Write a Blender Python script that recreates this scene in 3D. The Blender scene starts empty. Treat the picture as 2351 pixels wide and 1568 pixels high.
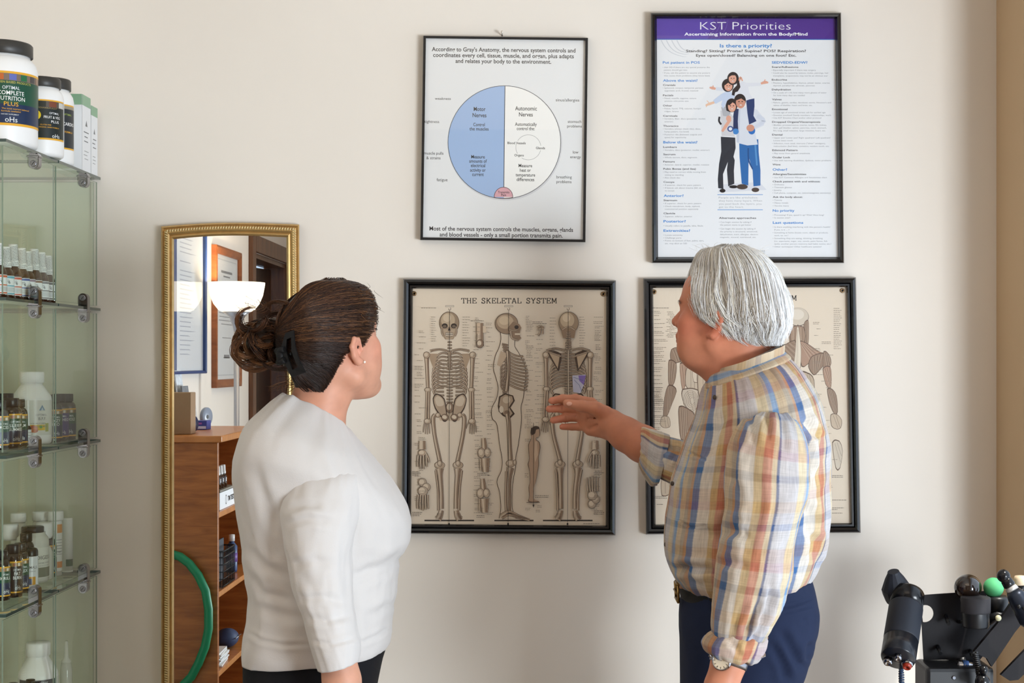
import bpy, bmesh, math, random
import numpy as np
from mathutils import Vector, Matrix
random.seed(7); RNG = np.random.default_rng(11)
SC = bpy.context.scene
COL = SC.collection
# ------------------------------------------------------------------ camera
F_PX, VPX, VPY, DIST, EYE = 3409.0, 1258.0, 830.0, 3.46, 1.50   # focal length in px of a 2351 px wide frame
cam_d = bpy.data.cameras.new('camera'); cam = bpy.data.objects.new('camera', cam_d); COL.objects.link(cam)
cam.location = (0, -DIST, EYE); cam.rotation_euler = (math.pi/2, 0, 0)
cam_d.sensor_width = 36.0; cam_d.lens = F_PX*36.0/2351.0
cam_d.shift_x = -(VPX-1175.5)/2351.0; cam_d.shift_y = (VPY-784.0)/2351.0
cam_d.clip_start = 0.05
SC.camera = cam
# ------------------------------------------------------------------ world, sun, daylight, exposure
SC.view_settings.view_transform = 'Standard'; SC.view_settings.look = 'None'
SC.view_settings.gamma = 1.0; SC.view_settings.use_curve_mapping = False
SC.view_settings.exposure = 0.0
world = bpy.data.worlds.new('sky'); SC.world = world; world.use_nodes = True
bg = world.node_tree.nodes['Background']; bg.inputs[0].default_value = (0.62, 0.78, 1.0, 1); bg.inputs[1].default_value = 1.1
def lamp(name, kind, loc, energy, color, rot=(0,0,0), **kw):
    d = bpy.data.lights.new(name, kind); d.energy = energy; d.color = color
    for k, v in kw.items(): setattr(d, k, v)
    o = bpy.data.objects.new(name, d); COL.objects.link(o); o.location = loc; o.rotation_euler = rot
    return o
XL, XR, YF, ZC = -1.455, 1.045, -5.6, 2.72      # room: left wall, right wall, front wall, ceiling
WIN = (-4.2, -0.215, 0.30, 2.40)                 # wide window in the right wall: y0, y1, z0, z1
day = lamp('daylight', 'AREA', (2.9, -4.5, 0.74), 214, (0.87, 0.94, 1.0), shape='RECTANGLE', size=1.4, size_y=1.1)   # sunlit ground outside the window
day.rotation_euler = (Vector((-0.9, 0, 1.35))-day.location).to_track_quat('-Z', 'Y').to_euler()
lamp('sky_light', 'AREA', (XR+0.23, -1.32, 1.12), 15, (0.80, 0.90, 1.0), (0, math.pi/2, 0), shape='RECTANGLE', size=1.6, size_y=2.3)   # sky seen through the window
sun = lamp('sun', 'SUN', (3, -4, 4), 9.0, (1.0, 0.95, 0.86), angle=0.009)
sun.rotation_euler = Vector((-0.42, 0.50, -1.60)).to_track_quat('-Z', 'Y').to_euler()
lamp('warm_fill', 'AREA', (-0.1, -3.1, ZC-0.03), 11, (1.0, 0.75, 0.50), (0, 0, 0), shape='RECTANGLE', size=1.6, size_y=2.2)  # added soft warm fill under the ceiling, without any fixture
SC.cycles.max_bounces = 10; SC.cycles.diffuse_bounces = 5; SC.cycles.glossy_bounces = 6
SC.cycles.transmission_bounces = 8; SC.cycles.transparent_max_bounces = 32
SC.cycles.caustics_reflective = False; SC.cycles.caustics_refractive = False
SC.cycles.use_denoising = True; SC.cycles.sample_clamp_indirect = 6.0

# ------------------------------------------------------------------ coordinates
def P(px, py, y):                                # photo pixel at room depth y -> point
    p = DIST+y
    return Vector(((px-VPX)/F_PX*p, y, EYE-(py-VPY)/F_PX*p))
def S(n, y): return n*(DIST+y)/F_PX              # n pixels at depth y, in metres
YM = -0.018                                      # plane of the mirror glass
def MX(px, py, p):                               # point seen in the mirror after a path of p metres
    return Vector(((px-VPX)/F_PX*p, 2*YM-(p-DIST), EYE-(py-VPY)/F_PX*p))
def lin(c):
    return tuple(((v/255.0)/12.92 if v/255.0 <= 0.04045 else ((v/255.0+0.055)/1.055)**2.4) for v in c[:3])
# ------------------------------------------------------------------ objects
def tag(o, label=None, cat=None, group=None, kind=None):
    if label: o['label'] = label
    if cat: o['category'] = cat
    if group: o['group'] = group
    if kind: o['kind'] = kind
    return o
def empty(name, loc, label=None, cat=None, group=None):
    o = bpy.data.objects.new(name, None); COL.objects.link(o); o.location = loc; o.empty_display_size = 0.05
    return tag(o, label, cat, group)
def link_mesh(name, me, mats, parent=None, origin=None):
    """vertices are in world space; the object's origin goes to `origin`"""
    if not isinstance(mats, (list, tuple)): mats = [mats]
    for m in mats: me.materials.append(m)
    o = bpy.data.objects.new(name, me); COL.objects.link(o)
    if origin is None and parent is None:
        n = len(me.vertices); co = np.empty(n*3); me.vertices.foreach_get('co', co); co = co.reshape(-1, 3)
        lo, hi = co.min(0), co.max(0); origin = Vector(((lo[0]+hi[0])/2, (lo[1]+hi[1])/2, lo[2]))
    base = Vector(origin) if origin is not None else Vector((0, 0, 0))
    if parent is not None:
        q = parent; w = Vector((0, 0, 0))
        while q is not None: w += q.location; q = q.parent
        me.transform(Matrix.Translation(-(w+base if origin is not None and False else w)))
        o.parent = parent
    else:
        me.transform(Matrix.Translation(-base)); o.location = base
    return o
def mesh_np(verts, faces, smooth=True):
    me = bpy.data.meshes.new('m'); me.from_pydata([tuple(v) for v in verts], [], [tuple(f) for f in faces]); me.update()
    if smooth: me.polygons.foreach_set('use_smooth', np.ones(len(me.polygons), dtype=bool))
    return me
class MB:
    """collects shapes into one mesh"""
    def __init__(s): s.v = []; s.f = []; s.m = []; s.sm = []
    def add(s, vs, fs, mi=0, smooth=False):
        b = len(s.v); s.v += [tuple(v) for v in vs]
        for f in fs: s.f.append(tuple(b+i for i in f)); s.m.append(mi); s.sm.append(smooth)
        return s
    def box(s, c, d, mi=0, rot=None, bev=0.0):
        bm = bmesh.new(); bmesh.ops.create_cube(bm, size=1.0); bmesh.ops.scale(bm, vec=d, verts=bm.verts)
        if bev > 0: bmesh.ops.bevel(bm, geom=list(bm.edges), offset=bev, segments=2, affect='EDGES', profile=0.6)
        M = Matrix.Translation(c) @ (rot.to_4x4() if rot is not None else Matrix.Identity(4))
        bm.transform(M); bm.verts.ensure_lookup_table(); bm.verts.index_update()
        s.add([v.co.copy() for v in bm.verts], [[v.index for v in f.verts] for f in bm.faces], mi, False); bm.free(); return s
    def lathe(s, c, prof, n=32, mi=0, axis=(0,0,1), a0=0.0, smooth=True, mis=None):
        q = Vector(axis).to_track_quat('Z', 'Y').to_matrix(); c = Vector(c); vs = []; fs = []; k = len(prof)
        for (r, h) in prof:
            for i in range(n):
                a = a0+2*math.pi*i/n; vs.append(c+q@Vector((r*math.cos(a), r*math.sin(a), h)))
        b = len(s.v); s.v += [tuple(v) for v in vs]
        for j in range(k-1):
            for i in range(n):
                s.f.append((b+j*n+i, b+j*n+(i+1)%n, b+(j+1)*n+(i+1)%n, b+(j+1)*n+i)); s.m.append(mis[j] if mis else mi); s.sm.append(smooth)
        if prof[0][0] > 1e-6: s.f.append(tuple(b+i for i in reversed(range(n)))); s.m.append(mis[0] if mis else mi); s.sm.append(False)
        if prof[-1][0] > 1e-6: s.f.append(tuple(b+(k-1)*n+i for i in range(n))); s.m.append(mis[-1] if mis else mi); s.sm.append(False)
        return s
    def tube(s, pts, r, n=8, mi=0, closed=False, cap=True):
        pts = [Vector(p) for p in pts]; k = len(pts); rs = r if isinstance(r, (list, tuple)) else [r]*k
        up = None; b = len(s.v)
        for j, p in enumerate(pts):
            if closed: t = pts[(j+1) % k]-pts[j-1]
            else: t = pts[min(j+1, k-1)]-pts[max(j-1, 0)]
            t.normalize()
            if up is None:
                up = t.orthogonal().normalized()
            up = (up-t*up.dot(t)).normalized(); sd = t.cross(up)
            for i in range(n):
                a = 2*math.pi*i/n; s.v.append(tuple(p+(up*math.cos(a)+sd*math.sin(a))*rs[j]))
        for j in range(k if closed else k-1):
            j2 = (j+1) % k
            for i in range(n):
                s.f.append((b+j*n+i, b+j*n+(i+1) % n, b+j2*n+(i+1) % n, b+j2*n+i)); s.m.append(mi); s.sm.append(True)
        if cap and not closed:
            s.f.append(tuple(b+i for i in reversed(range(n)))); s.m.append(mi); s.sm.append(False)
            s.f.append(tuple(b+(k-1)*n+i for i in range(n))); s.m.append(mi); s.sm.append(False)
        return s
    def sphere(s, c, r, mi=0, nu=20, nv=12):
        rr = r if isinstance(r, (list, tuple)) else (r, r, r); vs = []; fs = []
        for j in range(nv+1):
            ph = math.pi*j/nv
            for i in range(nu):
                th = 2*math.pi*i/nu; vs.append((c[0]+rr[0]*math.sin(ph)*math.cos(th), c[1]+rr[1]*math.sin(ph)*math.sin(th), c[2]+rr[2]*math.cos(ph)))
        for j in range(nv):
            for i in range(nu): fs.append((j*nu+i, (j+1)*nu+i, (j+1)*nu+(i+1) % nu, j*nu+(i+1) % nu))
        return s.add(vs, fs, mi, True)
    def prism(s, pts, y0, y1, mi=0):
        """outline in (x, z) extruded along y"""
        n = len(pts); vs = [(p[0], y0, p[1]) for p in pts]+[(p[0], y1, p[1]) for p in pts]
        fs = [tuple(range(n)), tuple(reversed(range(n, 2*n)))]+[(i, i+n, (i+1) % n+n, (i+1) % n) for i in range(n)]
        return s.add(vs, fs, mi)
    def extrude(s, pts, d, mi=0):
        """closed outline of 3D points pushed along d"""
        n = len(pts); d = Vector(d); vs = [Vector(p) for p in pts]+[Vector(p)+d for p in pts]
        fs = [tuple(range(n)), tuple(reversed(range(n, 2*n)))]+[(i, i+n, (i+1) % n+n, (i+1) % n) for i in range(n)]
        return s.add(vs, fs, mi)
    def build(s, name, mats, parent=None, origin=None):
        me = bpy.data.meshes.new(name); me.from_pydata(s.v, [], s.f); me.update()
        me.polygons.foreach_set('material_index', np.array(s.m, dtype=np.int32)); me.polygons.foreach_set('use_smooth', np.array(s.sm, dtype=bool))
        bm = bmesh.new(); bm.from_mesh(me); bmesh.ops.recalc_face_normals(bm, faces=bm.faces); bm.to_mesh(me); bm.free()
        return link_mesh(name, me, mats, parent, origin)
# ------------------------------------------------------------------ materials
MAT = {}
def mat(name, rgb=(200,200,200), rough=0.5, metal=0.0, spec=0.5, trans=0.0, ior=1.45, emit=None, es=0.0, sss=0.0, coat=0.0, noise=None, bump=None, sheen=0.0, attr=None, alpha=None):
    """noise=(scale, amount): albedo mottling; bump=(scale, strength, distance); attr: colour attribute of the print"""
    if name in MAT: return MAT[name]
    m = bpy.data.materials.new(name); m.use_nodes = True; nt = m.node_tree; b = nt.nodes['Principled BSDF']
    c = lin(rgb); b.inputs['Base Color'].default_value = (*c, 1); b.inputs['Roughness'].default_value = rough
    b.inputs['Metallic'].default_value = metal; b.inputs['Specular IOR Level'].default_value = spec
    b.inputs['Transmission Weight'].default_value = trans; b.inputs['IOR'].default_value = ior
    b.inputs['Coat Weight'].default_value = coat; b.inputs['Sheen Weight'].default_value = sheen
    if sss > 0:
        b.inputs['Subsurface Weight'].default_value = sss; b.inputs['Subsurface Radius'].default_value = (0.010, 0.004, 0.002); b.inputs['Subsurface Scale'].default_value = 1.0
    if emit: b.inputs['Emission Color'].default_value = (*lin(emit), 1); b.inputs['Emission Strength'].default_value = es
    tc = nt.nodes.new('ShaderNodeTexCoord')
    if attr:
        a = nt.nodes.new('ShaderNodeAttribute'); a.attribute_name = attr; nt.links.new(a.outputs['Color'], b.inputs['Base Color'])
    if noise:
        n = nt.nodes.new('ShaderNodeTexNoise'); n.inputs['Scale'].default_value = noise[0]; n.inputs['Detail'].default_value = 6
        nt.links.new(tc.outputs['Object'], n.inputs['Vector'])
        mx = nt.nodes.new('ShaderNodeMix'); mx.data_type = 'RGBA'; mx.blend_type = 'MULTIPLY'; mx.inputs['Factor'].default_value = 1.0
        mr = nt.nodes.new('ShaderNodeMapRange'); mr.inputs['From Min'].default_value = 0.3; mr.inputs['From Max'].default_value = 0.7
        mr.inputs['To Min'].default_value = 1-noise[1]; mr.inputs['To Max'].default_value = 1+noise[1]*0.5
        nt.links.new(n.outputs['Fac'], mr.inputs['Value'])
        if attr: nt.links.new(a.outputs['Color'], mx.inputs['A'])
        else: mx.inputs['A'].default_value = (*c, 1)
        nt.links.new(mr.outputs['Result'], mx.inputs['B']); nt.links.new(mx.outputs['Result'], b.inputs['Base Color'])
    if bump:
        n2 = nt.nodes.new('ShaderNodeTexNoise'); n2.inputs['Scale'].default_value = bump[0]; n2.inputs['Detail'].default_value = 4
        nt.links.new(tc.outputs['Object'], n2.inputs['Vector'])
        bp = nt.nodes.new('ShaderNodeBump'); bp.inputs['Strength'].default_value = bump[1]; bp.inputs['Distance'].default_value = bump[2]
        nt.links.new(n2.outputs['Fac'], bp.inputs['Height']); nt.links.new(bp.outputs['Normal'], b.inputs['Normal'])
    MAT[name] = m; return m
def wood_mat(name, a, bcol, scale=(1,1,12), rough=0.4):
    if name in MAT: return MAT[name]
    m = mat(name, a, rough, coat=0.15); nt = m.node_tree; b = nt.nodes['Principled BSDF']
    tc = nt.nodes.new('ShaderNodeTexCoord'); mp = nt.nodes.new('ShaderNodeMapping'); mp.inputs['Scale'].default_value = scale
    n = nt.nodes.new('ShaderNodeTexNoise'); n.inputs['Scale'].default_value = 4; n.inputs['Detail'].default_value = 8; n.inputs['Distortion'].default_value = 0.6
    r = nt.nodes.new('ShaderNodeValToRGB'); r.color_ramp.elements[0].position = 0.32; r.color_ramp.elements[1].position = 0.68
    r.color_ramp.elements[0].color = (*lin(bcol), 1); r.color_ramp.elements[1].color = (*lin(a), 1)
    nt.links.new(tc.outputs['Object'], mp.inputs['Vector']); nt.links.new(mp.outputs['Vector'], n.inputs['Vector'])
    nt.links.new(n.outputs['Fac'], r.inputs['Fac']); nt.links.new(r.outputs['Color'], b.inputs['Base Color'])
    return m
def pane_mat(name, tint=(1,1,1), gloss=1.0, rough=0.02):
    """a thin clear sheet: straight-through light with a mirror coat that follows Fresnel"""
    if name in MAT: return MAT[name]
    m = bpy.data.materials.new(name); m.use_nodes = True; nt = m.node_tree; nt.nodes.clear()
    out = nt.nodes.new('ShaderNodeOutputMaterial'); t = nt.nodes.new('ShaderNodeBsdfTransparent'); g = nt.nodes.new('ShaderNodeBsdfGlossy')
    t.inputs[0].default_value = (*tint, 1); g.inputs['Roughness'].default_value = rough; g.inputs[0].default_value = (gloss, gloss, gloss, 1)
    fr = nt.nodes.new('ShaderNodeFresnel'); geo = nt.nodes.new('ShaderNodeNewGeometry'); io = nt.nodes.new('ShaderNodeMapRange'); io.inputs['To Min'].default_value = 1.5; io.inputs['To Max'].default_value = 1/1.5
    nt.links.new(geo.outputs['Backfacing'], io.inputs['Value']); nt.links.new(io.outputs['Result'], fr.inputs['IOR'])   # same reflection from both faces of the sheet
    mx = nt.nodes.new('ShaderNodeMixShader')
    nt.links.new(fr.outputs[0], mx.inputs[0]); nt.links.new(t.outputs[0], mx.inputs[1]); nt.links.new(g.outputs[0], mx.inputs[2]); nt.links.new(mx.outputs[0], out.inputs[0])
    MAT[name] = m; return m
def bare_pane(name, tint):
    m = bpy.data.materials.new(name); m.use_nodes = True; nt = m.node_tree; nt.nodes.clear(); out = nt.nodes.new('ShaderNodeOutputMaterial'); t = nt.nodes.new('ShaderNodeBsdfTransparent')
    t.inputs[0].default_value = (*tint, 1); nt.links.new(t.outputs[0], out.inputs[0]); return m
M_BLACK = mat('black_plastic', (18,18,20), 0.42); M_CHROME = mat('chrome', (158,158,162), 0.10, 1.0)
M_WHITE = mat('white_plastic', (236,236,234), 0.38); M_STEEL = mat('brushed_steel', (150,150,155), 0.32, 1.0)
M_PRINT = mat('printed_paper', attr='Col', rough=0.6, spec=0.3)
M_LABEL = mat('printed_label', attr='Col', rough=0.32)
M_PANE = pane_mat('picture_glass', gloss=0.75)
# ------------------------------------------------------------------ the room
M_WALL = mat('cream_wall_paint', (232,224,213), 0.78, spec=0.25, noise=(1.6, 0.035), bump=(55, 0.10, 0.002))
M_CEIL = mat('ceiling_paint', (238,233,224), 0.9, spec=0.1)
M_FLOOR = mat('carpet', (150,128,104), 0.95, spec=0.1, noise=(180, 0.25), bump=(300, 0.4, 0.003))
M_TRIM = wood_mat('dark_trim_wood', (112,72,44), (78,46,26), (8,8,1), 0.35)
T = 0.20
def struct(name, mb, m, kind='structure'): return tag(mb.build(name, m), kind=kind)
struct('wall_back', MB().box(((XL+XR)/2, 0.06, ZC/2), (XR-XL+2*T, 0.12, ZC)), M_WALL)
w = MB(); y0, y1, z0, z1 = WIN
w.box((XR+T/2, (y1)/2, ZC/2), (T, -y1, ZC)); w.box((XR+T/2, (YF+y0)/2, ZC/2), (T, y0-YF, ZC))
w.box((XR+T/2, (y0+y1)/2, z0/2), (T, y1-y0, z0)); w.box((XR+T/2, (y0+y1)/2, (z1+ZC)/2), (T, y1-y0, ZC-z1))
struct('wall_right', w, mat('shaded_wall_tan', (200,172,138), 0.8, spec=0.2, noise=(1.6, 0.04)))  # shade on this side wall is put into its darker tan colour
DY0, DY1, DZ = MX(655, 0, 8.25).y, MX(579, 0, 7.30).y, 2.04      # door opening in the left wall
w = MB(); w.box((XL-0.06, DY1/2, ZC/2), (0.12, -DY1, ZC)); w.box((XL-0.06, (YF+DY0)/2, ZC/2), (0.12, DY0-YF, ZC))
w.box((XL-0.06, (DY0+DY1)/2, (DZ+ZC)/2), (0.12, DY1-DY0, ZC-DZ))
struct('wall_left', w, M_WALL)
struct('wall_front', MB().box(((XL+XR)/2, YF-0.06, ZC/2), (XR-XL+2*T, 0.12, ZC)), M_WALL)
struct('floor', MB().box(((XL+XR)/2-0.9, YF/2, -0.05), (XR-XL+2*T+1.8, -YF+0.24, 0.10)), M_FLOOR)
struct('ceiling', MB().box(((XL+XR)/2-0.9, YF/2, ZC+0.05), (XR-XL+2*T+1.8, -YF+0.24, 0.10)), M_CEIL)
struct('wall_hallway', MB().box((XL-1.45, (DY0+DY1)/2-0.2, ZC/2), (0.1, 3.4, ZC)), M_WALL)
struct('baseboard_back', MB().box(((XL+XR)/2, -0.008, 0.06), (XR-XL, 0.016, 0.12), bev=0.003), M_TRIM)
struct('baseboard_right', MB().box((XR-0.008, YF/2, 0.06), (0.016, -YF-0.04, 0.12), bev=0.003), M_TRIM)
lamp('hallway_light', 'POINT', (XL-0.8, DY1-0.2, 2.3), 22, (1.0, 0.9, 0.75), shadow_soft_size=0.12)
# window in the right wall
M_WINF = mat('window_white_paint', (235,233,228), 0.45)
wf = MB()
for yy in (y0+0.025, y1-0.025): wf.box((XR+T-0.05, yy, (z0+z1)/2), (0.05, 0.05, z1-z0), bev=0.004)
for zz in (z0+0.025, z1-0.025): wf.box((XR+T-0.05, (y0+y1)/2, zz), (0.046, y1-y0, 0.05), bev=0.004)
win = struct('window_1', wf, M_WINF)
pn = MB().box((XR+T-0.05, (y0+y1)/2, (z0+z1)/2), (0.004, y1-y0-0.02, z1-z0-0.02)); pn.build('window_pane', pane_mat('window_glass'), win)
MB().box((XR+0.06, (y0+y1)/2, z0+0.012), (0.20, y1-y0-0.01, 0.024), bev=0.004).build('window_sill', M_WINF, win)
# door in the left wall, with its casing
dm = MB(); cw = 0.085
for yy in (DY1+cw/2, DY0-cw/2): dm.box((XL+0.011, yy, (DZ+cw)/2), (0.022, cw, DZ+cw), bev=0.004)
dm.box((XL+0.011, (DY0+DY1)/2, DZ+cw/2), (0.022, DY1-DY0, cw-0.002), bev=0.004)
for yy in (DY1-0.012, DY0+0.012): dm.box((XL-0.06, yy, DZ/2), (0.12, 0.024, DZ))
dm.box((XL-0.06, (DY0+DY1)/2, DZ-0.012), (0.118, DY1-DY0-0.05, 0.024))
door = struct('door_1', dm, M_TRIM)
M_DOOR = wood_mat('dark_door_wood', (70,42,24), (44,24,13), (6,6,1), 0.3)
leaf = MB(); LW = (DY1-DY0)-0.06; ang = math.radians(13)
rot = Matrix.Rotation(ang, 3, 'Z')
hinge = Vector((XL-0.10, DY0+0.03, 0))
leaf.box(hinge+rot@Vector((0, LW/2, DZ/2-0.01)), (0.04, LW, DZ-0.045), rot=rot, bev=0.003)
for (zz, hh) in ((1.52, 0.80), (0.55, 0.85)):
    leaf.box(hinge+rot@Vector((0.021, LW*0.5, zz)), (0.012, LW*0.60, hh), rot=rot, bev=0.005)
leaf.build('door_leaf', M_DOOR, door)
hd = MB(); hp = hinge+rot@Vector((0.03, LW-0.10, 1.69)); hd.box(hp, (0.012, 0.045, 0.10), rot=rot, bev=0.003)
hp2 = hinge+rot@Vector((0.03, LW-0.06, 1.02)); hd.lathe(hp2, [(0.012,0),(0.012,0.03),(0.027,0.04),(0.029,0.055),(0.018,0.07),(0.0,0.073)], 20, axis=(1,0,0))
hd.build('door_handle', mat('brass', (190,150,60), 0.3, 1.0), door)
# ------------------------------------------------------------------ flat print: inks laid on a sheet
_TXT = {}
def glyphs(s, bold=0.0, res=3):
    k = (s, bold, res)
    if k in _TXT: return _TXT[k]
    cu = bpy.data.curves.new('t', 'FONT'); cu.body = s; cu.size = 1.0; cu.offset = bold; cu.resolution_u = res
    o = bpy.data.objects.new('t', cu); COL.objects.link(o)
    dg = bpy.context.evaluated_depsgraph_get(); dg.update(); me = o.evaluated_get(dg).to_mesh(); me.calc_loop_triangles()
    n = len(me.vertices); co = np.empty(n*3); me.vertices.foreach_get('co', co); co = co.reshape(-1, 3)[:, :2].copy()
    t = np.empty(len(me.loop_triangles)*3, dtype=np.int32); me.loop_triangles.foreach_get('vertices', t); t = t.reshape(-1, 3).copy()
    bpy.data.objects.remove(o); bpy.data.curves.remove(cu)
    _TXT[k] = (co, t); return _TXT[k]
CAP = None
SLAB = {  # slab letters as strokes in a 0..1 x 0..1 cell, with their widths; serif bars are added below
 'T': (0.95, [[(.47,0),(.47,1)],[(.03,.95),(.92,.95)],[(.03,.72),(.03,1)],[(.92,.72),(.92,1)],[(.28,.04),(.66,.04)]]),
 'H': (1.0, [[(.18,0),(.18,1)],[(.80,0),(.80,1)],[(.18,.5),(.80,.5)],[(.02,.04),(.34,.04)],[(.02,.96),(.34,.96)],[(.64,.04),(.96,.04)],[(.64,.96),(.96,.96)]]),
 'E': (0.9, [[(.18,0),(.18,1)],[(.03,.04),(.84,.04)],[(.03,.96),(.82,.96)],[(.18,.52),(.58,.52)],[(.84,.0),(.84,.28)],[(.82,.72),(.82,1)],[(.58,.38),(.58,.66)]]),
 'S': (0.85, [[(.72,.74),(.70,.88),(.55,.96),(.36,.97),(.18,.90),(.12,.76),(.20,.62),(.40,.53),(.60,.45),(.72,.33),(.70,.15),(.55,.04),(.36,.03),(.18,.10),(.10,.26)],[(.72,.68),(.72,1)],[(.10,.0),(.10,.32)]]),
 'K': (1.0, [[(.18,0),(.18,1)],[(.80,.96),(.22,.42)],[(.40,.58),(.82,.04)],[(.02,.04),(.34,.04)],[(.02,.96),(.34,.96)],[(.64,.04),(.98,.04)],[(.62,.96),(.96,.96)]]),
 'L': (0.85, [[(.18,0),(.18,1)],[(.02,.04),(.80,.04)],[(.80,.0),(.80,.34)],[(.02,.96),(.36,.96)]]),
 'A': (1.0, [[(.12,.0),(.46,1)],[(.50,1),(.88,0)],[(.25,.34),(.74,.34)],[(.0,.04),(.30,.04)],[(.70,.04),(1.0,.04)]]),
 'Y': (1.0, [[(.12,1),(.48,.48)],[(.86,1),(.48,.48)],[(.48,.48),(.48,0)],[(.0,.96),(.28,.96)],[(.70,.96),(.98,.96)],[(.30,.04),(.66,.04)]]),
 'M': (1.15, [[(.17,0),(.17,1)],[(.19,1),(.55,.2)],[(.55,.2),(.92,1)],[(.94,0),(.94,1)],[(.02,.04),(.32,.04)],[(.02,.96),(.24,.96)],[(.88,.96),(1.09,.96)],[(.79,.04),(1.09,.04)]]),
 'U': (1.0, [[(.18,1),(.18,.25),(.30,.05),(.50,.02),(.68,.05),(.80,.25),(.80,1)],[(.02,.96),(.34,.96)],[(.64,.96),(.96,.96)]]),
 'C': (0.9, [[(.78,.70),(.70,.90),(.50,.97),(.28,.90),(.14,.65),(.14,.35),(.28,.10),(.50,.03),(.70,.10),(.80,.28)],[(.78,.66),(.78,1)]]),
 'R': (1.0, [[(.18,0),(.18,1)],[(.18,.96),(.60,.96),(.76,.86),(.76,.64),(.60,.52),(.18,.50)],[(.50,.50),(.84,.04)],[(.02,.04),(.34,.04)],[(.74,.04),(.98,.04)]]),
 ' ': (0.75, [])}
class Canvas:
    """vertices are given in photo pixels and laid on a sheet by `place(px, py, lift)`"""
    def __init__(s, place, step=8e-6): s.place = place; s.v = []; s.f = []; s.c = []; s.lift = 0.0; s.step = step
    def up(s): s.lift += s.step
    def tris(s, pts, faces, col):
        b = len(s.v); c = lin(col)
        for p in pts: s.v.append(s.place(p[0], p[1], s.lift)); s.c.append(c)
        for f in faces: s.f.append(tuple(b+int(i) for i in f))
    def poly(s, pts, col, up=True, smooth=0):
        if smooth:                                    # round the outline off
            a = np.array(pts, float); k = len(a); pts = []
            for i in range(k):
                p0, p1, p2, p3 = a[i-1], a[i], a[(i+1) % k], a[(i+2) % k]
                for j in range(smooth): u = j/smooth; pts.append(tuple(0.5*((2*p1)+(-p0+p2)*u*.8+(2*p0*.8-4.4*p1-.2*p1*0+3.8*p2*.9474-p3*.8)*u*u+(-p0*.8+2.4*p1+.0*p2-2.4*p2+.8*p3)*u**3)) if False else tuple((1-u)*p1+u*p2+0.11*math.sin(math.pi*u)*((p1-p0)*(1-u)-(p3-p2)*u)))
        if up: s.up()
        from mathutils.geometry import tessellate_polygon
        t = tessellate_polygon([[Vector((p[0], p[1], 0)) for p in pts]]); s.tris(pts, t, col)
    def rect(s, x0, y0, x1, y1, col): s.poly([(x0,y0),(x1,y0),(x1,y1),(x0,y1)], col)
    def ellipse(s, cx, cy, rx, ry, col, a0=0, a1=360, n=40, up=True):
        pts = [(cx+rx*math.cos(math.radians(a0+(a1-a0)*i/n)), cy+ry*math.sin(math.radians(a0+(a1-a0)*i/n))) for i in range(n+1)]
        if up: s.up()
        s.tris([(cx, cy)]+pts, [(0, i+1, i+2) for i in range(n)], col)
    def stroke(s, pts, w, col, up=False, smooth=0):
        """w: one width or one per point (px)"""
        if up: s.up()
        pts = [np.array(p, float) for p in pts]; k = len(pts); ws = list(w) if isinstance(w, (list, tuple)) else [w]*k
        if smooth:
            a = np.array(pts); ts = np.linspace(0, k-1, (k-1)*smooth+1); pts2 = []; ws2 = []
            for t in ts:
                i = min(int(t), k-2); u = t-i; p0, p1, p2, p3 = a[max(i-1,0)], a[i], a[i+1], a[min(i+2,k-1)]
                pts2.append(0.5*((2*p1)+(-p0+p2)*u+(2*p0-5*p1+4*p2-p3)*u*u+(-p0+3*p1-3*p2+p3)*u**3)); ws2.append(ws[i]*(1-u)+ws[i+1]*u)
            pts, ws, k = pts2, ws2, len(pts2)
        vs = []
        for i, p in enumerate(pts):
            t = pts[min(i+1,k-1)]-pts[max(i-1,0)]; L = math.hypot(*t) or 1.0; n = np.array((-t[1], t[0]))/L
            vs += [p+n*ws[i]/2, p-n*ws[i]/2]
        s.tris(vs, [f for i in range(k-1) for f in ((2*i, 2*i+1, 2*i+3), (2*i, 2*i+3, 2*i+2))], col)
    def ring(s, cx, cy, rx, ry, w, col, a0=0, a1=360, n=72):
        s.up(); s.stroke([(cx+rx*math.cos(math.radians(a0+(a1-a0)*i/n)), cy+ry*math.sin(math.radians(a0+(a1-a0)*i/n))) for i in range(n+1)], w, col)
    def text(s, t, x, y, cap, col, width=None, align='l', bold=0.0, cond=1.0, res=3, slope=0.0, ital=0.0):
        """baseline at y, capitals `cap` px high"""
        global CAP
        if CAP is None: CAP = float(glyphs('H')[0][:, 1].max())
        co, tr = glyphs(t, bold, res)
        if len(co) == 0: return
        k = cap/CAP; x0, x1 = co[:, 0].min(), co[:, 0].max(); w = (x1-x0)*k*cond; sx = k*cond
        if width: sx = width/(x1-x0); w = width
        ox = x-{'l': 0, 'c': w/2, 'r': w}[align]
        X = ox+(co[:, 0]-x0)*sx; Y = y-co[:, 1]*k
        if ital: X = X+co[:, 1]*k*ital
        s.tris(np.stack([X, Y+(X-x)*slope], 1), tr, col)
    def slab(s, t, x, y, cap, width, col, sw=0.15):
        tot = sum(SLAB[ch][0]+0.12 for ch in t); k = width/tot; cx = x; s.up()
        for ch in t:
            wd, st = SLAB[ch]
            for q in st: s.stroke([(cx+p[0]*k, y-p[1]*cap) for p in q], [sw*cap*(0.62 if (len(q) == 2 and abs(q[0][1]-q[1][1]) < .05) else 1.0)]*len(q), col)
            cx += (wd+0.12)*k
    def build(s, name, m, parent, thick=0.0):
        me = bpy.data.meshes.new(name); me.from_pydata([tuple(v) for v in s.v], [], s.f); me.update()
        ca = me.color_attributes.new('Col', 'FLOAT_COLOR', 'POINT')
        ca.data.foreach_set('color', np.array([(*c, 1.0) for c in s.c], dtype=np.float32).ravel())
        return link_mesh(name, me, m, parent)
def plane_place(y): return lambda px, py, lift: P(px, py, y-lift)
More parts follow.
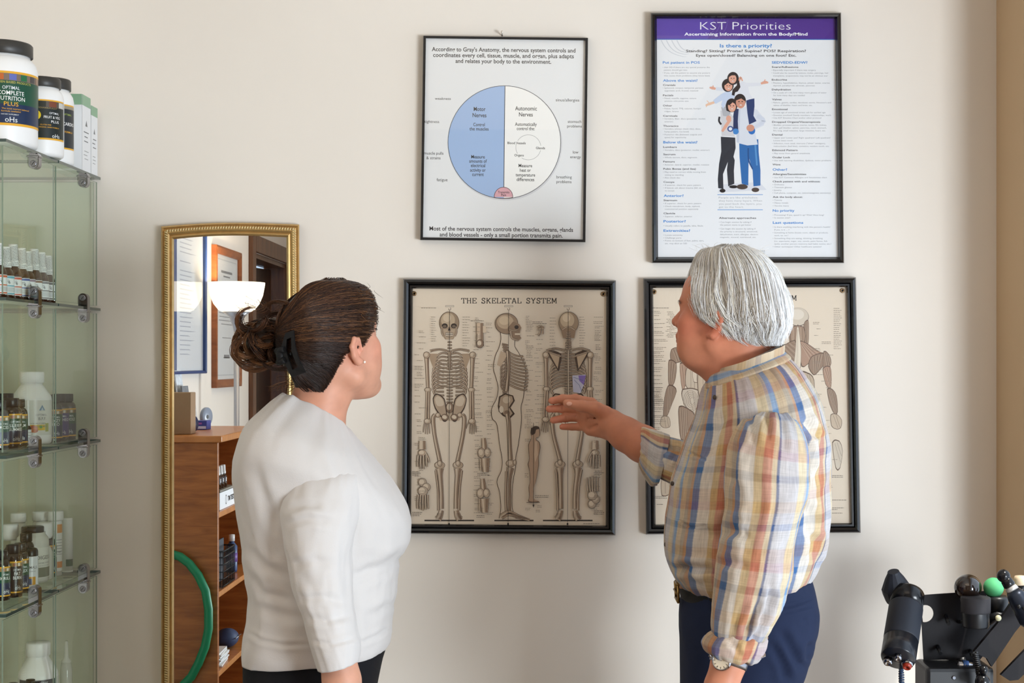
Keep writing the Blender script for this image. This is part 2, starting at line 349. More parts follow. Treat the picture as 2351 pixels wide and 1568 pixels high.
def quad_at(q, u, v):
    a, b, c, d = [np.array(p, float) for p in q]
    return (a*(1-u)+b*u)*(1-v)+(d*(1-u)+c*u)*v
def inset(q, n):
    """corner quad (TL, TR, BR, BL) moved inwards by n px"""
    W = q[1][0]-q[0][0]; H = q[3][1]-q[0][1]
    return [quad_at(q, n/W, n/H), quad_at(q, 1-n/W, n/H), quad_at(q, 1-n/W, 1-n/H), quad_at(q, n/W, 1-n/H)]
def moulding(q, prof, m, parent, name='frame'):
    """prof: (inset px, distance from the wall in m)"""
    mb = MB(); vs = []
    for (n, h) in prof:
        for c in inset(q, n): vs.append(P(c[0], c[1], -h))
    fs = [(4*j+i, 4*j+(i+1) % 4, 4*j+4+(i+1) % 4, 4*j+4+i) for j in range(len(prof)-1) for i in range(4)]
    return mb.add(vs, fs).build(name, m, parent)
def glazing(q, n, y, parent):
    c = inset(q, n); MB().add([P(a[0], a[1], y) for a in c], [(0, 1, 2, 3)]).build('glazing', M_PANE, parent)
M_FRAME = mat('black_lacquer_frame', (14,14,16), 0.24, coat=0.5); M_FRAME2 = mat('black_metal_frame', (20,20,22), 0.35)
INK = (66,64,62)
# ------------------------------------------------------------------ framed charts on the back wall
def xf(x0, y0, k): return lambda x, y: (x0+x/k, y0+y/k)
def framed(name, q, label, cat='picture'):
    c = quad_at(q, .5, 1.0); return empty(name, P(c[0], c[1], 0), label, cat)
# ---- nervous-system chart
q = [(972,82),(1350,87),(1344,556),(965,551)]
fr = framed('framed_poster', q, 'white poster of a half blue circle about nerves in a thin black frame')
moulding(q, [(0,0.0),(0,0.021),(0.6,0.0225),(5.4,0.0225),(6,0.021),(6,0.014)], M_FRAME2, fr)
y = -0.0145; cv = Canvas(plane_place(y)); cv.poly(inset(q, 5.5), (232,232,230))
Z = xf(940, 50, 2.959); SL = 0.0125
def T(s, x, yb, cap, w, align='c', bold=0.012, col=INK, slope=SL*0+0.010):
    px, py = Z(x, yb); cv.text(s, px, py, cap/2.959, col, width=w/2.959, align=align, bold=bold, slope=slope, res=3)
cv.up()
for s, x, yb, w in [("According to Gray's Anatomy, the nervous system controls and", 640, 204, 976), ('coordinates every cell, tissue, muscle, and organ, plus adapts', 639, 243, 956), ('and relates your body to the environment.', 638, 282, 650),
                    ('Most of the nervous system controls the muscles, organs, glands', 624, 1422, 976), ('and blood vessels - only a small portion transmits pain.', 623, 1462, 836)]: T(s, x, yb, 27, w, bold=0.018)
c0 = Z(645, 818); R = 383/2.959; tl = 0.6
cv.ellipse(c0[0]+1.2, c0[1]+2.4, R+2, R+2, (214,214,214), n=80)
cv.ellipse(*c0, R, R, (246,244,238), n=90); cv.ellipse(*c0, R, R, (164,188,222), 90+tl, 270+tl, n=60)
cv.ring(*c0, R, R, 1.3, (70,72,76))
a = Z(649, 437); b = Z(641, 1125); cv.up(); cv.stroke([a, b], 1.6, (58,64,72))
pc = Z(639, 1190); cv.ellipse(pc[0], pc[1], 63/2.959, 66/2.959, (222,170,176), 180, 360, n=30)
cv.ring(pc[0], pc[1], 63/2.959, 66/2.959, 1.2, (90,64,60), 176, 364, 40)
cv.up()
for i in range(8): pass
cv.stroke([Z(639+63*math.cos(math.radians(t)), 1190+ (0 if False else 9*math.sin(math.radians(t)))) for t in range(0, 181, 12)], 1.2, (90,64,60))
for s, x, yb, cp, w in [('weakness',227,530,17,108),('tightness',152,687,18,100),('muscle pulls',165,902,19,132),('& strains',163,934,19,96),('fatigue',222,1083,20,74),
    ('sinus/allergies',1074,541,19,160),('stomach',1122,687,18,92),('problems',1122,718,18,100),('low',1129,895,19,38),('energy',1128,927,18,72),('breathing',1051,1064,19,104),('problems',1050,1096,19,102)]: T(s, x, yb, cp, w, bold=0.004)
for s, x, yb, cp, w in [('Motor',477,606,27,80),('Nerves',476,648,27,94),('Autonomic',792,602,27,148),('Nerves',791,643,27,94)]: T(s, x, yb, cp, w, bold=0.012)
for s, x, yb, cp, w in [('Control',473,709,22,78),('the muscles',473,738,22,130),('Automatically',791,707,22,148),('control the:',790,736,22,122),('Measure',466,928,22,92),('amounts of',466,957,22,120),
    ('electrical',466,987,22,98),('activity or',465,1018,22,106),('current',465,1047,22,78),('Measure',788,988,22,92),('heat or',787,1019,22,74),('temperature',788,1051,22,132),('differences',788,1082,22,120)]: T(s, x, yb, cp, w, bold=0.012)
for s, x, yb, w in [('Blood Vessels',728,831,124),('Glands',890,865,62),('Organs',745,914,64),('Transmits',640,1165,78),('Pain',640,1184,34)]: T(s, x, yb, 15, w, bold=0.016, col=(80,66,66) if yb > 1100 else INK)
g = Z(808, 853)
for a0, a1 in ((-148,-8),(14,122),(150,196)): cv.ring(g[0], g[1], 85/2.959, 85/2.959, 0.6, (110,110,112), a0, a1, 40)
cv.build('poster_print', M_PRINT, fr); glazing(q, 5.5, -0.0205, fr)
nl = MB(); n0 = P(1152, 80, -0.004); nl.tube([P(1153, 82, 0.0), P(1153, 74, -0.02)], 0.0016, 8); nl.lathe(P(1153, 74, -0.02), [(0.0035,0),(0.0035,0.002),(0,0.003)], 12, axis=(0,-1,0))
hang = nl.build('nail', mat('painted_nail', (222,214,202), 0.5)); tag(hang, 'small pale nail holding up the half blue circle poster', 'nail')
# ---- priorities chart
q = [(1494,29),(1931,29),(1938,604),(1497,604)]
fr = framed('framed_poster', q, 'white poster with a purple heading band and a family photo in a black frame')
moulding(q, [(0,0.0),(0,0.022),(1.5,0.027),(4.5,0.030),(9,0.027),(12,0.021),(13.5,0.019),(14,0.014)], M_FRAME, fr)
y = -0.0145; cv = Canvas(plane_place(y)); inn = inset(q, 13.2); cv.poly(inn, (230,231,232))
Z = xf(1480, 20, 5.002); BLUE = (38,128,200)
cv.poly([inn[0], inn[1], Z(2190,348), Z(138,346)], (78,44,136)); cv.poly([inn[0], Z(800,112), Z(720,346), Z(138,346)], (86,58,160)); cv.poly([Z(138,346), Z(2190,348), Z(2190,358), Z(138,357)], (30,96,176))
cv.up()
for k in range(4): cv.stroke([Z(190+60*k, 362), Z(235+60*k, 440), Z(310+55*k, 505-8*k), Z(420+40*k, 545-22*k), Z(480+30*k, 552-34*k)], [2.0, 1.9, 1.6, 1.1, 0.4], (200,203,208), smooth=4)
for k in range(4): cv.stroke([Z(960-40*k, 118), Z(930-42*k, 230), Z(850-45*k, 346)], [0.5, 0.9, 0.4], (110,86,176), smooth=4)
def T(s, x, yb, cap, w, align='l', bold=0.012, col=INK):
    px, py = Z(x, yb); cv.text(s, px, py, cap/5.002, col, width=w/5.002 if w else None, align=align, bold=bold, res=2, cond=1.35)
cv.up()
T('KST Priorities', 637, 240, 88, 1040, bold=-0.012, col=(236,234,240)); T('Ascertaining Information from the Body/Mind', 455, 308, 33, 1416, bold=0.024, col=(240,240,244))
T('Is there a priority?', 864, 444, 38, 598, bold=0.022, col=BLUE); T('Standing? Sitting? Prone? Supine? POS? Respiration?', 475, 499, 28, 1378, bold=0.02); T('Eyes open/closed? Balancing on one foot? Etc.', 590, 550, 28, 1152, bold=0.02)
def heads(L, col, cap, bold):
    for s, x, yb, w in L: T(s, x, yb, cap, w, bold=bold, col=col)
heads([('Put patient in POS',208,631,426),('Above the waist?',210,838,398),('SEDVEDD-EDW?',1460,631,410)], BLUE, 27, 0.022)
heads([('Cranials',210,886,144),('Facials',210,1004,120),('Other',210,1122,106),('Cervicals',211,1240,166),('Thoracics',212,1356,176),('Scars/Adhesions',1460,679,306),('Endocrine',1460,825,176),('Dehydration',1461,938,218),
       ('Valves',1463,1051,110),('Emotional',1463,1164,178),('Dropped Organs/Visceroptosis',1464,1310,554),('Dental',1465,1456,118)], (52,52,54), 19, 0.02)
GR = (128,130,134)
def body(L):
    for s, x, yb, w in L: T(s, x, yb, 16, w, bold=0.0, col=GR)
body([('• Ask OD if there are any special postures the',208,681,540),('patient should get into.',222,712,272),('• If yes, ask the patient to assume any posture',208,745,544),('that causes them problems (they know best)',222,777,526),
 ('• Sphenoid, occiput, temporal, parietal,',208,918,468),('zygomatic arch, frontal, mastoid',228,949,386),('• Nasal, maxilla, zygoma, suture',208,1036,384),('junctions, orbit points, eyes',228,1068,276),('• Palate, hyoid, TMJ, sutures, bumps/',208,1154,440),('ridges, larynx',228,1186,164),
 ('• Vertebra, Blair, discs (posterior, medial,',208,1272,492),('anterior)',228,1304,98),('• Vertebra (always check ribs), discs,',210,1388,434),('hump pattern, rice bowl)',228,1420,280),('• Posterior ribs (between scapula and',210,1453,444),('spine) for superiority',228,1485,250),
 ('• Especially important if there was surgery',1458,713,508),('• Could also be caused by tattoos, moles, piercings, hair',1458,746,654),('transplants, acupuncture; may not be an obvious scar',1475,778,630),('• Pituitary, hypothalamus, thymus, pineal, testes, ovaries,',1458,860,672),('thyroid, parathyroid, adrenals, pancreas',1476,891,478),
 ('• On a scale of 1-10, how many more glasses of water',1460,972,630),('for how many days are needed',1478,1003,360),('• Pyloric, gastric, cardiac, duodenal, cervix, Houston\'s and',1460,1086,680),('valves of bladder, heart and brain, etc.',1478,1117,450),
 ('• Locate age of emotional stress; ask for earliest age',1462,1199,614),('• Emotion involved? Family members, relationships, work',1462,1231,680),('• Use KST Emotion Chart and/or other protocol',1462,1262,566),('• Bladder, prostate/uterus, ovaries, testes, R/L kidney,',1464,1344,626),('liver, gall bladder, spleen, pancreas, navel, stomach,',1480,1376,610),('R/L lung, small intestine, large intestine, heart, etc.',1480,1408,600),('• Upper jaw? Lower jaw? Right quadrant? Left quadrant?',1464,1490,670)])
Z = xf(1480, 310, 5.002)
heads([('Below the waist?',214,96,392),('Anterior?',218,710,230),('Posterior?',217,1004,256),('Extremities?',217,1111,306),('Other?',1469,410,168),('No priority',1471,881,250),('Last questions',1472,1019,350)], BLUE, 27, 0.022)
heads([('Lumbars',213,147,156),('Sacrum',214,231,140),('Femurs',214,315,132),('Pubic Bones (and ilea)',215,398,374),('Coccyx',216,549,128),('Sternum',217,759,156),('Clavicle',217,909,134),('Alternate approaches',853,962,428),
       ('Ethmoid Pattern',1466,184,292),('Ocular Lock',1467,266,206),('Wave',1468,348,92),('Allergies/Sensitivities',1470,459,386),('Check patient with and without:',1470,543,546),('Ask the body about:',1472,721,342)], (52,52,54), 19, 0.02)
body([('• Vertebra, discs (posterior, medial, anterior)',212,181,532),('• Whole sacrum, discs, segments',212,265,390),('• Anterior, lateral, superior, medial, rotation',212,349,528),('• May need to correct while moving from',212,433,490),('sitting to standing',232,466,216),('• Also check disc',212,498,196),
 ('• If anterior, check for panic pattern',214,583,430),('• If lateral, ask about trauma (fall, etc.)',214,615,462),('to coccyx',232,647,110),('• If superior, check for panic pattern',216,793,434),('• Check manubrium, body, xiphoid,',216,826,420),('costosternal junction separately',232,858,386),('• Superior, inferior, anterior',216,943,330),
 ('• Usually refers to patella, tibia, fibula',216,1050,454),('• Locate extremity',216,1157,220),('• Challenge parts',216,1189,206),('• Points on bottom of feet, palms, ears,',216,1221,464),('etc. may elicit an OD',234,1253,252),
 ('• Can begin session by asking if',853,1008,374),('the patient wants to get better',866,1040,358),('• Can begin the session by asking if',853,1084,420),('the priority is structural, emotional,',866,1116,432),('dehydration, scars, allergies, electro-',866,1149,440),('magnetic, visceral, nutritional, etc.',866,1181,414),
 ('Locate exact tooth',1480,71,220),('• Infection, root canal, mercury ("silver" amalgam),',1465,104,612),('malocclusion (bad bite), cavitation, wisdom tooth, etc.',1482,136,638),('• May occur from general anesthesia',1466,218,432),('• Use with learning disabilities, dyslexia, vision problems',1467,300,676),('• Use KST Common Allergies and Sensitivities chart',1469,495,626),
 ('• Orthotics',1470,577,130),('• Titanium glasses',1470,609,220),('• Jewelry',1470,641,102),('• Cell phone, computer, etc. (electromagnetic sensitivity)',1470,673,666),('• Toxicity',1472,755,106),('• Heavy metals',1472,787,176),('• Vaccine injury',1472,820,184),('• Processing? If yes, speed it up? Wait? How long?',1472,926,588),('• Is session over?',1472,958,200),
 ('• Is there anything interfering with this person\'s health?',1472,1064,660),('If yes, is it ... ?',1490,1096,170),('• Something at home (locate room, object or product),',1472,1129,636),('work, car, etc.?',1490,1161,160),('• Something they are eating, drinking, breathing',1472,1194,572),('(i.e. aspartame, sugar, soy, canola, paint fumes, fish',1490,1226,608),('tank); another person; memory; bad habit; toxins; etc.?',1490,1258,652),('• Other techniques? Other healthcare systems?',1472,1290,560)])
for i, s in enumerate(['People are like artichokes;','they have many layers. When','you peel back the layers, you','get to the heart.']): T(s, 852, 728+36*i, 20, [448,496,490,286][i], bold=-0.012, col=(120,124,130))
cv.up(); cv.stroke([Z(836,685), Z(1358,685)], 1.2, BLUE); cv.stroke([Z(836,858), Z(1358,858)], 1.2, BLUE); cv.up()
T('ecific Technique', 1150, 1340, 26, 232, bold=-0.006, col=(70,72,84)); T('FROM THE CORE', 1250, 1360, 11, 132, bold=-0.01, col=(130,130,134))
# the printed photo of the family
Z = xf(1480, 20, 5.002)
def pl(pts, col): cv.poly([Z(*p) for p in pts], col)
def el(x, yy, rx, ry, col, n=24): p = Z(x, yy); cv.ellipse(p[0], p[1], rx/5.002, ry/5.002, col, n=n)
def ln(pts, w, col, sm=4): cv.up(); cv.stroke([Z(*p) for p in pts], [v/5.002 for v in w] if isinstance(w, (list, tuple)) else w/5.002, col, smooth=sm)
SK = (222,164,140); SK2 = (206,146,122); HR = (44,34,32); LB = (196,208,228); WS = (214,218,226)
pl([(1320,1990),(1400,2080),(840,2110),(870,2020)], (214,216,222))
pl([(875,1470),(1040,1480),(1045,1600),(1020,1700),(1035,1740),(1025,1860),(1030,2010),(960,2040),(945,1850),(955,1760),(900,1900),(905,2070),(845,2060),(840,1960),(855,1780),(880,1640)], (46,48,56))
pl([(1085,1500),(1305,1500),(1310,1650),(1330,1850),(1330,2030),(1250,2040),(1240,1860),(1195,1700),(1190,2030),(1115,2010),(1090,1700)], (44,104,168)); ln([(1190,1600),(1195,1740),(1240,1840)], 16, (30,76,132)); ln([(1270,1560),(1290,1800)], 20, (84,142,196))
el(895,2090,34,22,(30,26,28)); el(1020,2045,50,18,(30,26,28)); el(1120,2045,64,30,(74,62,56)); el(1272,2080,44,26,(74,62,56))
pl([(1065,1160),(1180,1120),(1290,1160),(1380,1270),(1370,1340),(1260,1390),(1300,1560),(1180,1570),(1060,1540),(1050,1400)], WS); pl([(1060,1160),(1100,1150),(1085,1540),(1055,1530)], (196,202,214)); ln([(1290,1230),(1370,1290),(1260,1360)], [50,46,30], (206,211,222))
pl([(1165,1050),(1260,1030),(1262,1120),(1250,1230),(1285,1290),(1200,1330),(1180,1200)], (40,58,104)); pl([(1030,1150),(1080,1150),(1070,1290),(1075,1390),(1010,1390),(1015,1250)], (38,50,90))
el(1045,1410,36,34,(66,130,196)); el(1230,1400,40,44,(44,110,186)); el(1215,1370,46,40,SK2)
pl([(870,1170),(980,1190),(1020,1250),(1015,1420),(1040,1470),(885,1460),(880,1330)], (206,204,206)); pl([(880,1130),(950,1120),(985,1200),(960,1240),(900,1230)], (176,176,180)); ln([(860,1240),(855,1290),(880,1330)], 22, (40,38,44)); el(985,1380,36,34,(60,84,140)); el(985,1380,20,20,(226,228,232))
ln([(985,1270),(930,1350),(890,1410)], [34,36,26], SK); el(965,1260,30,34,SK)
pl([(960,940),(1010,970),(1040,1000),(1000,1060),(930,1100),(900,1150),(880,1100),(895,1050),(820,1090),(780,1080),(790,1050),(880,980)], LB); ln([(800,1075),(740,1095),(700,1110)], [26,30,14], (232,190,160)); ln([(740,1080),(715,1055)], 8, (232,190,160)); ln([(730,1095),(705,1130)], 8, (232,190,160)); ln([(900,925),(820,920)], [44,36], WS); ln([(815,920),(775,910),(745,905)], [24,34,12], SK); ln([(790,905),(785,880)], 10, SK)
pl([(1050,900),(1120,830),(1170,850),(1340,850),(1340,885),(1190,895),(1200,960),(1240,1030),(1150,1060),(1050,1010),(1030,960)], (222,223,228)); ln([(1335,860),(1385,845),(1420,850)], [22,36,14], SK); ln([(1370,840),(1385,812)], 10, SK); ln([(1080,840),(1100,790),(1125,830)], [20,26,12], SK)
el(955,880,68,76,HR); el(962,890,46,56,SK); pl([(898,880),(915,830),(970,825),(1005,860),(1000,880),(960,850),(920,880)], HR)
el(1015,800,66,74,HR); pl([(1060,790),(1085,830),(1100,900),(1070,950),(1040,960),(1030,1000),(1000,990),(1010,930),(1060,880)], HR); el(1010,805,44,54,SK); pl([(960,790),(985,740),(1040,735),(1065,790),(1040,765),(1000,765)], HR)
el(1000,1110,66,80,HR); pl([(930,1110),(950,1050),(985,1190),(940,1170)], HR); el(1003,1122,46,64,SK); pl([(955,1100),(985,1050),(1040,1060),(1050,1100),(1010,1075),(975,1110)], HR)
el(1095,1055,68,78,HR); el(1102,1075,54,70,SK2); pl([(1035,1060),(1060,1000),(1120,985),(1160,1040),(1150,1060),(1110,1030),(1060,1050)], HR)
cv.up()
for fx, fy, k in ((962,893,.9),(1010,808,.9),(1003,1125,1),(1102,1078,1.1)):
    for dx in (-17, 17):
        p = Z(fx+dx*k, fy-10*k); cv.ellipse(p[0], p[1], 1.7*k, 1.1*k, (36,26,24), n=10, up=False)
    p = Z(fx+2, fy+26*k); cv.ellipse(p[0], p[1], 2.9*k, 1.1*k, (246,240,236), n=12, up=False); cv.stroke([Z(fx-15*k, fy+20*k), Z(fx, fy+32*k), Z(fx+18*k, fy+21*k)], 0.5, (150,70,66)); cv.stroke([Z(fx, fy), Z(fx+5*k, fy+10*k), Z(fx-2*k, fy+12*k)], 0.4, (170,110,92))
cv.build('poster_print', M_PRINT, fr); glazing(q, 13.5, -0.0195, fr)
# ---- anatomy charts
PAPER = (222,206,184); BD = (70,54,44); BF = (176,154,130); BL = (206,188,164); BM = (134,110,90)
PROF = [(0,0.0),(0,0.018),(2,0.024),(7,0.026),(12,0.022),(13.5,0.0165),(15,0.0195),(19,0.0195),(22,0.014),(22.5,0.009)]
def labels(cv, L, col=(142,128,112), seed=3):
    r = random.Random(seed); cv.up()
    for x, yy, w, n in L:
        for i in range(n):
            xx = x; end = x+w*r.uniform(.55, 1.0)
            while xx < end:
                l = r.uniform(2.2, 6.5); cv.stroke([(xx, yy+i*3.7), (min(xx+l, end), yy+i*3.7)], 1.0, col); xx += l+1.0
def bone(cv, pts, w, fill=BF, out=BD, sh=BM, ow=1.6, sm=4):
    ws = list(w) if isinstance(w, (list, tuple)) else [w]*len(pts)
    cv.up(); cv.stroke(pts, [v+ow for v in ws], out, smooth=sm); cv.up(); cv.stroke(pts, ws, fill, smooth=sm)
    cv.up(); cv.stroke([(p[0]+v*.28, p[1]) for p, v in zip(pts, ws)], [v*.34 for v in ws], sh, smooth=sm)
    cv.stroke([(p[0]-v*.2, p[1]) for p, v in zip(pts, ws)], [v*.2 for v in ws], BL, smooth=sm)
def oval(cv, x, yy, rx, ry, fill=BF, out=BD, ow=.8, n=28):
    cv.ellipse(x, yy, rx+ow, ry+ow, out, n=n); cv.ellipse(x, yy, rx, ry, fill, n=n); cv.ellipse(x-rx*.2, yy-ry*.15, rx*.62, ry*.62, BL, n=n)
def hand(cv, x, yy, k=1.0, flip=1, up=-1):
    for i, (dx, l) in enumerate(((-9,15),(-4.5,19),(0,20),(4.5,18))):
        bone(cv, [(x+dx*k*flip*.6, yy), (x+dx*k*flip, yy-up*-0+12*k*(-up)), (x+dx*1.15*k*flip, yy+(12+l)*k*(-up))], [2.6*k, 2.2*k, 1.3*k], ow=1.0, sm=2)
    bone(cv, [(x+6*k*flip, yy), (x+11*k*flip, yy+8*k*(-up)), (x+14*k*flip, yy+18*k*(-up))], [2.6*k,2.2*k,1.4*k], ow=1.0, sm=2)
    oval(cv, x, yy-2*up*-1*k*0, 8*k, 6*k)
def chart(q, label):
    fr = framed('framed_chart', q, label); moulding(q, PROF, M_FRAME, fr)
    cv = Canvas(plane_place(-0.0092), step=6e-6); cv.poly(inset(q, 22), PAPER); return fr, cv
def eyelet(p, fr):
    MB().lathe(P(p[0], p[1], -0.0105), [(0.0022,0.0),(0.0022,0.0012),(0.0036,0.0022),(0.0054,0.0012),(0.0056,0.0)], 24, axis=(0,-1,0)).build('eyelet', mat('old_brass', (140,112,78), 0.4, 0.9), fr)
q = [(926,640),(1414,644),(1413,1229),(921,1225)]
fr, cv = chart(q, 'wide black framed chart, The Skeletal System, with three brown skeletons')
Z = xf(910, 620, 4.521)
tx = Z(675, 346); cv.slab('THE SKELETAL SYSTEM', tx[0], tx[1], 12.2, 221, (56,50,44), sw=0.16)
def A(x, yy): return Z(x, yy)                      # upper crop
def B(x, yy): return (910+x/4.521, 920+yy/4.521)   # lower crop
def ribs(cv, cx, side, y0, n, w0, w1, dy, back=False):
    for i in range(n):
        t = i/(n-1); w = (w0+(w1-w0)*math.sin(math.pi*(0.15+0.55*t)))
        yy = y0+i*dy
        if back: pts = [(cx+side*4, yy), (cx+side*w*.55, yy+2), (cx+side*w, yy+11), (cx+side*w*.93, yy+20)]
        else: pts = [(cx+side*5, yy), (cx+side*w*.6, yy-1), (cx+side*w, yy+9), (cx+side*w*.86, yy+19), (cx+side*w*.35, yy+26 if i < 7 else yy+20)]
        bone(cv, pts, 3.3, ow=1.5, sm=5)
for cx, kind in ((1032.5,'front'), (1168,'side'), (1304.5,'back')):
    gy = 1195; cv.up(); cv.stroke([(cx-58 if kind != 'side' else cx-33, gy), (cx+56 if kind != 'side' else cx+57, gy)], 3.4, (48,40,34))
    cv.rect(cx-10, 701, cx+10, 705, (150,138,124)); cv.rect(cx-9, 702, cx+9, 704.2, (214,200,180))
    cv.ring(cx, 709, 2.6, 3, 1.0, BD, -60, 200)
def leg(cv, hx, hy, kx, ky, ax, ay, s):
    bone(cv, [(hx, hy), (hx+s*5, hy+10), (hx+s*1, hy+50), (kx, ky-14), (kx, ky-4)], [7,8,7,8,16], ow=1.8); oval(cv, hx-s*6, hy+1, 5, 5)
    oval(cv, kx, ky-2, 11.5, 8); oval(cv, kx, ky-6, 5, 6.5)
    bone(cv, [(kx, ky+6), (kx-s*1, ky+22), (ax, ay-40), (ax, ay-4)], [18,10,8,10], ow=1.8); bone(cv, [(kx+s*9, ky+10), (ax+s*8, ay-50), (ax+s*6.5, ay)], [4,3.4,5], ow=1.4)
    bone(cv, [(ax, ay), (ax+s*3, ay+12), (ax+s*8, ay+20)], [10,12,16], ow=1.5)
    cv.up(); [cv.stroke([(ax+s*(1+2.6*i), ay+6), (ax+s*(2+3.4*i), ay+20)], .7, BD) for i in range(4)]
def arm(cv, sx, sy, ex, ey, wx, wy, s):
    bone(cv, [(sx, sy), (sx+(ex-sx)*.3, sy+(ey-sy)*.3), (ex, ey-8), (ex, ey)], [10,7,6.5,11], ow=1.7); oval(cv, sx, sy-1, 7, 7); oval(cv, ex, ey, 7.5, 5)
    bone(cv, [(ex-2, ey+4), (wx-3, wy-14), (wx-3, wy)], [6,4.2,5], ow=1.3); bone(cv, [(ex+3, ey+5), (wx+3, wy-14), (wx+3, wy)], [5,4,5.5], ow=1.3)
    hand(cv, wx, wy+5, .95, -s)
def spine(cv, x, y0, y1, w0, w1, n):
    for i in range(n):
        t = i/(n-1); yy = y0+(y1-y0)*t; w = w0+(w1-w0)*t
        bone(cv, [(x-w, yy), (x, yy+.8), (x+w, yy)], [2, 4.2, 2], ow=1.4, sm=2)
# front figure
c = 1032.5
cv.poly([(c-22,966),(c-37,930),(c-30,905),(c-12,918),(c-6,940),(c+6,940),(c+12,918),(c+30,905),(c+37,930),(c+22,966)], (196,174,148))
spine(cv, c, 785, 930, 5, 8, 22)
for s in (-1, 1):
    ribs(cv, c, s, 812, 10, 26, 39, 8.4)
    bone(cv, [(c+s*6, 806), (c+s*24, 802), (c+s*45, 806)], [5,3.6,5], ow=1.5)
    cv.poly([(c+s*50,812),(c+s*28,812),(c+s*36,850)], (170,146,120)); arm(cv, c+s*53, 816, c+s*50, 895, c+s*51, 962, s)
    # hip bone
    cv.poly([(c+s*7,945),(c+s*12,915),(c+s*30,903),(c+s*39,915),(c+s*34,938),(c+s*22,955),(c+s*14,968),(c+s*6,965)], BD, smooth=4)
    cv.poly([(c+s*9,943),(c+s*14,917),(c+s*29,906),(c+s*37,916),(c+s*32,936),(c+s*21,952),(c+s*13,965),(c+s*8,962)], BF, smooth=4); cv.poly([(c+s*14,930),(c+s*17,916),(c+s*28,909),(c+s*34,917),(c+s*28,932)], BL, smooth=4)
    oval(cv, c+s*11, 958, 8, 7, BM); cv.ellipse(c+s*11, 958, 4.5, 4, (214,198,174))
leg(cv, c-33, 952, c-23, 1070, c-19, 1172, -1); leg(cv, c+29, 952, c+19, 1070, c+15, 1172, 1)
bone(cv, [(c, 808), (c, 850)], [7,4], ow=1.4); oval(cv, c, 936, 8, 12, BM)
def skull_front(cv, x, back=False):
    cv.ellipse(x, 741, 23, 25.5, BD); cv.ellipse(x, 741, 22.2, 24.7, (150,128,104)); cv.ellipse(x-3, 735, 16, 17, (186,164,136)); cv.ellipse(x-5, 730, 9, 9, (206,186,158))
    if back:
        cv.poly([(x-17,755),(x+17,755),(x+13,776),(x-13,776)], (140,116,94)); bone(cv, [(x-14,757),(x,750),(x+14,757)], 3, ow=1.2); spine(cv, x, 764, 800, 5, 7, 8); return
    cv.poly([(x-18,750),(x+18,750),(x+14,770),(x+9,779),(x-9,779),(x-14,770)], (160,138,114)); cv.poly([(x-14,756),(x+14,756),(x+8,778),(x-8,778)], (180,158,132))
    for s in (-1, 1):
        cv.ellipse(x+s*10.5, 748, 6.8, 5.6, (50,40,34)); cv.ellipse(x+s*10.5, 749, 4.2, 3, (112,96,80)); bone(cv, [(x+s*16,750),(x+s*17,762),(x+s*13,772)], 2.4, ow=1.0, sm=3)
    cv.poly([(x-3.4,759),(x,751),(x+3.4,759)], (44,36,36)); cv.rect(x-8.5, 764, x+8.5, 771, (218,204,182)); cv.up(); cv.stroke([(x-9, 767.5), (x+9, 767.5)], 1.0, BD)
    for i in range(-4, 5): cv.stroke([(x+i*2, 764), (x+i*2, 771)], .5, BD)
    cv.stroke([(x-9,764),(x,762.5),(x+9,764)], .8, BD); cv.stroke([(x-8,772),(x,774),(x+8,772)], .8, BD)
skull_front(cv, c-1)
# side figure
c = 1168
OUT = [(1149,762),(1150,780),(1145,800),(1137,818),(1133,845),(1138,865),(1144,890),(1140,915),(1129,938),(1130,960),(1141,975),(1147,1020),(1153,1055),(1151,1080),(1141,1105),(1147,1130),(1150,1165),(1146,1190)]
OUT2 = [(1183,776),(1182,795),(1192,812),(1204,838),(1207,862),(1204,890),(1201,915),(1196,935),(1197,965),(1190,1020),(1184,1050),(1183,1075),(1177,1110),(1176,1165),(1186,1182),(1215,1192)]
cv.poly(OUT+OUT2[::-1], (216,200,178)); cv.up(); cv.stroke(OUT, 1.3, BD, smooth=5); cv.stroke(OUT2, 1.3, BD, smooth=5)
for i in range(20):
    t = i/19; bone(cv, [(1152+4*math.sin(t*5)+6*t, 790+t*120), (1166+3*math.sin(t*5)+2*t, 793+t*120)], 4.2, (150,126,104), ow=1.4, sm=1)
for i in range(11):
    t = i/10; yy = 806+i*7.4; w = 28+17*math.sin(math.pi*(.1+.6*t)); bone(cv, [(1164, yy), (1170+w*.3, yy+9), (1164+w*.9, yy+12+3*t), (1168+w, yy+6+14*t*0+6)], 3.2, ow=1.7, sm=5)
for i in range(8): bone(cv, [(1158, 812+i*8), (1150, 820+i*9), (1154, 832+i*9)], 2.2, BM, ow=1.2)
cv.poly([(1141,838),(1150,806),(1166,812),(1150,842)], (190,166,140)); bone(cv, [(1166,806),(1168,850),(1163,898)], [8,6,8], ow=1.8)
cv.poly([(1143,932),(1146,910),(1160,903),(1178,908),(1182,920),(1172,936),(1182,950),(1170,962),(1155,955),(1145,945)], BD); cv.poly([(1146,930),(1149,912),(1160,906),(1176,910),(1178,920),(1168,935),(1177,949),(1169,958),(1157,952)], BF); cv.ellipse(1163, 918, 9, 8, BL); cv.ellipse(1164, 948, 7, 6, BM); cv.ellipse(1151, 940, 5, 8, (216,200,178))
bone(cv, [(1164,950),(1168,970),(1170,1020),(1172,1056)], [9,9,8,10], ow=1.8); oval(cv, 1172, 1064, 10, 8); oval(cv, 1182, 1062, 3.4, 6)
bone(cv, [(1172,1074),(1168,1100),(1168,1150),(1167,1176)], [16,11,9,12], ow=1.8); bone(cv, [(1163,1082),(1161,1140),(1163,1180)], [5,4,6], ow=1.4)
bone(cv, [(1150,1187),(1168,1178),(1190,1186),(1216,1194)], [12,12,8,4], ow=1.6)
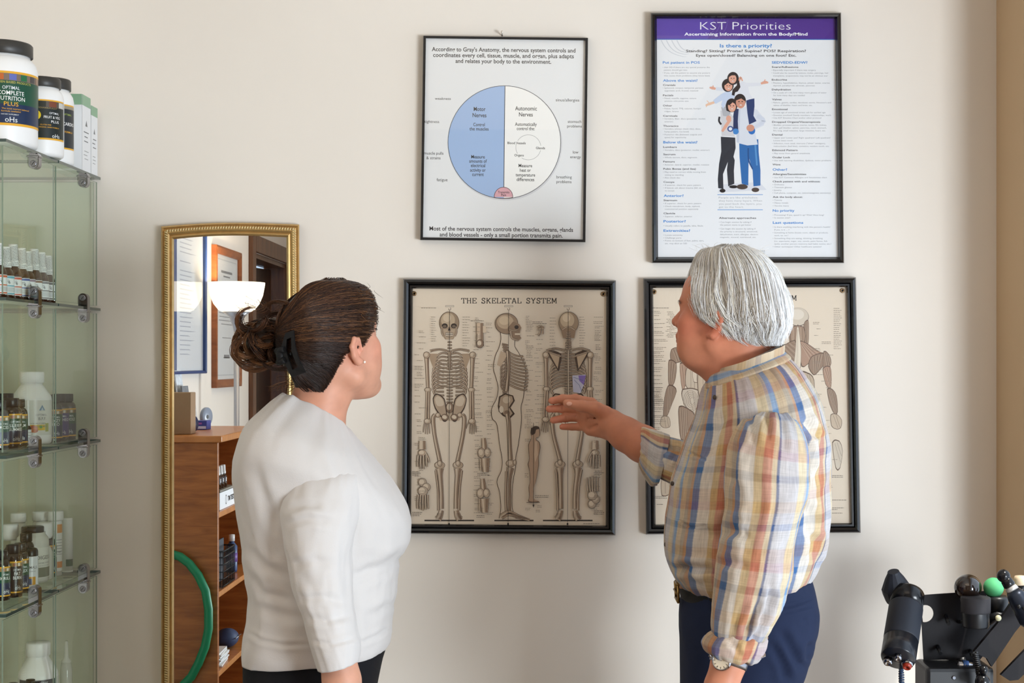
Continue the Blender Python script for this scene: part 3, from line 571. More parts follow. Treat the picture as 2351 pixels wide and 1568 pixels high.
for i in range(6): bone(cv, [(1172+4*i, 1180+i), (1186+5*i, 1190+i*.3)], 1.6, BM, ow=.9, sm=1)
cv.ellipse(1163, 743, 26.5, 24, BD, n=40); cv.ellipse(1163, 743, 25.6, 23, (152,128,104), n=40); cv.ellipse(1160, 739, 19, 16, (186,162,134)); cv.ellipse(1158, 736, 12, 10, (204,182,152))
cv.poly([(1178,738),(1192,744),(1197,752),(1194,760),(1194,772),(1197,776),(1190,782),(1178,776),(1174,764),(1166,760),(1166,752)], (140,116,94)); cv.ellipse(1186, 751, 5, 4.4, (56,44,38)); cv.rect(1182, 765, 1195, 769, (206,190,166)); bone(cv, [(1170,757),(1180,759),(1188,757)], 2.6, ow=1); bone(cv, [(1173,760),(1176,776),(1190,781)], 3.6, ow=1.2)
# back figure
c = 1304.5
for s in (-1, 1):
    ribs(cv, c, s, 812, 10, 26, 40, 8, back=True)
    bone(cv, [(c+s*8, 804), (c+s*30, 800), (c+s*50, 806)], [4,3.4,5], ow=1.4); arm(cv, c+s*51, 816, c+s*50, 893, c+s*52, 958, s)
    cv.poly([(c+s*16,812),(c+s*48,806),(c+s*24,850),(c+s*20,846)], BD, smooth=4); cv.poly([(c+s*19,814),(c+s*45,808),(c+s*24,846)], (186,162,134)); bone(cv, [(c+s*16,818),(c+s*50,806)], 3, ow=1.2, sm=1)
    cv.poly([(c+s*5,960),(c+s*10,912),(c+s*30,903),(c+s*38,918),(c+s*28,945),(c+s*18,965)], BD, smooth=4); cv.poly([(c+s*7,955),(c+s*12,914),(c+s*29,906),(c+s*35,918),(c+s*26,943),(c+s*17,961)], BF, smooth=4); cv.ellipse(c+s*17, 956, 4, 4.5, PAPER)
leg(cv, c-32, 950, c-19, 1068, c-17, 1172, -1); leg(cv, c+30, 950, c+22, 1068, c+16, 1172, 1)
spine(cv, c, 788, 935, 7, 10, 24); cv.up(); cv.stroke([(c, 780), (c, 930)], [3, 4], BL); cv.stroke([(c-2, 780), (c-2, 930)], .7, BD); cv.stroke([(c+2, 780), (c+2, 930)], .7, BD)
skull_front(cv, c+1, True)
cv.poly([(1314,862),(1345,860),(1340,885),(1332,903),(1316,900)], (176,172,186)); cv.poly([(1328,862),(1345,862),(1340,884),(1330,874)], (122,100,160)); cv.up(); cv.stroke([(1318,872),(1330,884),(1336,900)], 1, (86,100,130)); cv.stroke([(1316,866),(1340,874)], 1, (86,100,130))
for cx in (1032.5, 1168, 1304.5):
    cv.up(); cv.stroke([(cx, 712), (cx-1.5, 1205)], .9, (50,42,36)); cv.ellipse(cx-1.5, 1203, 2, 2.6, (40,34,30))
# details round them
bone(cv, [A(868,550), A(868,660), A(868,790)], [14,14,16], ow=2); oval(cv, *A(868,765), 7.6, 9.5, BM); cv.rect(*A(835,548), *A(868,660), (196,172,146)); cv.rect(*A(900,580), *A(930,650), (206,186,160))
bone(cv, [A(1460,600), A(1495,590), A(1530,600)], [5,7,5], ow=1.2); bone(cv, [A(1495,600), A(1490,650), A(1470,680)], [3,3,5], ow=1); bone(cv, [A(1515,610), A(1520,665)], 3, ow=1)
for (x, yy, f) in ((*B(270,470), 1), (*B(2065,470), -1)):
    bone(cv, [(x, yy-12), (x, yy+8)], [14,16], (190,170,146), ow=1.4); oval(cv, x, yy+16, 9, 7)
    for i in range(4): bone(cv, [(x-9+6*i, yy+20), (x-11+7*i, yy+38), (x-11+7.3*i, yy+54-abs(i-1.5)*4)], [4,3.4,2.4], (186,170,148), ow=1.3, sm=2)
    bone(cv, [(x+f*8, yy+16), (x+f*14, yy+28), (x+f*16, yy+38)], [4,3.4,2.4], (186,170,148), ow=1.2, sm=2)
for (x, yy, f) in ((*B(280,960), 1), (*B(2040,960), -1)):
    oval(cv, x-2, yy-25*f, 9, 9, (170,152,132)); oval(cv, x+7, yy-14*f, 9, 9, (170,152,132)); oval(cv, x-1, yy-5*f, 11, 10, (170,152,132))
    for i in range(5): bone(cv, [(x-11+5.4*i, yy+4*f), (x-13+6*i, yy+20*f), (x-13+6.2*i, yy+(40-abs(i-2)*2)*f)], [4,3.2,2.4], (182,164,142), ow=1.2, sm=2)
for (x, yy) in (B(915,560), B(905,980)):
    bone(cv, [(x-2, yy-38), (x, yy-14), (x, yy)], [8,12,20], ow=1.6); oval(cv, x-7, yy-4, 8, 11, (176,156,134)); oval(cv, x+7, yy-5, 7, 10, (176,156,134)); bone(cv, [(x+2, yy+8), (x+3, yy+40)], [20,12], ow=1.6); bone(cv, [(x-9, yy+8), (x-8, yy+36)], 4.4, ow=1.2)
# standing man at the right
SKN = (168,140,116)
mo = [B(x, yy) for x, yy in [(1400,290),(1440,262),(1478,272),(1492,330),(1484,366),(1455,378),(1450,400),(1485,430),(1495,490),(1478,580),(1480,660),(1470,720),(1450,830),(1428,900),(1420,1020),(1490,1050),(1372,1050),(1380,990),(1372,900),(1385,840),(1380,730),(1364,660),(1378,600),(1368,460),(1400,390),(1392,340)]]
cv.poly(mo, (92,74,60), smooth=3); cxm = B(1430, 650); cv.poly([((p[0]-cxm[0])*.90+cxm[0], (p[1]-cxm[1])*.985+cxm[1]) for p in mo], SKN, smooth=3)
cv.poly([B(*p) for p in [(1392,330),(1398,285),(1440,262),(1480,270),(1486,292),(1450,300),(1440,340),(1405,360)]], (70,58,50)); cv.poly([B(*p) for p in [(1440,420),(1460,420),(1470,560),(1440,640),(1430,560)]], (190,164,138))
cv.up(); cv.stroke([B(1424,228), B(1424,1080)], 1.0, (50,42,36)); cv.poly([B(1414,1078), B(1434,1078), B(1424,1112)], (36,30,28)); cv.up(); cv.stroke([B(1350,1055), B(1490,1055)], 1, BD)
# captions: grey ticks, too fine to read in the photo
r = random.Random(5); LL = []
for k in range(30): LL.append((r.choice([952, 957, 962]), 760+k*13.6, r.uniform(12, 26), r.choice([1,1,2,3])))
for k in range(44): LL.append((1088+r.uniform(-2, 4), 730+k*10.4, r.uniform(10, 24), r.choice([1,1,2])))
for k in range(42): LL.append((1118+r.uniform(-3, 3), 742+k*10.6, r.uniform(8, 22), r.choice([1,1,2])))
for k in range(40): LL.append((1205+r.uniform(-1, 5), 726+k*11.3, r.uniform(10, 26), r.choice([1,1,2,3])))
for k in range(40): LL.append((1228+r.uniform(-2, 6), 758+k*10.6, r.uniform(10, 22), r.choice([1,1,2])))
for k in range(44): LL.append((1366+r.uniform(-4, 2), 728+k*10.5, r.uniform(10, 22), r.choice([1,2,3,4])))
for k in range(12): LL.append((990, 728+k*5, 12, 1)); LL.append((1062, 728+k*6, 18, 1)); LL.append((1330, 728+k*6, 14, 1)); LL.append((1262, 730+k*7, 16, 1))
LL = [l for l in LL if not (1205 < l[0] < 1245 and 970 < l[1] < 1160)]
labels(cv, LL); labels(cv, [(967,707,52,1)], (90,80,70))
labels(cv, [(*B(165,738),24,3),(*B(165,1160),26,3),(*B(840,755),30,2),(*B(832,1192),30,2),(*B(1440,985),32,2),(*B(2060,730),26,3),(*B(2055,1143),26,3),(*B(1940,1275),48,1),(*A(772,527),42,1),(*A(1412,538),40,2)], (72,62,54), 9)
cv.build('chart_print', M_PRINT, fr); glazing(q, 22.2, -0.0135, fr)
eyelet((951, 674), fr); eyelet((1385, 675), fr)
# muscular system
q = [(1477,639),(1965,637),(1976,1223),(1483,1227)]
fr, cv = chart(q, 'wide black framed muscle chart hanging behind the white-haired man')
Z = xf(1460, 620, 2.528)
cv.slab('THE MUSCULAR SYSTEM', 1609, 690, 12, 222, (56,50,44), sw=0.16)
MU = (150,126,106); MD = (96,76,62); ML = (196,176,152); MR = (170,138,116)
def zp(pts): return [Z(*p) for p in pts]
def muscle(pts, fill=MU, n=5, up=True):
    pp = zp(pts); cv.poly(pp, MD, smooth=5); c0 = np.mean(np.array(pp), 0); cv.poly([tuple((np.array(p)-c0)*.93+c0) for p in pp], fill, smooth=5)
    a = np.array(pp); k = len(a); cv.up()
    for i in range(n):
        t = (i+.5)/n; h = k//2
        L = a[0]*(1-t)+a[k-1]*t if k % 2 == 0 else a[0]; s0 = a[0]*(1-t)+a[1]*t; s1 = a[h+1 if h+1 < k else h]*(1-t)+a[h]*t
        cv.stroke([s0*.9+c0*.1, (s0+s1)/2*.85+c0*.15, s1*.9+c0*.1], .55, MD if i % 2 else ML)
cv.up()
# front figure (left of the man)
muscle([(205,460),(250,445),(285,450),(275,520),(235,540),(200,520)], MU, 6); muscle([(250,455),(330,450),(365,470),(372,530),(310,548),(258,535)], (186,166,142), 7)
muscle([(192,520),(235,540),(232,620),(215,670),(190,665),(186,590)], MU, 5); muscle([(186,670),(220,672),(236,705),(205,790),(180,850),(158,850),(165,740)], MU, 6)
muscle([(150,850),(188,850),(200,880),(196,912),(160,916),(140,895)], ML, 4)
muscle([(255,540),(300,560),(296,640),(275,700),(262,660)], MR, 5); muscle([(300,555),(370,545),(372,700),(300,690),(285,640)], (190,172,150), 6); muscle([(330,575),(370,570),(372,640),(335,650)], (206,188,166), 3)
muscle([(270,690),(372,700),(372,830),(330,850),(275,770)], (196,180,160), 6)
for i in range(5): cv.ring(*Z(318+i*2, 760), 17-3*i, 24-4*i, .7, (120,104,90))
muscle([(250,790),(300,800),(345,850),(310,985),(262,985),(248,880)], MU, 8); muscle([(350,800),(420,800),(430,900),(420,985),(330,985)], (168,146,124), 7); muscle([(360,540),(470,540),(470,800),(375,800)], (186,166,142), 8)
for (x0, x1, yy0, yy1) in ((180,212,1010,1180),): muscle([(150,1190),(200,1180),(205,1290),(150,1310)], ML, 4)
# back figure (right of the man)
cv.ellipse(*Z(940,272), 25, 21.5, (110,94,80)); cv.ellipse(*Z(940,270), 24, 20.5, (206,192,172)); cv.ellipse(*Z(936,258), 16, 12, (220,208,190))
muscle([(882,290),(900,300),(905,340),(912,410),(890,415),(884,340)], MU, 4); muscle([(1000,290),(980,300),(970,340),(975,420),(1000,430),(1004,340)], MU, 4); muscle([(905,330),(975,330),(980,420),(900,420)], (160,134,112), 6)
muscle([(830,460),(905,410),(930,420),(920,560),(860,520)], MU, 8); muscle([(945,420),(985,420),(1060,470),(1100,490),(1010,540),(960,560)], MR, 8)
muscle([(935,330),(945,330),(960,480),(950,590),(915,590),(925,470)], (222,208,186), 3)
muscle([(1020,500),(1090,480),(1110,520),(1060,590),(1030,610),(1000,560)], MU, 7); muscle([(1090,470),(1122,490),(1134,540),(1110,590),(1085,560)], MU, 5)
muscle([(1085,570),(1128,560),(1136,640),(1128,690),(1100,660)], MR, 6); muscle([(1110,690),(1140,690),(1165,730),(1172,820),(1155,840),(1125,780)], MU, 6)
muscle([(1130,840),(1165,835),(1195,870),(1190,915),(1165,925),(1135,905)], ML, 4)
muscle([(950,590),(1010,600),(1035,640),(1040,740),(1065,815),(980,815),(950,700)], (186,166,142), 8); muscle([(880,560),(945,590),(945,815),(880,815)], (176,152,130), 7); muscle([(1015,690),(1040,700),(1060,800),(1040,830)], MD, 2)
muscle([(870,815),(1070,815),(1100,1000),(1090,1200),(900,1200)], MU, 12)
muscle([(1140,1000),(1180,990),(1200,1050),(1185,1150),(1160,1150)], (206,192,172), 5)
r = random.Random(8); LL = []
for k in range(34): LL.append((1502, 715+k*9.2, r.uniform(14, 34), r.choice([1,2])))
for k in range(18): LL.append((1532+r.uniform(-4, 8), 716+k*3.4, 22, 1))
for k in range(22): LL.append((1914, 708+k*4.4, 20, 1))
for k in range(26): LL.append((1862+r.uniform(-6, 40), 740+k*15, r.uniform(14, 26), r.choice([1,2])))
for k in range(10): LL.append((1505, 890+k*4, 24, 1))
labels(cv, LL); labels(cv, [(1505,1140,28,2),(1508,1158,24,1),(1906,1092,32,2),(1908,1148,36,1),(1900,1166,40,2),(1904,1178,30,1),(1500,707,52,1)], (84,74,66), 4)
cv.build('chart_print', M_PRINT, fr); glazing(q, 22.2, -0.0135, fr)
eyelet((1502, 670), fr); eyelet((1934, 667), fr)
# ------------------------------------------------------------------ soft shapes: distance fields, lofts, strands
def rows_interp(rows, n):
    """rows of numbers -> n rows along a smooth curve through them"""
    a = np.array(rows, float); k = len(a); L = np.concatenate([[0], np.cumsum(np.linalg.norm(np.diff(a[:, :4], axis=0), axis=1)+1e-6)])
    ts = np.linspace(0, L[-1], n); out = []
    m = np.zeros_like(a)
    d = np.diff(a, axis=0)/np.diff(L)[:, None]
    m[1:-1] = np.where(d[:-1]*d[1:] > 0, 2*d[:-1]*d[1:]/(d[:-1]+d[1:]+1e-12), 0); m[0] = d[0]; m[-1] = d[-1]
    for t in ts:
        i = min(max(int(np.searchsorted(L, t)-1), 0), k-2); h = L[i+1]-L[i]; u = (t-L[i])/h
        out.append((2*u**3-3*u**2+1)*a[i]+(u**3-2*u**2+u)*h*m[i]+(-2*u**3+3*u**2)*a[i+1]+(u**3-u**2)*h*m[i+1])
    return np.array(out)
from mathutils import noise as NZ
def loft(name, rows, mats, parent, n=72, m=90, e=2.3, folds=(), creases=(), hollow=False, closed_top=True, swap=False, uo=0.0, vo=0.0, roll=0.0, twist=0.0):
    """rows: (lx, ly, rx, ry, depth y, half depth): rings that span the left and right contour points of the photo (7th value: how far the near side is pulled up, px).
    folds: (amp, freq across, freq along, seed); creases: (points px, width px, depth m)"""
    R = rows_interp([tuple(r)+(0.0,)*(7-len(r)) for r in rows], m); k = len(R); a = np.linspace(0, 2*math.pi, n, endpoint=False)
    V = np.zeros((k, n, 3))
    for j, r in enumerate(R):
        A, B = P(r[0], r[1], r[4]), P(r[2], r[3], r[4]); c = np.array((A+B)/2); h = np.array((B-A)/2)
        ca, sa = np.cos(a), np.sin(a); ca = np.sign(ca)*np.abs(ca)**(2/e); sa = np.sign(sa)*np.abs(sa)**(2/e)
        V[j] = c+ca[:, None]*h+sa[:, None]*np.array((0, r[5], 0)); V[j][:, 2] += S(r[6], r[4])*np.maximum(0, -sa)
    # arc coordinates (shared by the weave)
    girth = np.linalg.norm(np.roll(V, -1, 1)-V, axis=2); gm = girth.sum(1).mean()
    i0 = int(np.argmin(np.abs(a-1.5*math.pi)))          # zero in the middle of the side that faces -y
    cum = np.concatenate([np.zeros((k, 1)), np.cumsum(girth, 1)[:, :-1]], 1); U = cum-cum[:, i0:i0+1]; U = U*(0.35+0.65*gm/girth.sum(1))[:, None]
    mid = V.mean(1); W = np.concatenate([[0], np.cumsum(np.linalg.norm(np.diff(mid, axis=0), axis=1))]); W = np.repeat(W[:, None], n, 1)
    U = U+twist*W
    # normals
    du = np.roll(V, -1, 1)-np.roll(V, 1, 1); dv = np.gradient(V, axis=0); N = np.cross(du, dv); N /= np.linalg.norm(N, axis=2)[:, :, None]+1e-9
    out = V-mid[:, None, :]; N *= np.sign((N*out).sum(2).mean() or 1)
    D = np.zeros((k, n))
    for amp, fa, fl, sd in folds:
        for j in range(k):
            for i in range(n):
                x = NZ.noise(Vector((math.cos(a[i])*fa+sd, math.sin(a[i])*fa, W[j, 0]*fl))); D[j, i] += amp*(1-2*abs(x)*1.4)
    if creases:
        p = DIST+V[:, :, 1]; X = VPX+V[:, :, 0]*F_PX/p; Y = VPY-(V[:, :, 2]-EYE)*F_PX/p; face = N[:, :, 1] < 0.25
        for pts, w, dep in creases:
            best = np.full((k, n), 1e9); tt = np.zeros((k, n)); q = np.array(pts, float); sg = len(q)-1
            for g in range(sg):
                d = q[g+1]-q[g]; t = np.clip(((X-q[g, 0])*d[0]+(Y-q[g, 1])*d[1])/(d@d), 0, 1)
                ds = np.hypot(X-q[g, 0]-t*d[0], Y-q[g, 1]-t*d[1]); b = ds < best; best[b] = ds[b]; tt[b] = ((g+t)/sg)[b]
            fade = np.clip(np.minimum(tt, 1-tt)*5, 0.0, 1)
            D -= np.where(face, dep*fade*(np.exp(-(best/w)**2)-0.55*np.exp(-((best-1.9*w)/(1.1*w))**2)), 0)
    V = V+N*D[:, :, None]
    vs = V.reshape(-1, 3).tolist(); us = U.reshape(-1).tolist(); ws = W.reshape(-1).tolist(); fs = []
    for j in range(k-1):
        for i in range(n): fs.append((j*n+i, j*n+(i+1) % n, (j+1)*n+(i+1) % n, (j+1)*n+i))
    seam = None
    if closed_top:
        vs.append(V[0].mean(0).tolist()); us.append(0); ws.append(0); c = len(vs)-1
        fs += [(i, (i+1) % n, c)[::-1] for i in range(n)]
    def ring(pts, w):
        b = len(vs); vs.extend(pts.tolist()); us.extend(U[-1].tolist()); ws.extend([w]*n); return b
    last = (k-1)*n
    if hollow:
        c = V[-1].mean(0); d = V[-1].mean(0)-V[-4].mean(0); d = d/np.linalg.norm(d)
        for sc, bk in ((0.94, 0.0), (0.88, -0.006), (0.86, -0.035)):
            b = ring(c+(V[-1]-c)*sc+d*bk, W[-1, 0]); fs += [(last+i, last+(i+1) % n, b+(i+1) % n, b+i) for i in range(n)]; last = b
    else:
        vs.append(V[-1].mean(0).tolist()); us.append(0); ws.append(W[-1, 0]); c = len(vs)-1
        fs += [(last+i, last+(i+1) % n, c) for i in range(n)]
    me = mesh_np(vs, fs)
    if swap: us, ws = ws, us
    for nm, arr, off in (('weave_u', us, uo), ('weave_v', ws, vo)):
        at = me.attributes.new(nm, 'FLOAT', 'POINT'); at.data.foreach_set('value', np.array(arr, np.float32)+off)
    bm = bmesh.new(); bm.from_mesh(me); bmesh.ops.recalc_face_normals(bm, faces=bm.faces); bm.to_mesh(me); bm.free()
    return link_mesh(name, me, mats, parent)
# ---- distance field
class Field:
    def __init__(s): s.p = []
    def cone(s, a, b, ra, rb=None, k=0.012, sub=False): s.p.append(('c', np.array(a, float), np.array(b, float), ra, rb if rb is not None else ra, k, sub)); return s
    def ell(s, c, r, R=None, k=0.012, sub=False): s.p.append(('e', np.array(c, float), np.array(r, float), np.eye(3) if R is None else np.array(R, float), 0, k, sub)); return s
    def chain(s, pts, rs, k=0.01):
        for i in range(len(pts)-1): s.cone(pts[i], pts[i+1], rs[i], rs[i+1], k)
        return s
    def __call__(s, X):
        d = None
        for t, a, b, c, e, k, sub in s.p:
            if t == 'c':
                ab = b-a; h = np.clip(((X-a)@ab)/(ab@ab+1e-12), 0, 1); q = X-a-h[:, None]*ab; v = np.sqrt((q*q).sum(1))-(c+(e-c)*h)
            else:
                q = (X-a)@c; k0 = np.sqrt(((q/b)**2).sum(1)); k1 = np.sqrt(((q/(b*b))**2).sum(1))+1e-9; v = k0*(k0-1)/k1
            if d is None: d = v; continue
            if sub:
                h = np.clip(0.5-0.5*(d+v)/k, 0, 1); d = d*(1-h)-v*h+k*h*(1-h)
            else:
                h = np.clip(0.5+0.5*(v-d)/k, 0, 1); d = v*(1-h)+d*h-k*h*(1-h)
        return d
def skin_field(fn, lo, hi, h, block=8):
    lo = np.array(lo, float); nb = np.ceil((np.array(hi)-lo)/(h*block)).astype(int); N = nb*block
    gb = np.stack(np.meshgrid(*[np.arange(n) for n in nb], indexing='ij'), -1).reshape(-1, 3)
    cen = lo+(gb*block+(block-1)/2)*h; dc = fn(cen); act = np.abs(dc) < h*block*1.15+0.012
    vol = np.repeat(np.repeat(np.repeat(dc.reshape(nb).astype(np.float32), block, 0), block, 1), block, 2)
    off = np.stack(np.meshgrid(*[np.arange(block)]*3, indexing='ij'), -1).reshape(-1, 3)
    ab = gb[act]
    for s in range(0, len(ab), 400):
        idx = (ab[s:s+400, None, :]*block+off[None]).reshape(-1, 3); vol[idx[:, 0], idx[:, 1], idx[:, 2]] = fn(lo+idx*h)
    ins = vol < 0; c = np.zeros(tuple(N-1), np.int8)
    for dx in (0, 1):
        for dy in (0, 1):
            for dz in (0, 1): c += ins[dx:N[0]-1+dx, dy:N[1]-1+dy, dz:N[2]-1+dz]
    cells = np.argwhere((c > 0) & (c < 8)); del c
    ind = np.full(tuple(N-1), -1, np.int32); ind[cells[:, 0], cells[:, 1], cells[:, 2]] = np.arange(len(cells))
    acc = np.zeros((len(cells), 3)); cnt = np.zeros(len(cells))
    for ax in range(3):
        o1, o2 = [i for i in range(3) if i != ax]
        for u in (0, 1):
            for v in (0, 1):
                A = cells.copy(); A[:, o1] += u; A[:, o2] += v; B = A.copy(); B[:, ax] += 1
                va = vol[A[:, 0], A[:, 1], A[:, 2]]; vb = vol[B[:, 0], B[:, 1], B[:, 2]]; m = (va < 0) != (vb < 0)
                t = np.where(m, va/(va-vb+1e-20), 0); pt = A.astype(float); pt[:, ax] += t
                acc[m] += pt[m]; cnt[m] += 1
    V = lo+acc/np.maximum(cnt, 1)[:, None]*h; F = []
    for ax in range(3):
        o1, o2 = [(1, 2), (2, 0), (0, 1)][ax]
        sl = [slice(None)]*3; sl[ax] = slice(0, N[ax]-1); sh = [slice(None)]*3; sh[ax] = slice(1, N[ax])
        m = ins[tuple(sl)] != ins[tuple(sh)]; e = np.argwhere(m); e = e[(e[:, o1] > 0) & (e[:, o2] > 0) & (e[:, o1] < N[o1]-1) & (e[:, o2] < N[o2]-1)]
        q = []
        for u, v in ((-1, -1), (0, -1), (0, 0), (-1, 0)):
            w = e.copy(); w[:, o1] += u; w[:, o2] += v; q.append(ind[w[:, 0], w[:, 1], w[:, 2]])
        q = np.stack(q, 1); flip = ~ins[e[:, 0], e[:, 1], e[:, 2]]; q[flip] = q[flip][:, ::-1]; F.append(q[(q >= 0).all(1)])
    return V, np.concatenate(F)
def np_mesh(name, V, F, mats, parent, color=None):
    me = bpy.data.meshes.new(name); me.vertices.add(len(V)); me.vertices.foreach_set('co', np.asarray(V, np.float32).ravel())
    k = F.shape[1]; me.loops.add(len(F)*k); me.loops.foreach_set('vertex_index', F.astype(np.int32).ravel())
    me.polygons.add(len(F)); me.polygons.foreach_set('loop_start', np.arange(0, len(F)*k, k, dtype=np.int32)); me.update(calc_edges=True)
    me.polygons.foreach_set('use_smooth', np.ones(len(F), dtype=bool)); me.validate()
    if color is not None:
        ca = me.color_attributes.new('Col', 'FLOAT_COLOR', 'POINT'); c = np.ones((len(V), 4), np.float32); c[:, :3] = color; ca.data.foreach_set('color', c.ravel())
    return link_mesh(name, me, mats, parent)
def strands(paths, r0, cols, sides=3):
    """paths: list of (n, 3) arrays -> thin tapered tubes (V, F, colour)"""
    Vs, Fs, Cs = [], [], []; b = 0
    ang = np.arange(sides)*2*math.pi/sides
    for p, c, r in zip(paths, cols, r0):
        n = len(p); t = np.gradient(p, axis=0); t /= np.linalg.norm(t, axis=1)[:, None]+1e-9
        ref = np.array((0.31, 0.9, 0.2)); s = np.cross(t, ref); s /= np.linalg.norm(s, axis=1)[:, None]+1e-9; u = np.cross(s, t)
        w = r*np.clip(np.minimum(np.linspace(0.5, 3, n), np.linspace(2.6, 0.25, n)), 0, 1)
        V = p[:, None, :]+w[:, None, None]*(np.cos(ang)[None, :, None]*s[:, None, :]+np.sin(ang)[None, :, None]*u[:, None, :])
        Vs.append(V.reshape(-1, 3)); j = np.arange(n-1)[:, None]*sides+np.arange(sides)[None]; j2 = np.arange(n-1)[:, None]*sides+(np.arange(sides)[None]+1) % sides
        Fs.append((np.stack([j, j2, j2+sides, j+sides], -1)+b).reshape(-1, 4)); Cs.append(np.repeat(np.array(c)[None], n*sides, 0)); b += n*sides
    return np.concatenate(Vs), np.concatenate(Fs), np.concatenate(Cs)
def frame_of(yaw, pitch, side):
    """head axes: forward, left, up. side +1 looks towards +x, -1 towards -x; yaw turns away from the camera; pitch lifts the chin"""
    f = Vector((side*math.cos(yaw), math.sin(yaw), 0)); l = Vector((0, 0, 1)).cross(f); u = Vector((0, 0, 1))
    f2 = f*math.cos(pitch)+u*math.sin(pitch); u2 = u*math.cos(pitch)-f*math.sin(pitch)
    return np.array([f2, l, u2]).T
def head_field(fd, o, R, k=1.0, male=True, ears=True, cz=1.0, cf=0.0):
    """cz shortens the lower face, cf draws the chin back"""
    o = np.array(o)
    def H(f, l, u): return o+R@np.array((f*k, l*k, u*k))
    fd.ell(H(-.012,0,.030), np.array((.098,.076,.092))*k, R, .02)
    fd.ell(H(.045,0,.040), np.array((.052,.064,.056))*k, R, .025); fd.ell(H(.042,0,-.035*cz), np.array((.054,.060,.082*cz))*k, R, .025)
    if male: fd.ell(H(.056,0,.050), np.array((.049,.060,.050))*k, R, .02)
    for s in (-1, 1):
        fd.cone(H(-.002,s*.050,-.055*cz), H(.070-cf,s*.016,-.100*cz), .026*k, .020*k, .025)
        fd.ell(H(.062,s*.043,-.018), np.array((.026,.022,.022))*k, R, .02)
        if not male: fd.ell(H(.052,s*.040,-.050), np.array((.030,.022,.030))*k, R, .02)
        else: fd.ell(H(.045,s*.044,-.060), np.array((.034,.022,.036))*k, R, .02)
    fd.ell(H(.080-cf,0,-.100*cz), np.array((.020,.024,.017))*k, R, .018)
    fd.cone(H(.088,.030,.020), H(.094,-.030,.020), .012*k, .012*k, .015)
    fd.cone(H(.092,0,.018), H(.113 if male else .106,0,-.022), .007*k, .0105*k if male else .0090*k, .010)
    for s in (-1, 1): fd.ell(H(.100,s*.011,-.027), np.array((.010,.007,.007))*k, R, .007)
    for s in (-1, 1): fd.ell(H(.104,s*.031,.000), np.array((.012,.015,.008))*k, R, .010, sub=True); fd.ell(H(.083,s*.031,.006), np.array((.0105,.016,.010))*k, R, .006)
    fd.cone(H(.092,.020,-.058*cz), H(.098,0,-.056*cz), .0075*k, .008*k, .006); fd.cone(H(.092,-.020,-.058*cz), H(.098,0,-.056*cz), .0075*k, .008*k, .006)
    fd.cone(H(.089,.017,-.070*cz), H(.095,0,-.070*cz), .0075*k, .009*k, .006); fd.cone(H(.089,-.017,-.070*cz), H(.095,0,-.070*cz), .0075*k, .009*k, .006)
    fd.cone(H(.106,.016,-.064*cz), H(.106,-.016,-.064*cz), .003*k, .003*k, .006, sub=True)
    for s in ((-1, 1) if ears else ()):   # ears: rim, lobe and the hollow
        e = [H(.009,s*.077,-.006), H(.004,s*.080,.016), H(-.009,s*.083,.021), H(-.020,s*.085,.009), H(-.018,s*.083,-.010), H(-.006,s*.079,-.026), H(.004,s*.077,-.028)]
        fd.chain(e, [.0045*k,.0046*k,.0050*k,.0050*k,.0050*k,.0070*k,.0058*k], .004)
        fd.ell(H(-.006,s*.077,-.003), np.array((.014,.006,.022))*k, R, .006)
        fd.chain([H(-.003,s*.081,.013), H(-.012,s*.083,.004), H(-.008,s*.082,-.013)], [.0032*k,.0036*k,.0032*k], .004)
        fd.ell(H(.001,s*.084,-.006), np.array((.0075,.009,.0125))*k, R, .003, sub=True)
    return H
def skin_color(V, base, spots):
    c = np.repeat(np.array(lin(base))[None], len(V), 0)
    for p, r, col, w in spots:
        d = np.linalg.norm(V-np.array(p), axis=1); g = (w*np.exp(-(d/r)**2))[:, None]; c = c*(1-g)+np.array(lin(col))*g
    return c
def skin_mat(name):
    m = mat(name, attr='Col', rough=0.48, spec=0.4, sss=0.12, noise=(38, 0.10), bump=(260, 0.10, 0.0006)); return m
def fingers(fd, wrist, knuckles, digits, thumb, rk=.0125, k=.008):
    for q in knuckles: fd.cone(wrist, q, rk*1.25, rk, .016)
    for pts, rs in digits: fd.chain(pts, rs, .0035)
    fd.chain(*thumb, .006)

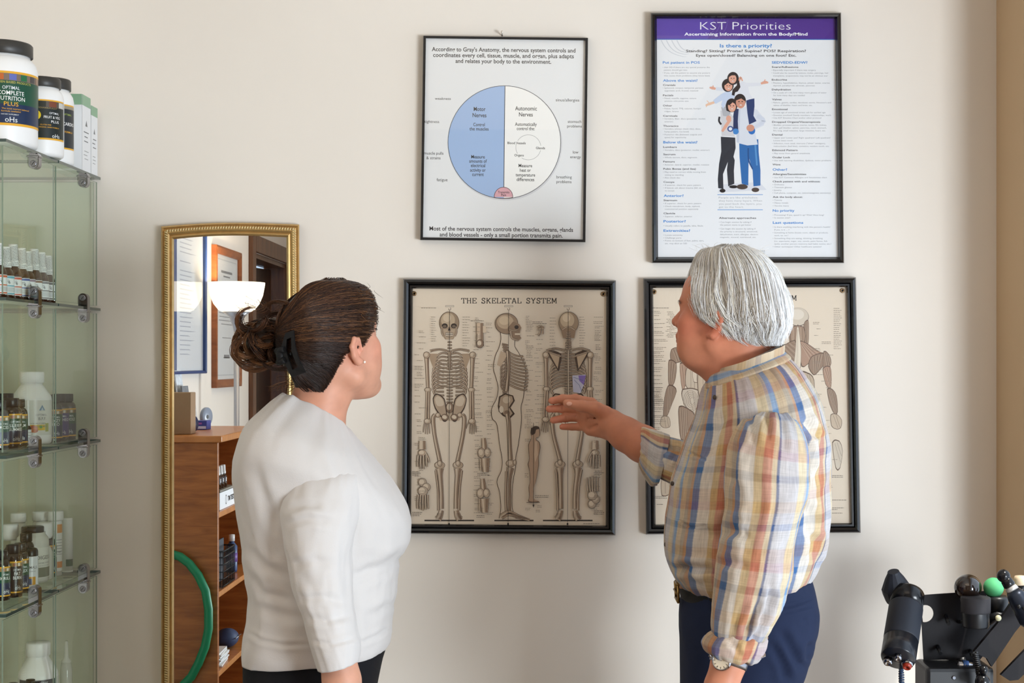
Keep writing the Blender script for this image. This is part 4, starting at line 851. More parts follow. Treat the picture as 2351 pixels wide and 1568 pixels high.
def hair_cap(rows, skew, skull, face=1, e=2.1, nv=60, nt=72, gap=.004):
    """rings of the hair's outer shape, pushed clear of the skull; returns a function (angle, 0..1 down, lift) -> point"""
    RR = rows_interp(rows, nv); th = np.linspace(0, 2*math.pi, nt, endpoint=False); G = np.zeros((nv, nt, 3)); C = np.zeros((nv, 1, 3))
    ca, sa = np.cos(th), np.sin(th); ca = np.sign(ca)*np.abs(ca)**(2/e); sa = np.sign(sa)*np.abs(sa)**(2/e)
    for j, r in enumerate(RR):
        sk = skew*(r[2]-r[0])/200; A, B = np.array(P(r[0], r[1], r[4]-sk)), np.array(P(r[2], r[3], r[4]+sk)); C[j, 0] = (A+B)/2
        G[j] = C[j]+ca[:, None]*(B-A)/2+sa[:, None]*np.array((0, r[5], 0))
    O = G-C; O[0] = (0, 0, 1); O /= np.linalg.norm(O, axis=2)[:, :, None]+1e-9
    w = np.clip((.8-face*np.cos(th))*1.6, 0, 1)[None, :, None]; w = np.repeat(w, nv, 0); Dp = O*w+np.sign(sa)[None, :, None]*np.array((0, 1, 0))*(1-w); Dp /= np.linalg.norm(Dp, axis=2)[:, :, None]+1e-9   # by the face the hair is laid on from the side only
    for it in range(10):
        d = skull(G.reshape(-1, 3)).reshape(nv, nt); G = G+Dp*np.clip(gap-d, 0, .012)[:, :, None]
    for it in range(3): G[1:-1] = .5*G[1:-1]+.25*(np.roll(G, 1, 1)+np.roll(G, -1, 1))[1:-1]
    def pt(t, v, lift=0.0):
        x = (t/(2*math.pi)) % 1.0*nt; y = min(max(v, 0), 1)*(nv-1); i0 = int(x) % nt; i1 = (i0+1) % nt; j0 = min(int(y), nv-2); fx, fy = x-int(x), y-j0
        g = (G[j0, i0]*(1-fx)+G[j0, i1]*fx)*(1-fy)+(G[j0+1, i0]*(1-fx)+G[j0+1, i1]*fx)*fy; return g+O[j0, i0]*lift
    pt.G = G; return pt
def hair_mesh(name, pt, paths, cols, rad, base_col, mt, person):
    nv, n, _ = pt.G.shape; V = (pt.G-(pt.G-pt.G.mean(1, keepdims=True))*.01).reshape(-1, 3).tolist()
    F = [(j*n+i, j*n+(i+1) % n, (j+1)*n+(i+1) % n, (j+1)*n+i) for j in range(nv-1) for i in range(n)]
    V += [np.mean(V[:n], 0), np.mean(V[-n:], 0)]; a, b = len(V)-2, len(V)-1
    F += [(i, (i+1) % n, a) for i in range(n)]+[((nv-1)*n+i, (nv-1)*n+(i+1) % n, b) for i in range(n)]
    sv, sf, sc = strands(paths, rad, cols)
    me = bpy.data.meshes.new(name); nb = len(V); allV = np.concatenate([np.array(V), sv])
    me.from_pydata(allV.tolist(), [], F+(sf+nb).tolist()); me.update(); me.polygons.foreach_set('use_smooth', np.ones(len(me.polygons), dtype=bool))
    ca = me.color_attributes.new('Col', 'FLOAT_COLOR', 'POINT'); c = np.ones((len(allV), 4), np.float32); c[:nb, :3] = base_col; c[nb:, :3] = sc; ca.data.foreach_set('color', c.ravel())
    return link_mesh(name, me, mt, person)
# ------------------------------------------------------------------ the woman in the white sweater
WY = -0.70
woman = empty('person', (P(735, 1500, WY).x, WY, 0), 'person in a white sweater, dark hair clipped up, back turned, facing the skeleton chart', 'person')
Rw = frame_of(math.radians(52), math.radians(17), 1); Ow = np.array(P(756, 800, WY))
fd = Field(); Hw = head_field(fd, Ow, Rw, 0.945, male=False)
def Pw(x, yy, dy=0.0): return np.array(P(x, yy, WY+dy))
fd.chain([Hw(-.025,0,-.03), Pw(738,915,.0), Pw(716,965,-.0), Pw(706,1010,-.0)], [.048,.046,.048,.050], .025)
fd.cone(Pw(716,1010), Pw(726,1230), .06, .10, .03); fd.cone(Pw(722,1085,-.10), Pw(725,1085,.10), .035, .035, .03); fd.cone(Pw(726,1230), Pw(732,1430), .11, .10, .05)
fd.ell(Pw(728,1480), (.098,.09,.13), k=.04)
fd.chain([Pw(740,1140,-.115), Pw(735,1270,-.168), Pw(760,1440,-.213)], [.036,.036,.033], .02)
fd.chain([Pw(742,1075,.16), Pw(735,1270,.20), Pw(755,1440,.19)], [.045,.040,.034], .02)
for dy, sg in ((-.225, 1), (.19, -1)):
    x0 = 779 if sg == 1 else 762
    fd.chain([Pw(x0-16,1440,dy), Pw(x0+6,1565,dy-.005*sg), Pw(x0+12,1600,dy)], [.033,.031,.027], .012)
    w = Pw(x0+12,1600,dy); kn = [Pw(x0+30-16*i,1685-4*abs(i-1),dy+.01*i*sg) for i in range(4)]
    dg = [([q, q+np.array((.004,0,-.035)), q+np.array((.002,.004*sg,-.060)), q+np.array((-.004,.010*sg,-.078+.006*abs(i-1)))], [.0095,.0088,.0080,.0070]) for i, q in enumerate(kn)]
    fingers(fd, w, kn, dg, ([Pw(x0+20,1630,dy-.012*sg), Pw(x0+40,1675,dy-.02*sg), Pw(x0+44,1710,dy-.02*sg)], [.013,.0105,.008]), .012)
V, F = skin_field(fd, (-0.62, -1.06, 0.62), (-0.22, -0.36, 1.70), 0.0027)
spots = [(Hw(.094,0,-.064), .020, (176,88,84), .8), (Hw(.07,.05,-.02), .03, (206,128,104), .5), (Hw(.07,-.05,-.02), .03, (206,128,104), .5), (Hw(.0,-.085,0), .03, (214,140,116), .55), (Pw(700,930), .09, (196,132,104), .5)]
np_mesh('body', V, F, skin_mat('fair_skin'), woman, skin_color(V, (204,150,124), spots))
M_EYE = mat('eye_white', (232,228,222), 0.2); M_IRIS = mat('eye_brown', (70,46,30), 0.15)
def eyes(H, R, k, person):
    for s in (-1, 1):
        c = H(.0765, s*.031, .000); mb = MB(); mb.sphere(c, .0118*k); d = Vector(R@np.array((1.0, 0, 0)))
        mb.lathe(Vector(c)+d*.0096*k, [(.0058*k,0),(.0056*k,.0022*k),(.003*k,.0029*k),(0,.0030*k)], 16, 1, axis=d)
        mb.build('eye', [M_EYE, M_IRIS], person)
eyes(Hw, Rw, .945, woman)
# sweater
M_KNIT = mat('white_knit', (202,198,194), 0.85, spec=0.2, sheen=0.25, bump=(420, 0.22, 0.0012))
rw = [(648,912,800,988,WY,.058,24),(606,944,829,1026,WY,.112,20),(575,972,860,1064,WY,.165,10),(552,1019,895,1109,WY,.188),(545,1060,921,1147,WY,.182),(546,1104,936,1181,WY,.178),(550,1155,941,1210,WY,.172),(556,1200,939,1240,WY,.166),(562,1236,927,1266,WY,.160),
      (568,1272,911,1292,WY,.157),(573,1326,909,1328,WY,.155),(577,1365,908,1364,WY,.156),(576,1402,901,1393,WY,.160),(571,1445,895,1438,WY,.163),(565,1490,891,1474,WY,.160),(566,1510,888,1484,WY,.156)]
cw = [([(580,1060),(610,1150),(650,1230),(690,1290)],13,0.0036),([(560,1250),(610,1300),(680,1330)],11,0.0036),([(575,1310),(600,1360),(670,1380)],10,0.0036),([(590,1390),(650,1415),(720,1420)],12,0.0036),([(800,1330),(860,1305),(925,1270)],10,0.0042),([(810,1350),(850,1330),(915,1300)],8,0.0024),
      ([(566,1450),(600,1470),(650,1481),(720,1478)],5,0.0024),([(820,1478),(860,1462),(893,1440)],5,0.0024),([(840,1420),(880,1395),(905,1380)],9,0.0024),([(690,1040),(694,1000),(697,945)],3.0,0.0011),([(640,1140),(620,1230),(640,1290)],14,0.0030)]
sw = loft('sweater', rw, M_KNIT, woman, n=120, m=170, e=2.5, folds=[(.0022,2.2,7,1.0),(.0012,5,14,4.0)], creases=cw, hollow=False)
rs = [(728,1056,784,1054,WY-.066,.020),(696,1074,813,1068,WY-.098,.052),(669,1101,828,1095,WY-.122,.066),(652,1138,831,1140,WY-.138,.073),(647,1172,827,1172,WY-.149,.077),(655,1241,812,1237,WY-.164,.076),(664,1296,807,1290,WY-.176,.071),(674,1340,807,1335,WY-.187,.067),(684,1378,810,1388,WY-.197,.063),
      (698,1414,814,1420,WY-.206,.060),(710,1462,820,1456,WY-.213,.058),(716,1480,825,1474,WY-.216,.059),(724,1510,825,1498,WY-.219,.056),(732,1536,823,1517,WY-.222,.052)]
cs = [([(650,1172),(700,1160),(740,1165)],9,0.0035),([(655,1205),(710,1190),(770,1200)],9,0.0030),([(668,1300),(720,1285),(770,1300)],10,0.0025),([(682,1375),(740,1370),(790,1385)],9,0.0030),([(700,1418),(750,1425),(810,1412)],9,0.0030),([(712,1470),(760,1480),(822,1464)],5,0.0020),([(662,1260),(700,1330),(740,1360)],14,0.0025),([(806,1250),(790,1310),(800,1370)],12,0.0020)]
loft('sleeve', rs, M_KNIT, sw, n=84, m=120, e=2.1, folds=[(.0014,1.6,9,2.0),(.0008,4,16,7.0)], creases=cs, hollow=True)
rf = [(715,1050,790,1050,WY+.12,.04),(690,1100,800,1100,WY+.15,.07),(680,1180,800,1180,WY+.18,.07),(690,1290,795,1290,WY+.19,.062),(700,1400,798,1400,WY+.19,.056),(715,1500,800,1500,WY+.19,.05)]
loft('sleeve', rf, M_KNIT, sw, n=48, m=50, folds=[(.003,1.6,9,3.0)], hollow=True)
# neckband
M_TRS = mat('black_trousers', (20,20,24), 0.75, spec=0.2, bump=(500, 0.15, 0.001))
tr = loft('trousers', [(586,1440,878,1436,WY,.145),(570,1490,886,1480,WY,.148),(564,1520,876,1520,WY,.150),(565,1568,866,1568,WY,.150),(580,1660,850,1660,WY,.140)], M_TRS, woman, n=64, m=40)
def legs(root, mt, xl, xr, y, top, wid, dep, shoe_c, face, z_h=None):
    for s, dy in ((0, -dep*.52), (1, dep*.52)):
        cx = (xl+xr)/2; loft('trouser_leg', [(cx-wid, top, cx+wid, top, y+dy, dep*.55), (cx-wid*.92, top+250, cx+wid*.92, top+250, y+dy, dep*.5), (cx-wid*.72, top+560, cx+wid*.66, top+560, y+dy, dep*.40), (cx-wid*.6, VPY+1.42*F_PX/(DIST+y), cx+wid*.58, VPY+1.42*F_PX/(DIST+y), y+dy, dep*.36)], mt, root, n=40, m=50, folds=[(.004,1.2,5,5.0+s)])
        b = P(cx, top, y+dy); f = Vector(face); sd = Vector((-f.y, f.x, 0)); mb = MB(); vs = []; st = [(-.09,.0,.030,.055),(-.085,.0,.036,.09),(-.03,.0,.042,.10),(.04,.0,.046,.075),(.12,.0,.047,.052),(.165,.0,.036,.036),(.18,.0,.018,.022)]
        n = 16
        for (d, _, w, h) in st:
            for i in range(n):
                a = 2*math.pi*i/n; vs.append(Vector((b.x, b.y, 0))+f*d+sd*w*math.cos(a)+Vector((0, 0, max(0.002, h*.5+h*.5*math.sin(a)))))
        fs = [(j*n+i, j*n+(i+1) % n, (j+1)*n+(i+1) % n, (j+1)*n+i) for j in range(len(st)-1) for i in range(n)]+[tuple(range(n)), tuple(range((len(st)-1)*n, len(st)*n))]
        mb.add(vs, fs, 0, True); mb.build('shoe', shoe_c, root)
M_SHOE = mat('black_leather', (22,20,19), 0.35)
legs(woman, M_TRS, 570, 870, WY, 1600, 105, .15, M_SHOE, (math.cos(.6), math.sin(.6), 0))
# hair: swept back from the brow to the clip, with a loose curled knot behind it
hr = [(748,642,786,642,WY,.012),(722,648,816,648,WY,.040),(704,657,836,656,WY,.056),(690,671,851,670,WY,.069),(679,690,860,690,WY,.077),(671,710,865,710,WY,.081),(667,730,866,730,WY,.083),(664,750,864,752,WY,.083),(662,770,859,772,WY,.082),(661,786,853,786,WY,.080),(661,798,845,797,WY,.078),(661,806,826,806,WY,.082),(661,816,810,816,WY,.082),(663,835,802,833,WY,.080),(667,855,790,854,WY,.074),(673,874,778,872,WY,.066),(690,890,756,890,WY,.048)]
M_HAIRB = mat('brown_hair', attr='Col', rough=0.40, spec=0.28)
skull = Field(); head_field(skull, Ow, Rw, 0.945, male=False, ears=False); skull.chain([Hw(-.025,0,-.03), Pw(738,915,.0)], [.048,.046], .025)
capw = hair_cap(hr, .060, skull, 1)
rg = random.Random(21); paths = []; cols = []; rad = []
BRN = [lin((66,40,24)), lin((50,30,19)), lin((36,22,15)), lin((90,58,35)), lin((112,76,47)), lin((46,28,17))]
for s in range(2600):
    near = rg.random() < .72; sg = -1 if near else 1
    v0 = rg.random()**.9*.80; th0 = rg.uniform(-.05, .9) if v0 < .52 else rg.uniform(.0, 1.2); th0 *= 1.0
    v1 = .52+(v0-.40)*.33+rg.gauss(0, .02); n = 14; lift = rg.uniform(.0002, .0040); wob = rg.gauss(0, .010); ph = rg.uniform(0, 6); sag = rg.uniform(.0,.05)
    arr = []
    t_end = rg.uniform(.80, 1.0)
    for i in range(n):
        t = i/(n-1)*t_end; th = th0+(math.pi-th0)*t; v = v0+(v1-v0)*(t**1.3)+wob*math.sin(t*7+ph)-sag*math.sin(math.pi*t)*(v0 < .5)
        arr.append(capw(sg*th, v, lift*(1-.6*t)+.0005))
    paths.append(np.array(arr)); cols.append(np.array(BRN[rg.choice([0,0,1,1,2,2,3,4,5,5] if v0 < .6 else [1,2,2,5])])*rg.uniform(.8, 1.25)); rad.append(rg.uniform(.0004, .0009))
for s in range(600):                                  # crown
    sg = -1 if rg.random() < .6 else 1; v0 = rg.random()**2*.22; th0 = rg.uniform(.7, 2.7); v1 = .50+rg.gauss(0, .03)-.1*rg.random(); lift = rg.uniform(.0006, .004)
    paths.append(np.array([capw(sg*(th0+(math.pi-th0)*t), v0+(v1-v0)*t**1.15, lift*(1-.5*t)) for t in np.linspace(0, rg.uniform(.8, 1), 12)])); cols.append(np.array(BRN[rg.choice([0,0,1,1,2,3,4])])*rg.uniform(.8, 1.2)); rad.append(rg.uniform(.0005, .0010))
for s in range(620):                                  # nape: short hair combed up to the clip
    sg = -1 if rg.random() < .7 else 1; v0 = rg.uniform(.74, 1.03); th0 = rg.uniform(.0, 2.0); v1 = .60+rg.gauss(0, .04); lift = rg.uniform(.0004, .004); arr = []
    for i in range(10):
        t = i/9*rg.uniform(.85, 1.0); arr.append(capw(sg*(th0+(math.pi-th0)*t), v0+(v1-v0)*t**1.2, lift*(.4+.6*t))+(np.array((0, 0, -S(7*max(0, v0-.9)*10*(1-t), WY))) if v0 > .9 else 0))
    paths.append(np.array(arr)); cols.append(np.array(BRN[rg.choice([1,2,2,5])])*rg.uniform(.7, 1.1)); rad.append(rg.uniform(.0005, .0010))
# knot: hooped locks that start at the clip and curl out to the left
cl0 = Pw(658,800,-.055)
for s in range(520):
    lock = s % 26; rl = random.Random(lock); cx, cy = rl.uniform(555, 640), rl.uniform(725, 815); rr = rl.uniform(20, 46); dpt = rl.uniform(-.055,.045); a0 = rl.uniform(-.6,.9); turn = rl.choice((-1, 1))*rl.uniform(3.2, 5.6); shr = rl.uniform(.45,.95)
    j = rg.gauss(0, 1); k2 = rg.gauss(0, 1); arr = [Pw(660+rg.gauss(0,6), 795+rg.gauss(0,22), dpt*.7)]
    for i in range(16):
        t = i/15; a = a0+turn*t; q = rr*(1-(1-shr)*t)
        arr.append(Pw(cx+q*math.cos(a)*1.15+j*2.6, cy+q*math.sin(a)+k2*2.6, dpt+.022*math.sin(t*5+lock)+rg.gauss(0,.0008)))
    arr = np.array(arr); arr[1] = (arr[0]+arr[2])/2
    paths.append(arr); cols.append(np.array(BRN[rl.choice([0,3,3,4,4,1])])*rg.uniform(.8, 1.3)); rad.append(rg.uniform(.0005, .0010))
for s in range(420):                                  # the knot's dense inside
    ph = rg.uniform(0, 6.28); q = rg.uniform(.25, 1.0); arr = []
    for i in range(14):
        t = i/13; a = ph+3.4*t; arr.append(Pw(612+44*q*math.cos(a)-8*math.sin(2*a), 782+50*q*math.sin(a), .045*math.sin(a*1.3+ph)-.01+rg.gauss(0,.001)))
    paths.append(np.array(arr)); cols.append(np.array(BRN[rg.choice([0,1,1,2,3])])*rg.uniform(.7, 1.15)); rad.append(rg.uniform(.0008, .0016))
for s in range(130):                                  # wisps at the nape, brow and knot
    kind = s % 3
    if kind == 0: x0, y0 = rg.uniform(662, 700), rg.uniform(860, 885); x1, y1 = x0-rg.uniform(10, 60), y0+rg.uniform(6, 26)
    elif kind == 1: x0, y0 = rg.uniform(800, 862), rg.uniform(655, 730); x1, y1 = x0+rg.uniform(4, 22), y0+rg.uniform(-8, 26)
    else: x0, y0 = rg.uniform(560, 660), rg.uniform(700, 720); x1, y1 = x0-rg.uniform(-30, 40), y0-rg.uniform(4, 30)
    d = rg.uniform(-.06, .03); b = rg.gauss(0, 8); arr = np.array([Pw(x0+(x1-x0)*t+b*math.sin(math.pi*t), y0+(y1-y0)*t+b*.5*math.sin(math.pi*t), d) for t in np.linspace(0, 1, 8)])
    paths.append(arr); cols.append(np.array(BRN[rg.choice([0,3,4])])); rad.append(.00035)
hair_mesh('hair', capw, paths, cols, rad, lin((30,20,14)), M_HAIRB, woman)
fk = Field(); fk.ell(Pw(618,782,-.005), (.036,.040,.042), k=.02)
for i in range(12):
    rl = random.Random(100+i); fk.ell(Pw(rl.uniform(575,650), rl.uniform(735,820), rl.uniform(-.035,.03)), (.016,.016,.018), k=.012)
V, F = skin_field(fk, Pw(500,900,-.10), Pw(700,660,.10), 0.004)
np_mesh('hair_knot', V, F, M_HAIRB, woman, np.repeat(np.array(lin((44,29,19)))[None], len(V), 0))
# claw clip
M_CLIP = mat('matte_black_plastic', (11,11,12), 0.55, spec=.3)
def Pc(x, yy): return P(x, yy, WY-.122+max(0, (690-x))*.0004)
mb = MB(); oq = [(655,765),(674,758),(677,794),(686,826),(701,855),(671,866),(656,840),(646,795)]; iq = [(658,779),(668,775),(669,806),(676,826),(684,843),(671,849),(663,828),(656,804)]
vs = [Pc(*p) for p in oq]+[Pc(*p) for p in iq]+[Pc(*p)+Vector((0,.010,0)) for p in oq]+[Pc(*p)+Vector((0,.010,0)) for p in iq]; fs = []
for i in range(8):
    j = (i+1) % 8; fs += [(i, j, 8+j, 8+i), (16+i, 24+i, 24+j, 16+j), (i, 16+i, 16+j, j), (8+i, 8+j, 24+j, 24+i)]
mb.add(vs, fs)
mb.tube([Pc(633,806)+Vector((0,.012,0)), Pc(643,804), Pc(654,802)], .006, 10); mb.tube([Pc(637,832)+Vector((0,.012,0)), Pc(646,830), Pc(655,826)], .006, 10)
mb.tube([Pc(641,800)+Vector((0,.004,0)), Pc(646,835)+Vector((0,.004,0))], .0085, 14)
for x, yy in ((660,770),(668,812),(684,855)): mb.tube([Pc(x, yy)+Vector((0,.004,0)), Pc(x-12, yy+2)+Vector((0,.03,0))], [.003,.0012], 6)
mb.build('hair_clip', M_CLIP, woman)
er = MB(); er.sphere(Hw(.004,-.085,-.029), .0024, nu=12, nv=8); er.build('earring', mat('pearl', (236,230,220), 0.2, coat=.5), woman)
# ------------------------------------------------------------------ the man in the plaid shirt
GY = -0.56
man = empty('person', (P(1712, 1500, GY).x, GY, 0), 'white-haired person in a plaid shirt and watch, pointing at the skeleton chart', 'person')
Rm = frame_of(math.radians(30), math.radians(13), -1); Om = np.array(P(1673, 741, GY))
fd = Field(); Hm = head_field(fd, Om, Rm, 0.97, cz=.82, cf=.016)
def Pm(x, yy, dy=0.0): return np.array(P(x, yy, GY+dy))
fd.chain([Hm(-.03,0,-.03), Pm(1690,800), Pm(1712,850), Pm(1730,900)], [.056,.057,.058,.062], .025)
fd.cone(Hm(.01,0,-.08), Pm(1672,852), .040, .042, .03)
fd.cone(Pm(1738,985,-.12), Pm(1738,985,.12), .045, .045, .03); fd.cone(Pm(1730,920), Pm(1722,1110), .07, .11, .03); fd.cone(Pm(1722,1110), Pm(1710,1290), .12, .13, .04); fd.ell(Pm(1712,1400), (.115,.12,.14), k=.05)
# near arm, hanging; far arm, reaching to the chart
fd.chain([Pm(1755,1010,-.18), Pm(1755,1230,-.235), Pm(1694,1440,-.245), Pm(1675,1515,-.262)], [.050,.044,.036,.029], .02)
w = Pm(1656,1575,-.268); fd.cone(Pm(1675,1515,-.262), w, .029, .031, .015)
kn = [Pm(1618+17*i,1655+3*abs(i-1),-.285+.012*i) for i in range(4)]
dg = [([q, q+np.array((-.006,-.004,-.038)), q+np.array((-.002,.006,-.064)), q+np.array((.004,.016,-.082+.005*abs(i-1)))], [.0105,.0098,.0088,.0075]) for i, q in enumerate(kn)]
fingers(fd, w, kn, dg, ([Pm(1628,1600,-.29), Pm(1592,1650,-.30), Pm(1588,1695,-.295)], [.015,.012,.009]), .014)
def Pf(x, yy, y): return np.array(P(x, yy, y))
fd.chain([Pm(1740,975,.17), Pf(1640,1085,-.40)], [.052,.038], .02)
fd.chain([Pf(1640,1085,-.40), Pf(1540,1052,-.37), Pf(1475,1019,-.325), Pf(1438,998,-.298), Pf(1403,973,-.272)], [.038,.037,.0375,.0345,.0315], .014)
wr = Pf(1396,968,-.268)
K4 = [Pf(1358,926,-.246), Pf(1342,942,-.236), Pf(1339,960,-.232), Pf(1345,978,-.236)]
for q in K4: fd.cone(wr, q, .019, .0125, .014)
fd.cone(Pf(1392,990,-.268), Pf(1356,986,-.250), .016, .014, .012); fd.ell(Pf(1372,957,-.262), (.020,.012,.020), k=.012)
DG = [[(1358,925,-.246),(1321,916,-.240),(1292,916,-.238),(1267,920,-.242)], [(1342,941,-.236),(1322,938,-.228),(1291,937,-.226),(1261,939,-.232)], [(1339,960,-.232),(1323,958,-.226),(1299,959,-.226),(1270,965,-.234)], [(1345,978,-.236),(1330,980,-.230),(1313,980,-.230),(1291,980,-.236)]]
for pts, rs in zip(DG, ([.0115,.0100,.0094,.0080], [.0110,.0100,.0094,.0080], [.0105,.0095,.0090,.0076], [.0095,.0086,.0080,.0068])): fd.chain([Pf(*q) for q in pts], rs, .0022)
fd.chain([Pf(1388,950,-.282), Pf(1368,938,-.290), Pf(1336,932,-.290), Pf(1302,926,-.286)], [.0185,.0145,.0118,.0092], .006)
for q, r in ((DG[0][1],.0108),(DG[0][2],.0100),(DG[1][2],.0100),(DG[2][2],.0096)): fd.ell(Pf(*q), (r, r*.95, r), k=.004)
for pts in DG[:3]:                                     # creases at the finger joints
    for q, h in ((pts[1], 9), (pts[2], 8.5)):
        for o in (-1.6, 1.6): fd.cone(Pf(q[0]+o, q[1]-h, q[2]-.006), Pf(q[0]+o, q[1]+h, q[2]-.006), .0008, .0008, .0022) if False else None
        fd.cone(Pf(q[0], q[1]-h, q[2]-.0088), Pf(q[0]+1, q[1]+h, q[2]-.0088), .0011, .0011, .0022, sub=True)
for a, b in (((1382,960,-.287),(1352,960,-.262)), ((1375,975,-.283),(1350,985,-.262))): fd.cone(Pf(*a), Pf(*b), .0016, .0016, .006, sub=True)
V, F = skin_field(fd, (-0.02, -0.92, 0.66), (0.62, -0.20, 1.76), 0.0027)
spots = [(Hm(.094,0,-.056), .018, (168,84,76), .7), (Hm(.112,0,-.024), .022, (188,108,84), .4), (Hm(.065,.05,-.02), .035, (196,104,82), .6), (Hm(.065,-.05,-.02), .035, (196,104,82), .6), (Hm(.0,.085,0), .032, (204,104,80), .7), (Hm(.0,-.085,0), .032, (204,104,80), .7), (Hm(.08,0,.07), .05, (202,120,98), .5), (Pm(1690,830), .06, (188,102,80), .6)]
spots += [(Pf(*d[3]), .014, (206,122,96), .55) for d in DG]+[(Pf(1370,965,-.27), .03, (204,134,104), .5), (Pf(1450,1010,-.31), .06, (176,104,76), .5)]
np_mesh('body', V, F, skin_mat('ruddy_skin'), man, skin_color(V, (198,132,102), spots))
eyes(Hm, Rm, .97, man)
nail = MB()
for a, b, r in (((1302,926,-.2955),(1312,928,-.300),.0058),):
    c = (Pf(*a)+Pf(*b))/2; nail.sphere(c, (r*1.1, .0022, r*.8), nu=14, nv=8)
nail.build('thumb_nail', mat('finger_nail', (222,166,142), 0.3), man)
# ---- plaid cloth
def plaid_mat():
    m = mat('plaid_cotton', (220,210,190), 0.85, spec=0.15, sheen=0.1, bump=(700, 0.15, 0.0008)); nt = m.node_tree; b = nt.nodes['Principled BSDF']; N = nt.nodes.new; L = nt.links.new
    def math_(op, a, bv=None):
        n = N('ShaderNodeMath'); n.operation = op
        for i, v in enumerate((a, bv)):
            if v is None: continue
            if isinstance(v, (int, float)): n.inputs[i].default_value = v
            else: L(v, n.inputs[i])
        return n.outputs[0]
    def ramp(fac, stops):
        r = N('ShaderNodeValToRGB'); cr = r.color_ramp; cr.interpolation = 'LINEAR'
        while len(cr.elements) > 1: cr.elements.remove(cr.elements[0])
        pts = []
        for i, (p, c) in enumerate(stops):
            q = stops[i+1][0] if i+1 < len(stops) else 1.0; pts += [(p+.006, c), (q-.006, c)]
        cr.elements[0].position = pts[0][0]; cr.elements[0].color = (*lin(pts[0][1]), 1)
        for p, c in pts[1:]:
            e = cr.elements.new(min(p, 1.0)); e.color = (*lin(c), 1)
        L(fac, r.inputs['Fac']); return r.outputs['Color']
    u = N('ShaderNodeAttribute'); u.attribute_name = 'weave_u'; v = N('ShaderNodeAttribute'); v.attribute_name = 'weave_v'
    cb = N('ShaderNodeCombineXYZ'); L(math_('MULTIPLY', u.outputs['Fac'], 420.0), cb.inputs[0]); L(math_('MULTIPLY', v.outputs['Fac'], 26.0), cb.inputs[1])
    n1 = N('ShaderNodeTexNoise'); n1.inputs['Scale'].default_value = 1.0; n1.inputs['Detail'].default_value = 3; L(cb.outputs[0], n1.inputs['Vector'])
    cb2 = N('ShaderNodeCombineXYZ'); L(math_('MULTIPLY', u.outputs['Fac'], 26.0), cb2.inputs[0]); L(math_('MULTIPLY', v.outputs['Fac'], 420.0), cb2.inputs[1])
    n2 = N('ShaderNodeTexNoise'); n2.inputs['Scale'].default_value = 1.0; n2.inputs['Detail'].default_value = 3; L(cb2.outputs[0], n2.inputs['Vector'])
    jit = math_('MULTIPLY', math_('SUBTRACT', n2.outputs['Fac'], .5), .0022)
    fu = math_('FRACT', math_('DIVIDE', math_('ADD', u.outputs['Fac'], jit), 0.20)); fv = math_('FRACT', math_('DIVIDE', v.outputs['Fac'], 0.20))
    W1 = ramp(fu, [(0.0,(52,102,158)),(.09,(214,206,196)),(.22,(196,168,122)),(.29,(180,112,90)),(.365,(200,178,146)),(.405,(58,80,124)),(.43,(186,184,190)),(.60,(206,190,158)),(.70,(176,172,170)),(.735,(104,150,196)),(.79,(196,174,144)),(.88,(160,148,134)),(.95,(178,132,100))])
    W2 = ramp(fv, [(0.0,(90,116,150)),(.06,(206,196,176)),(.22,(196,150,104)),(.34,(184,112,84)),(.42,(206,192,168)),(.56,(112,108,106)),(.63,(208,196,176)),(.80,(200,162,104)),(.90,(196,186,172))])
    mx = N('ShaderNodeMix'); mx.data_type = 'RGBA'; mx.inputs['Factor'].default_value = .27; L(W1, mx.inputs['A']); L(W2, mx.inputs['B'])
    sl = math_('ADD', math_('MULTIPLY', n1.outputs['Fac'], .55), math_('MULTIPLY', n2.outputs['Fac'], .40)); sl = math_('ADD', sl, .42)
    mu = N('ShaderNodeMix'); mu.data_type = 'RGBA'; mu.blend_type = 'MULTIPLY'; mu.inputs['Factor'].default_value = 1.0; L(mx.outputs['Result'], mu.inputs['A']); L(sl, mu.inputs['B'])
    L(mu.outputs['Result'], b.inputs['Base Color']); return m
M_PLAID = plaid_mat()
rm = [(1632,876,1782,812,GY,.070),(1620,888,1806,824,GY,.105),(1611,914,1830,848,GY,.150),(1600,955,1852,878,GY,.185),(1588,985,1871,910,GY,.200),(1575,1013,1885,955,GY,.207),(1559,1065,1892,1010,GY,.208),(1546,1108,1895,1065,GY,.205),(1538,1160,1897,1120,GY,.202),(1532,1199,1898,1175,GY,.200),
      (1528,1240,1893,1223,GY,.198),(1529,1275,1881,1266,GY,.194),(1538,1305,1867,1303,GY,.187),(1551,1328,1856,1322,GY,.178),(1564,1344,1848,1334,GY,.165),(1575,1352,1840,1340,GY,.150)]
cm = [([(1667,945),(1640,1000),(1622,1060)],13,.007),([(1690,1180),(1660,1230),(1640,1240)],14,.008),([(1712,1080),(1688,1150),(1676,1210)],12,.012),([(1845,960),(1862,985),(1872,1010)],8,.010),([(1838,1000),(1852,1040),(1856,1090)],9,.012),([(1842,1150),(1856,1180),(1850,1240)],12,.008),([(1860,1220),(1868,1245),(1860,1290)],10,.008),
      ([(1545,1310),(1580,1300),(1640,1310)],9,.006),([(1640,1330),(1620,1270),(1625,1200)],12,.006),([(1870,1120),(1880,1060),(1878,1010)],9,.006),([(1560,1290),(1585,1320),(1600,1345)],8,.006),
      ([(1573,1034),(1608,1050),(1642,1066)],2.6,.0022),([(1574,1034),(1562,1110),(1560,1195),(1590,1212),(1626,1205),(1640,1130),(1642,1066)],2.2,.0020),([(1722,868),(1726,910),(1724,950)],2.4,.002),([(1790,830),(1830,862),(1850,900)],2.6,.002)]
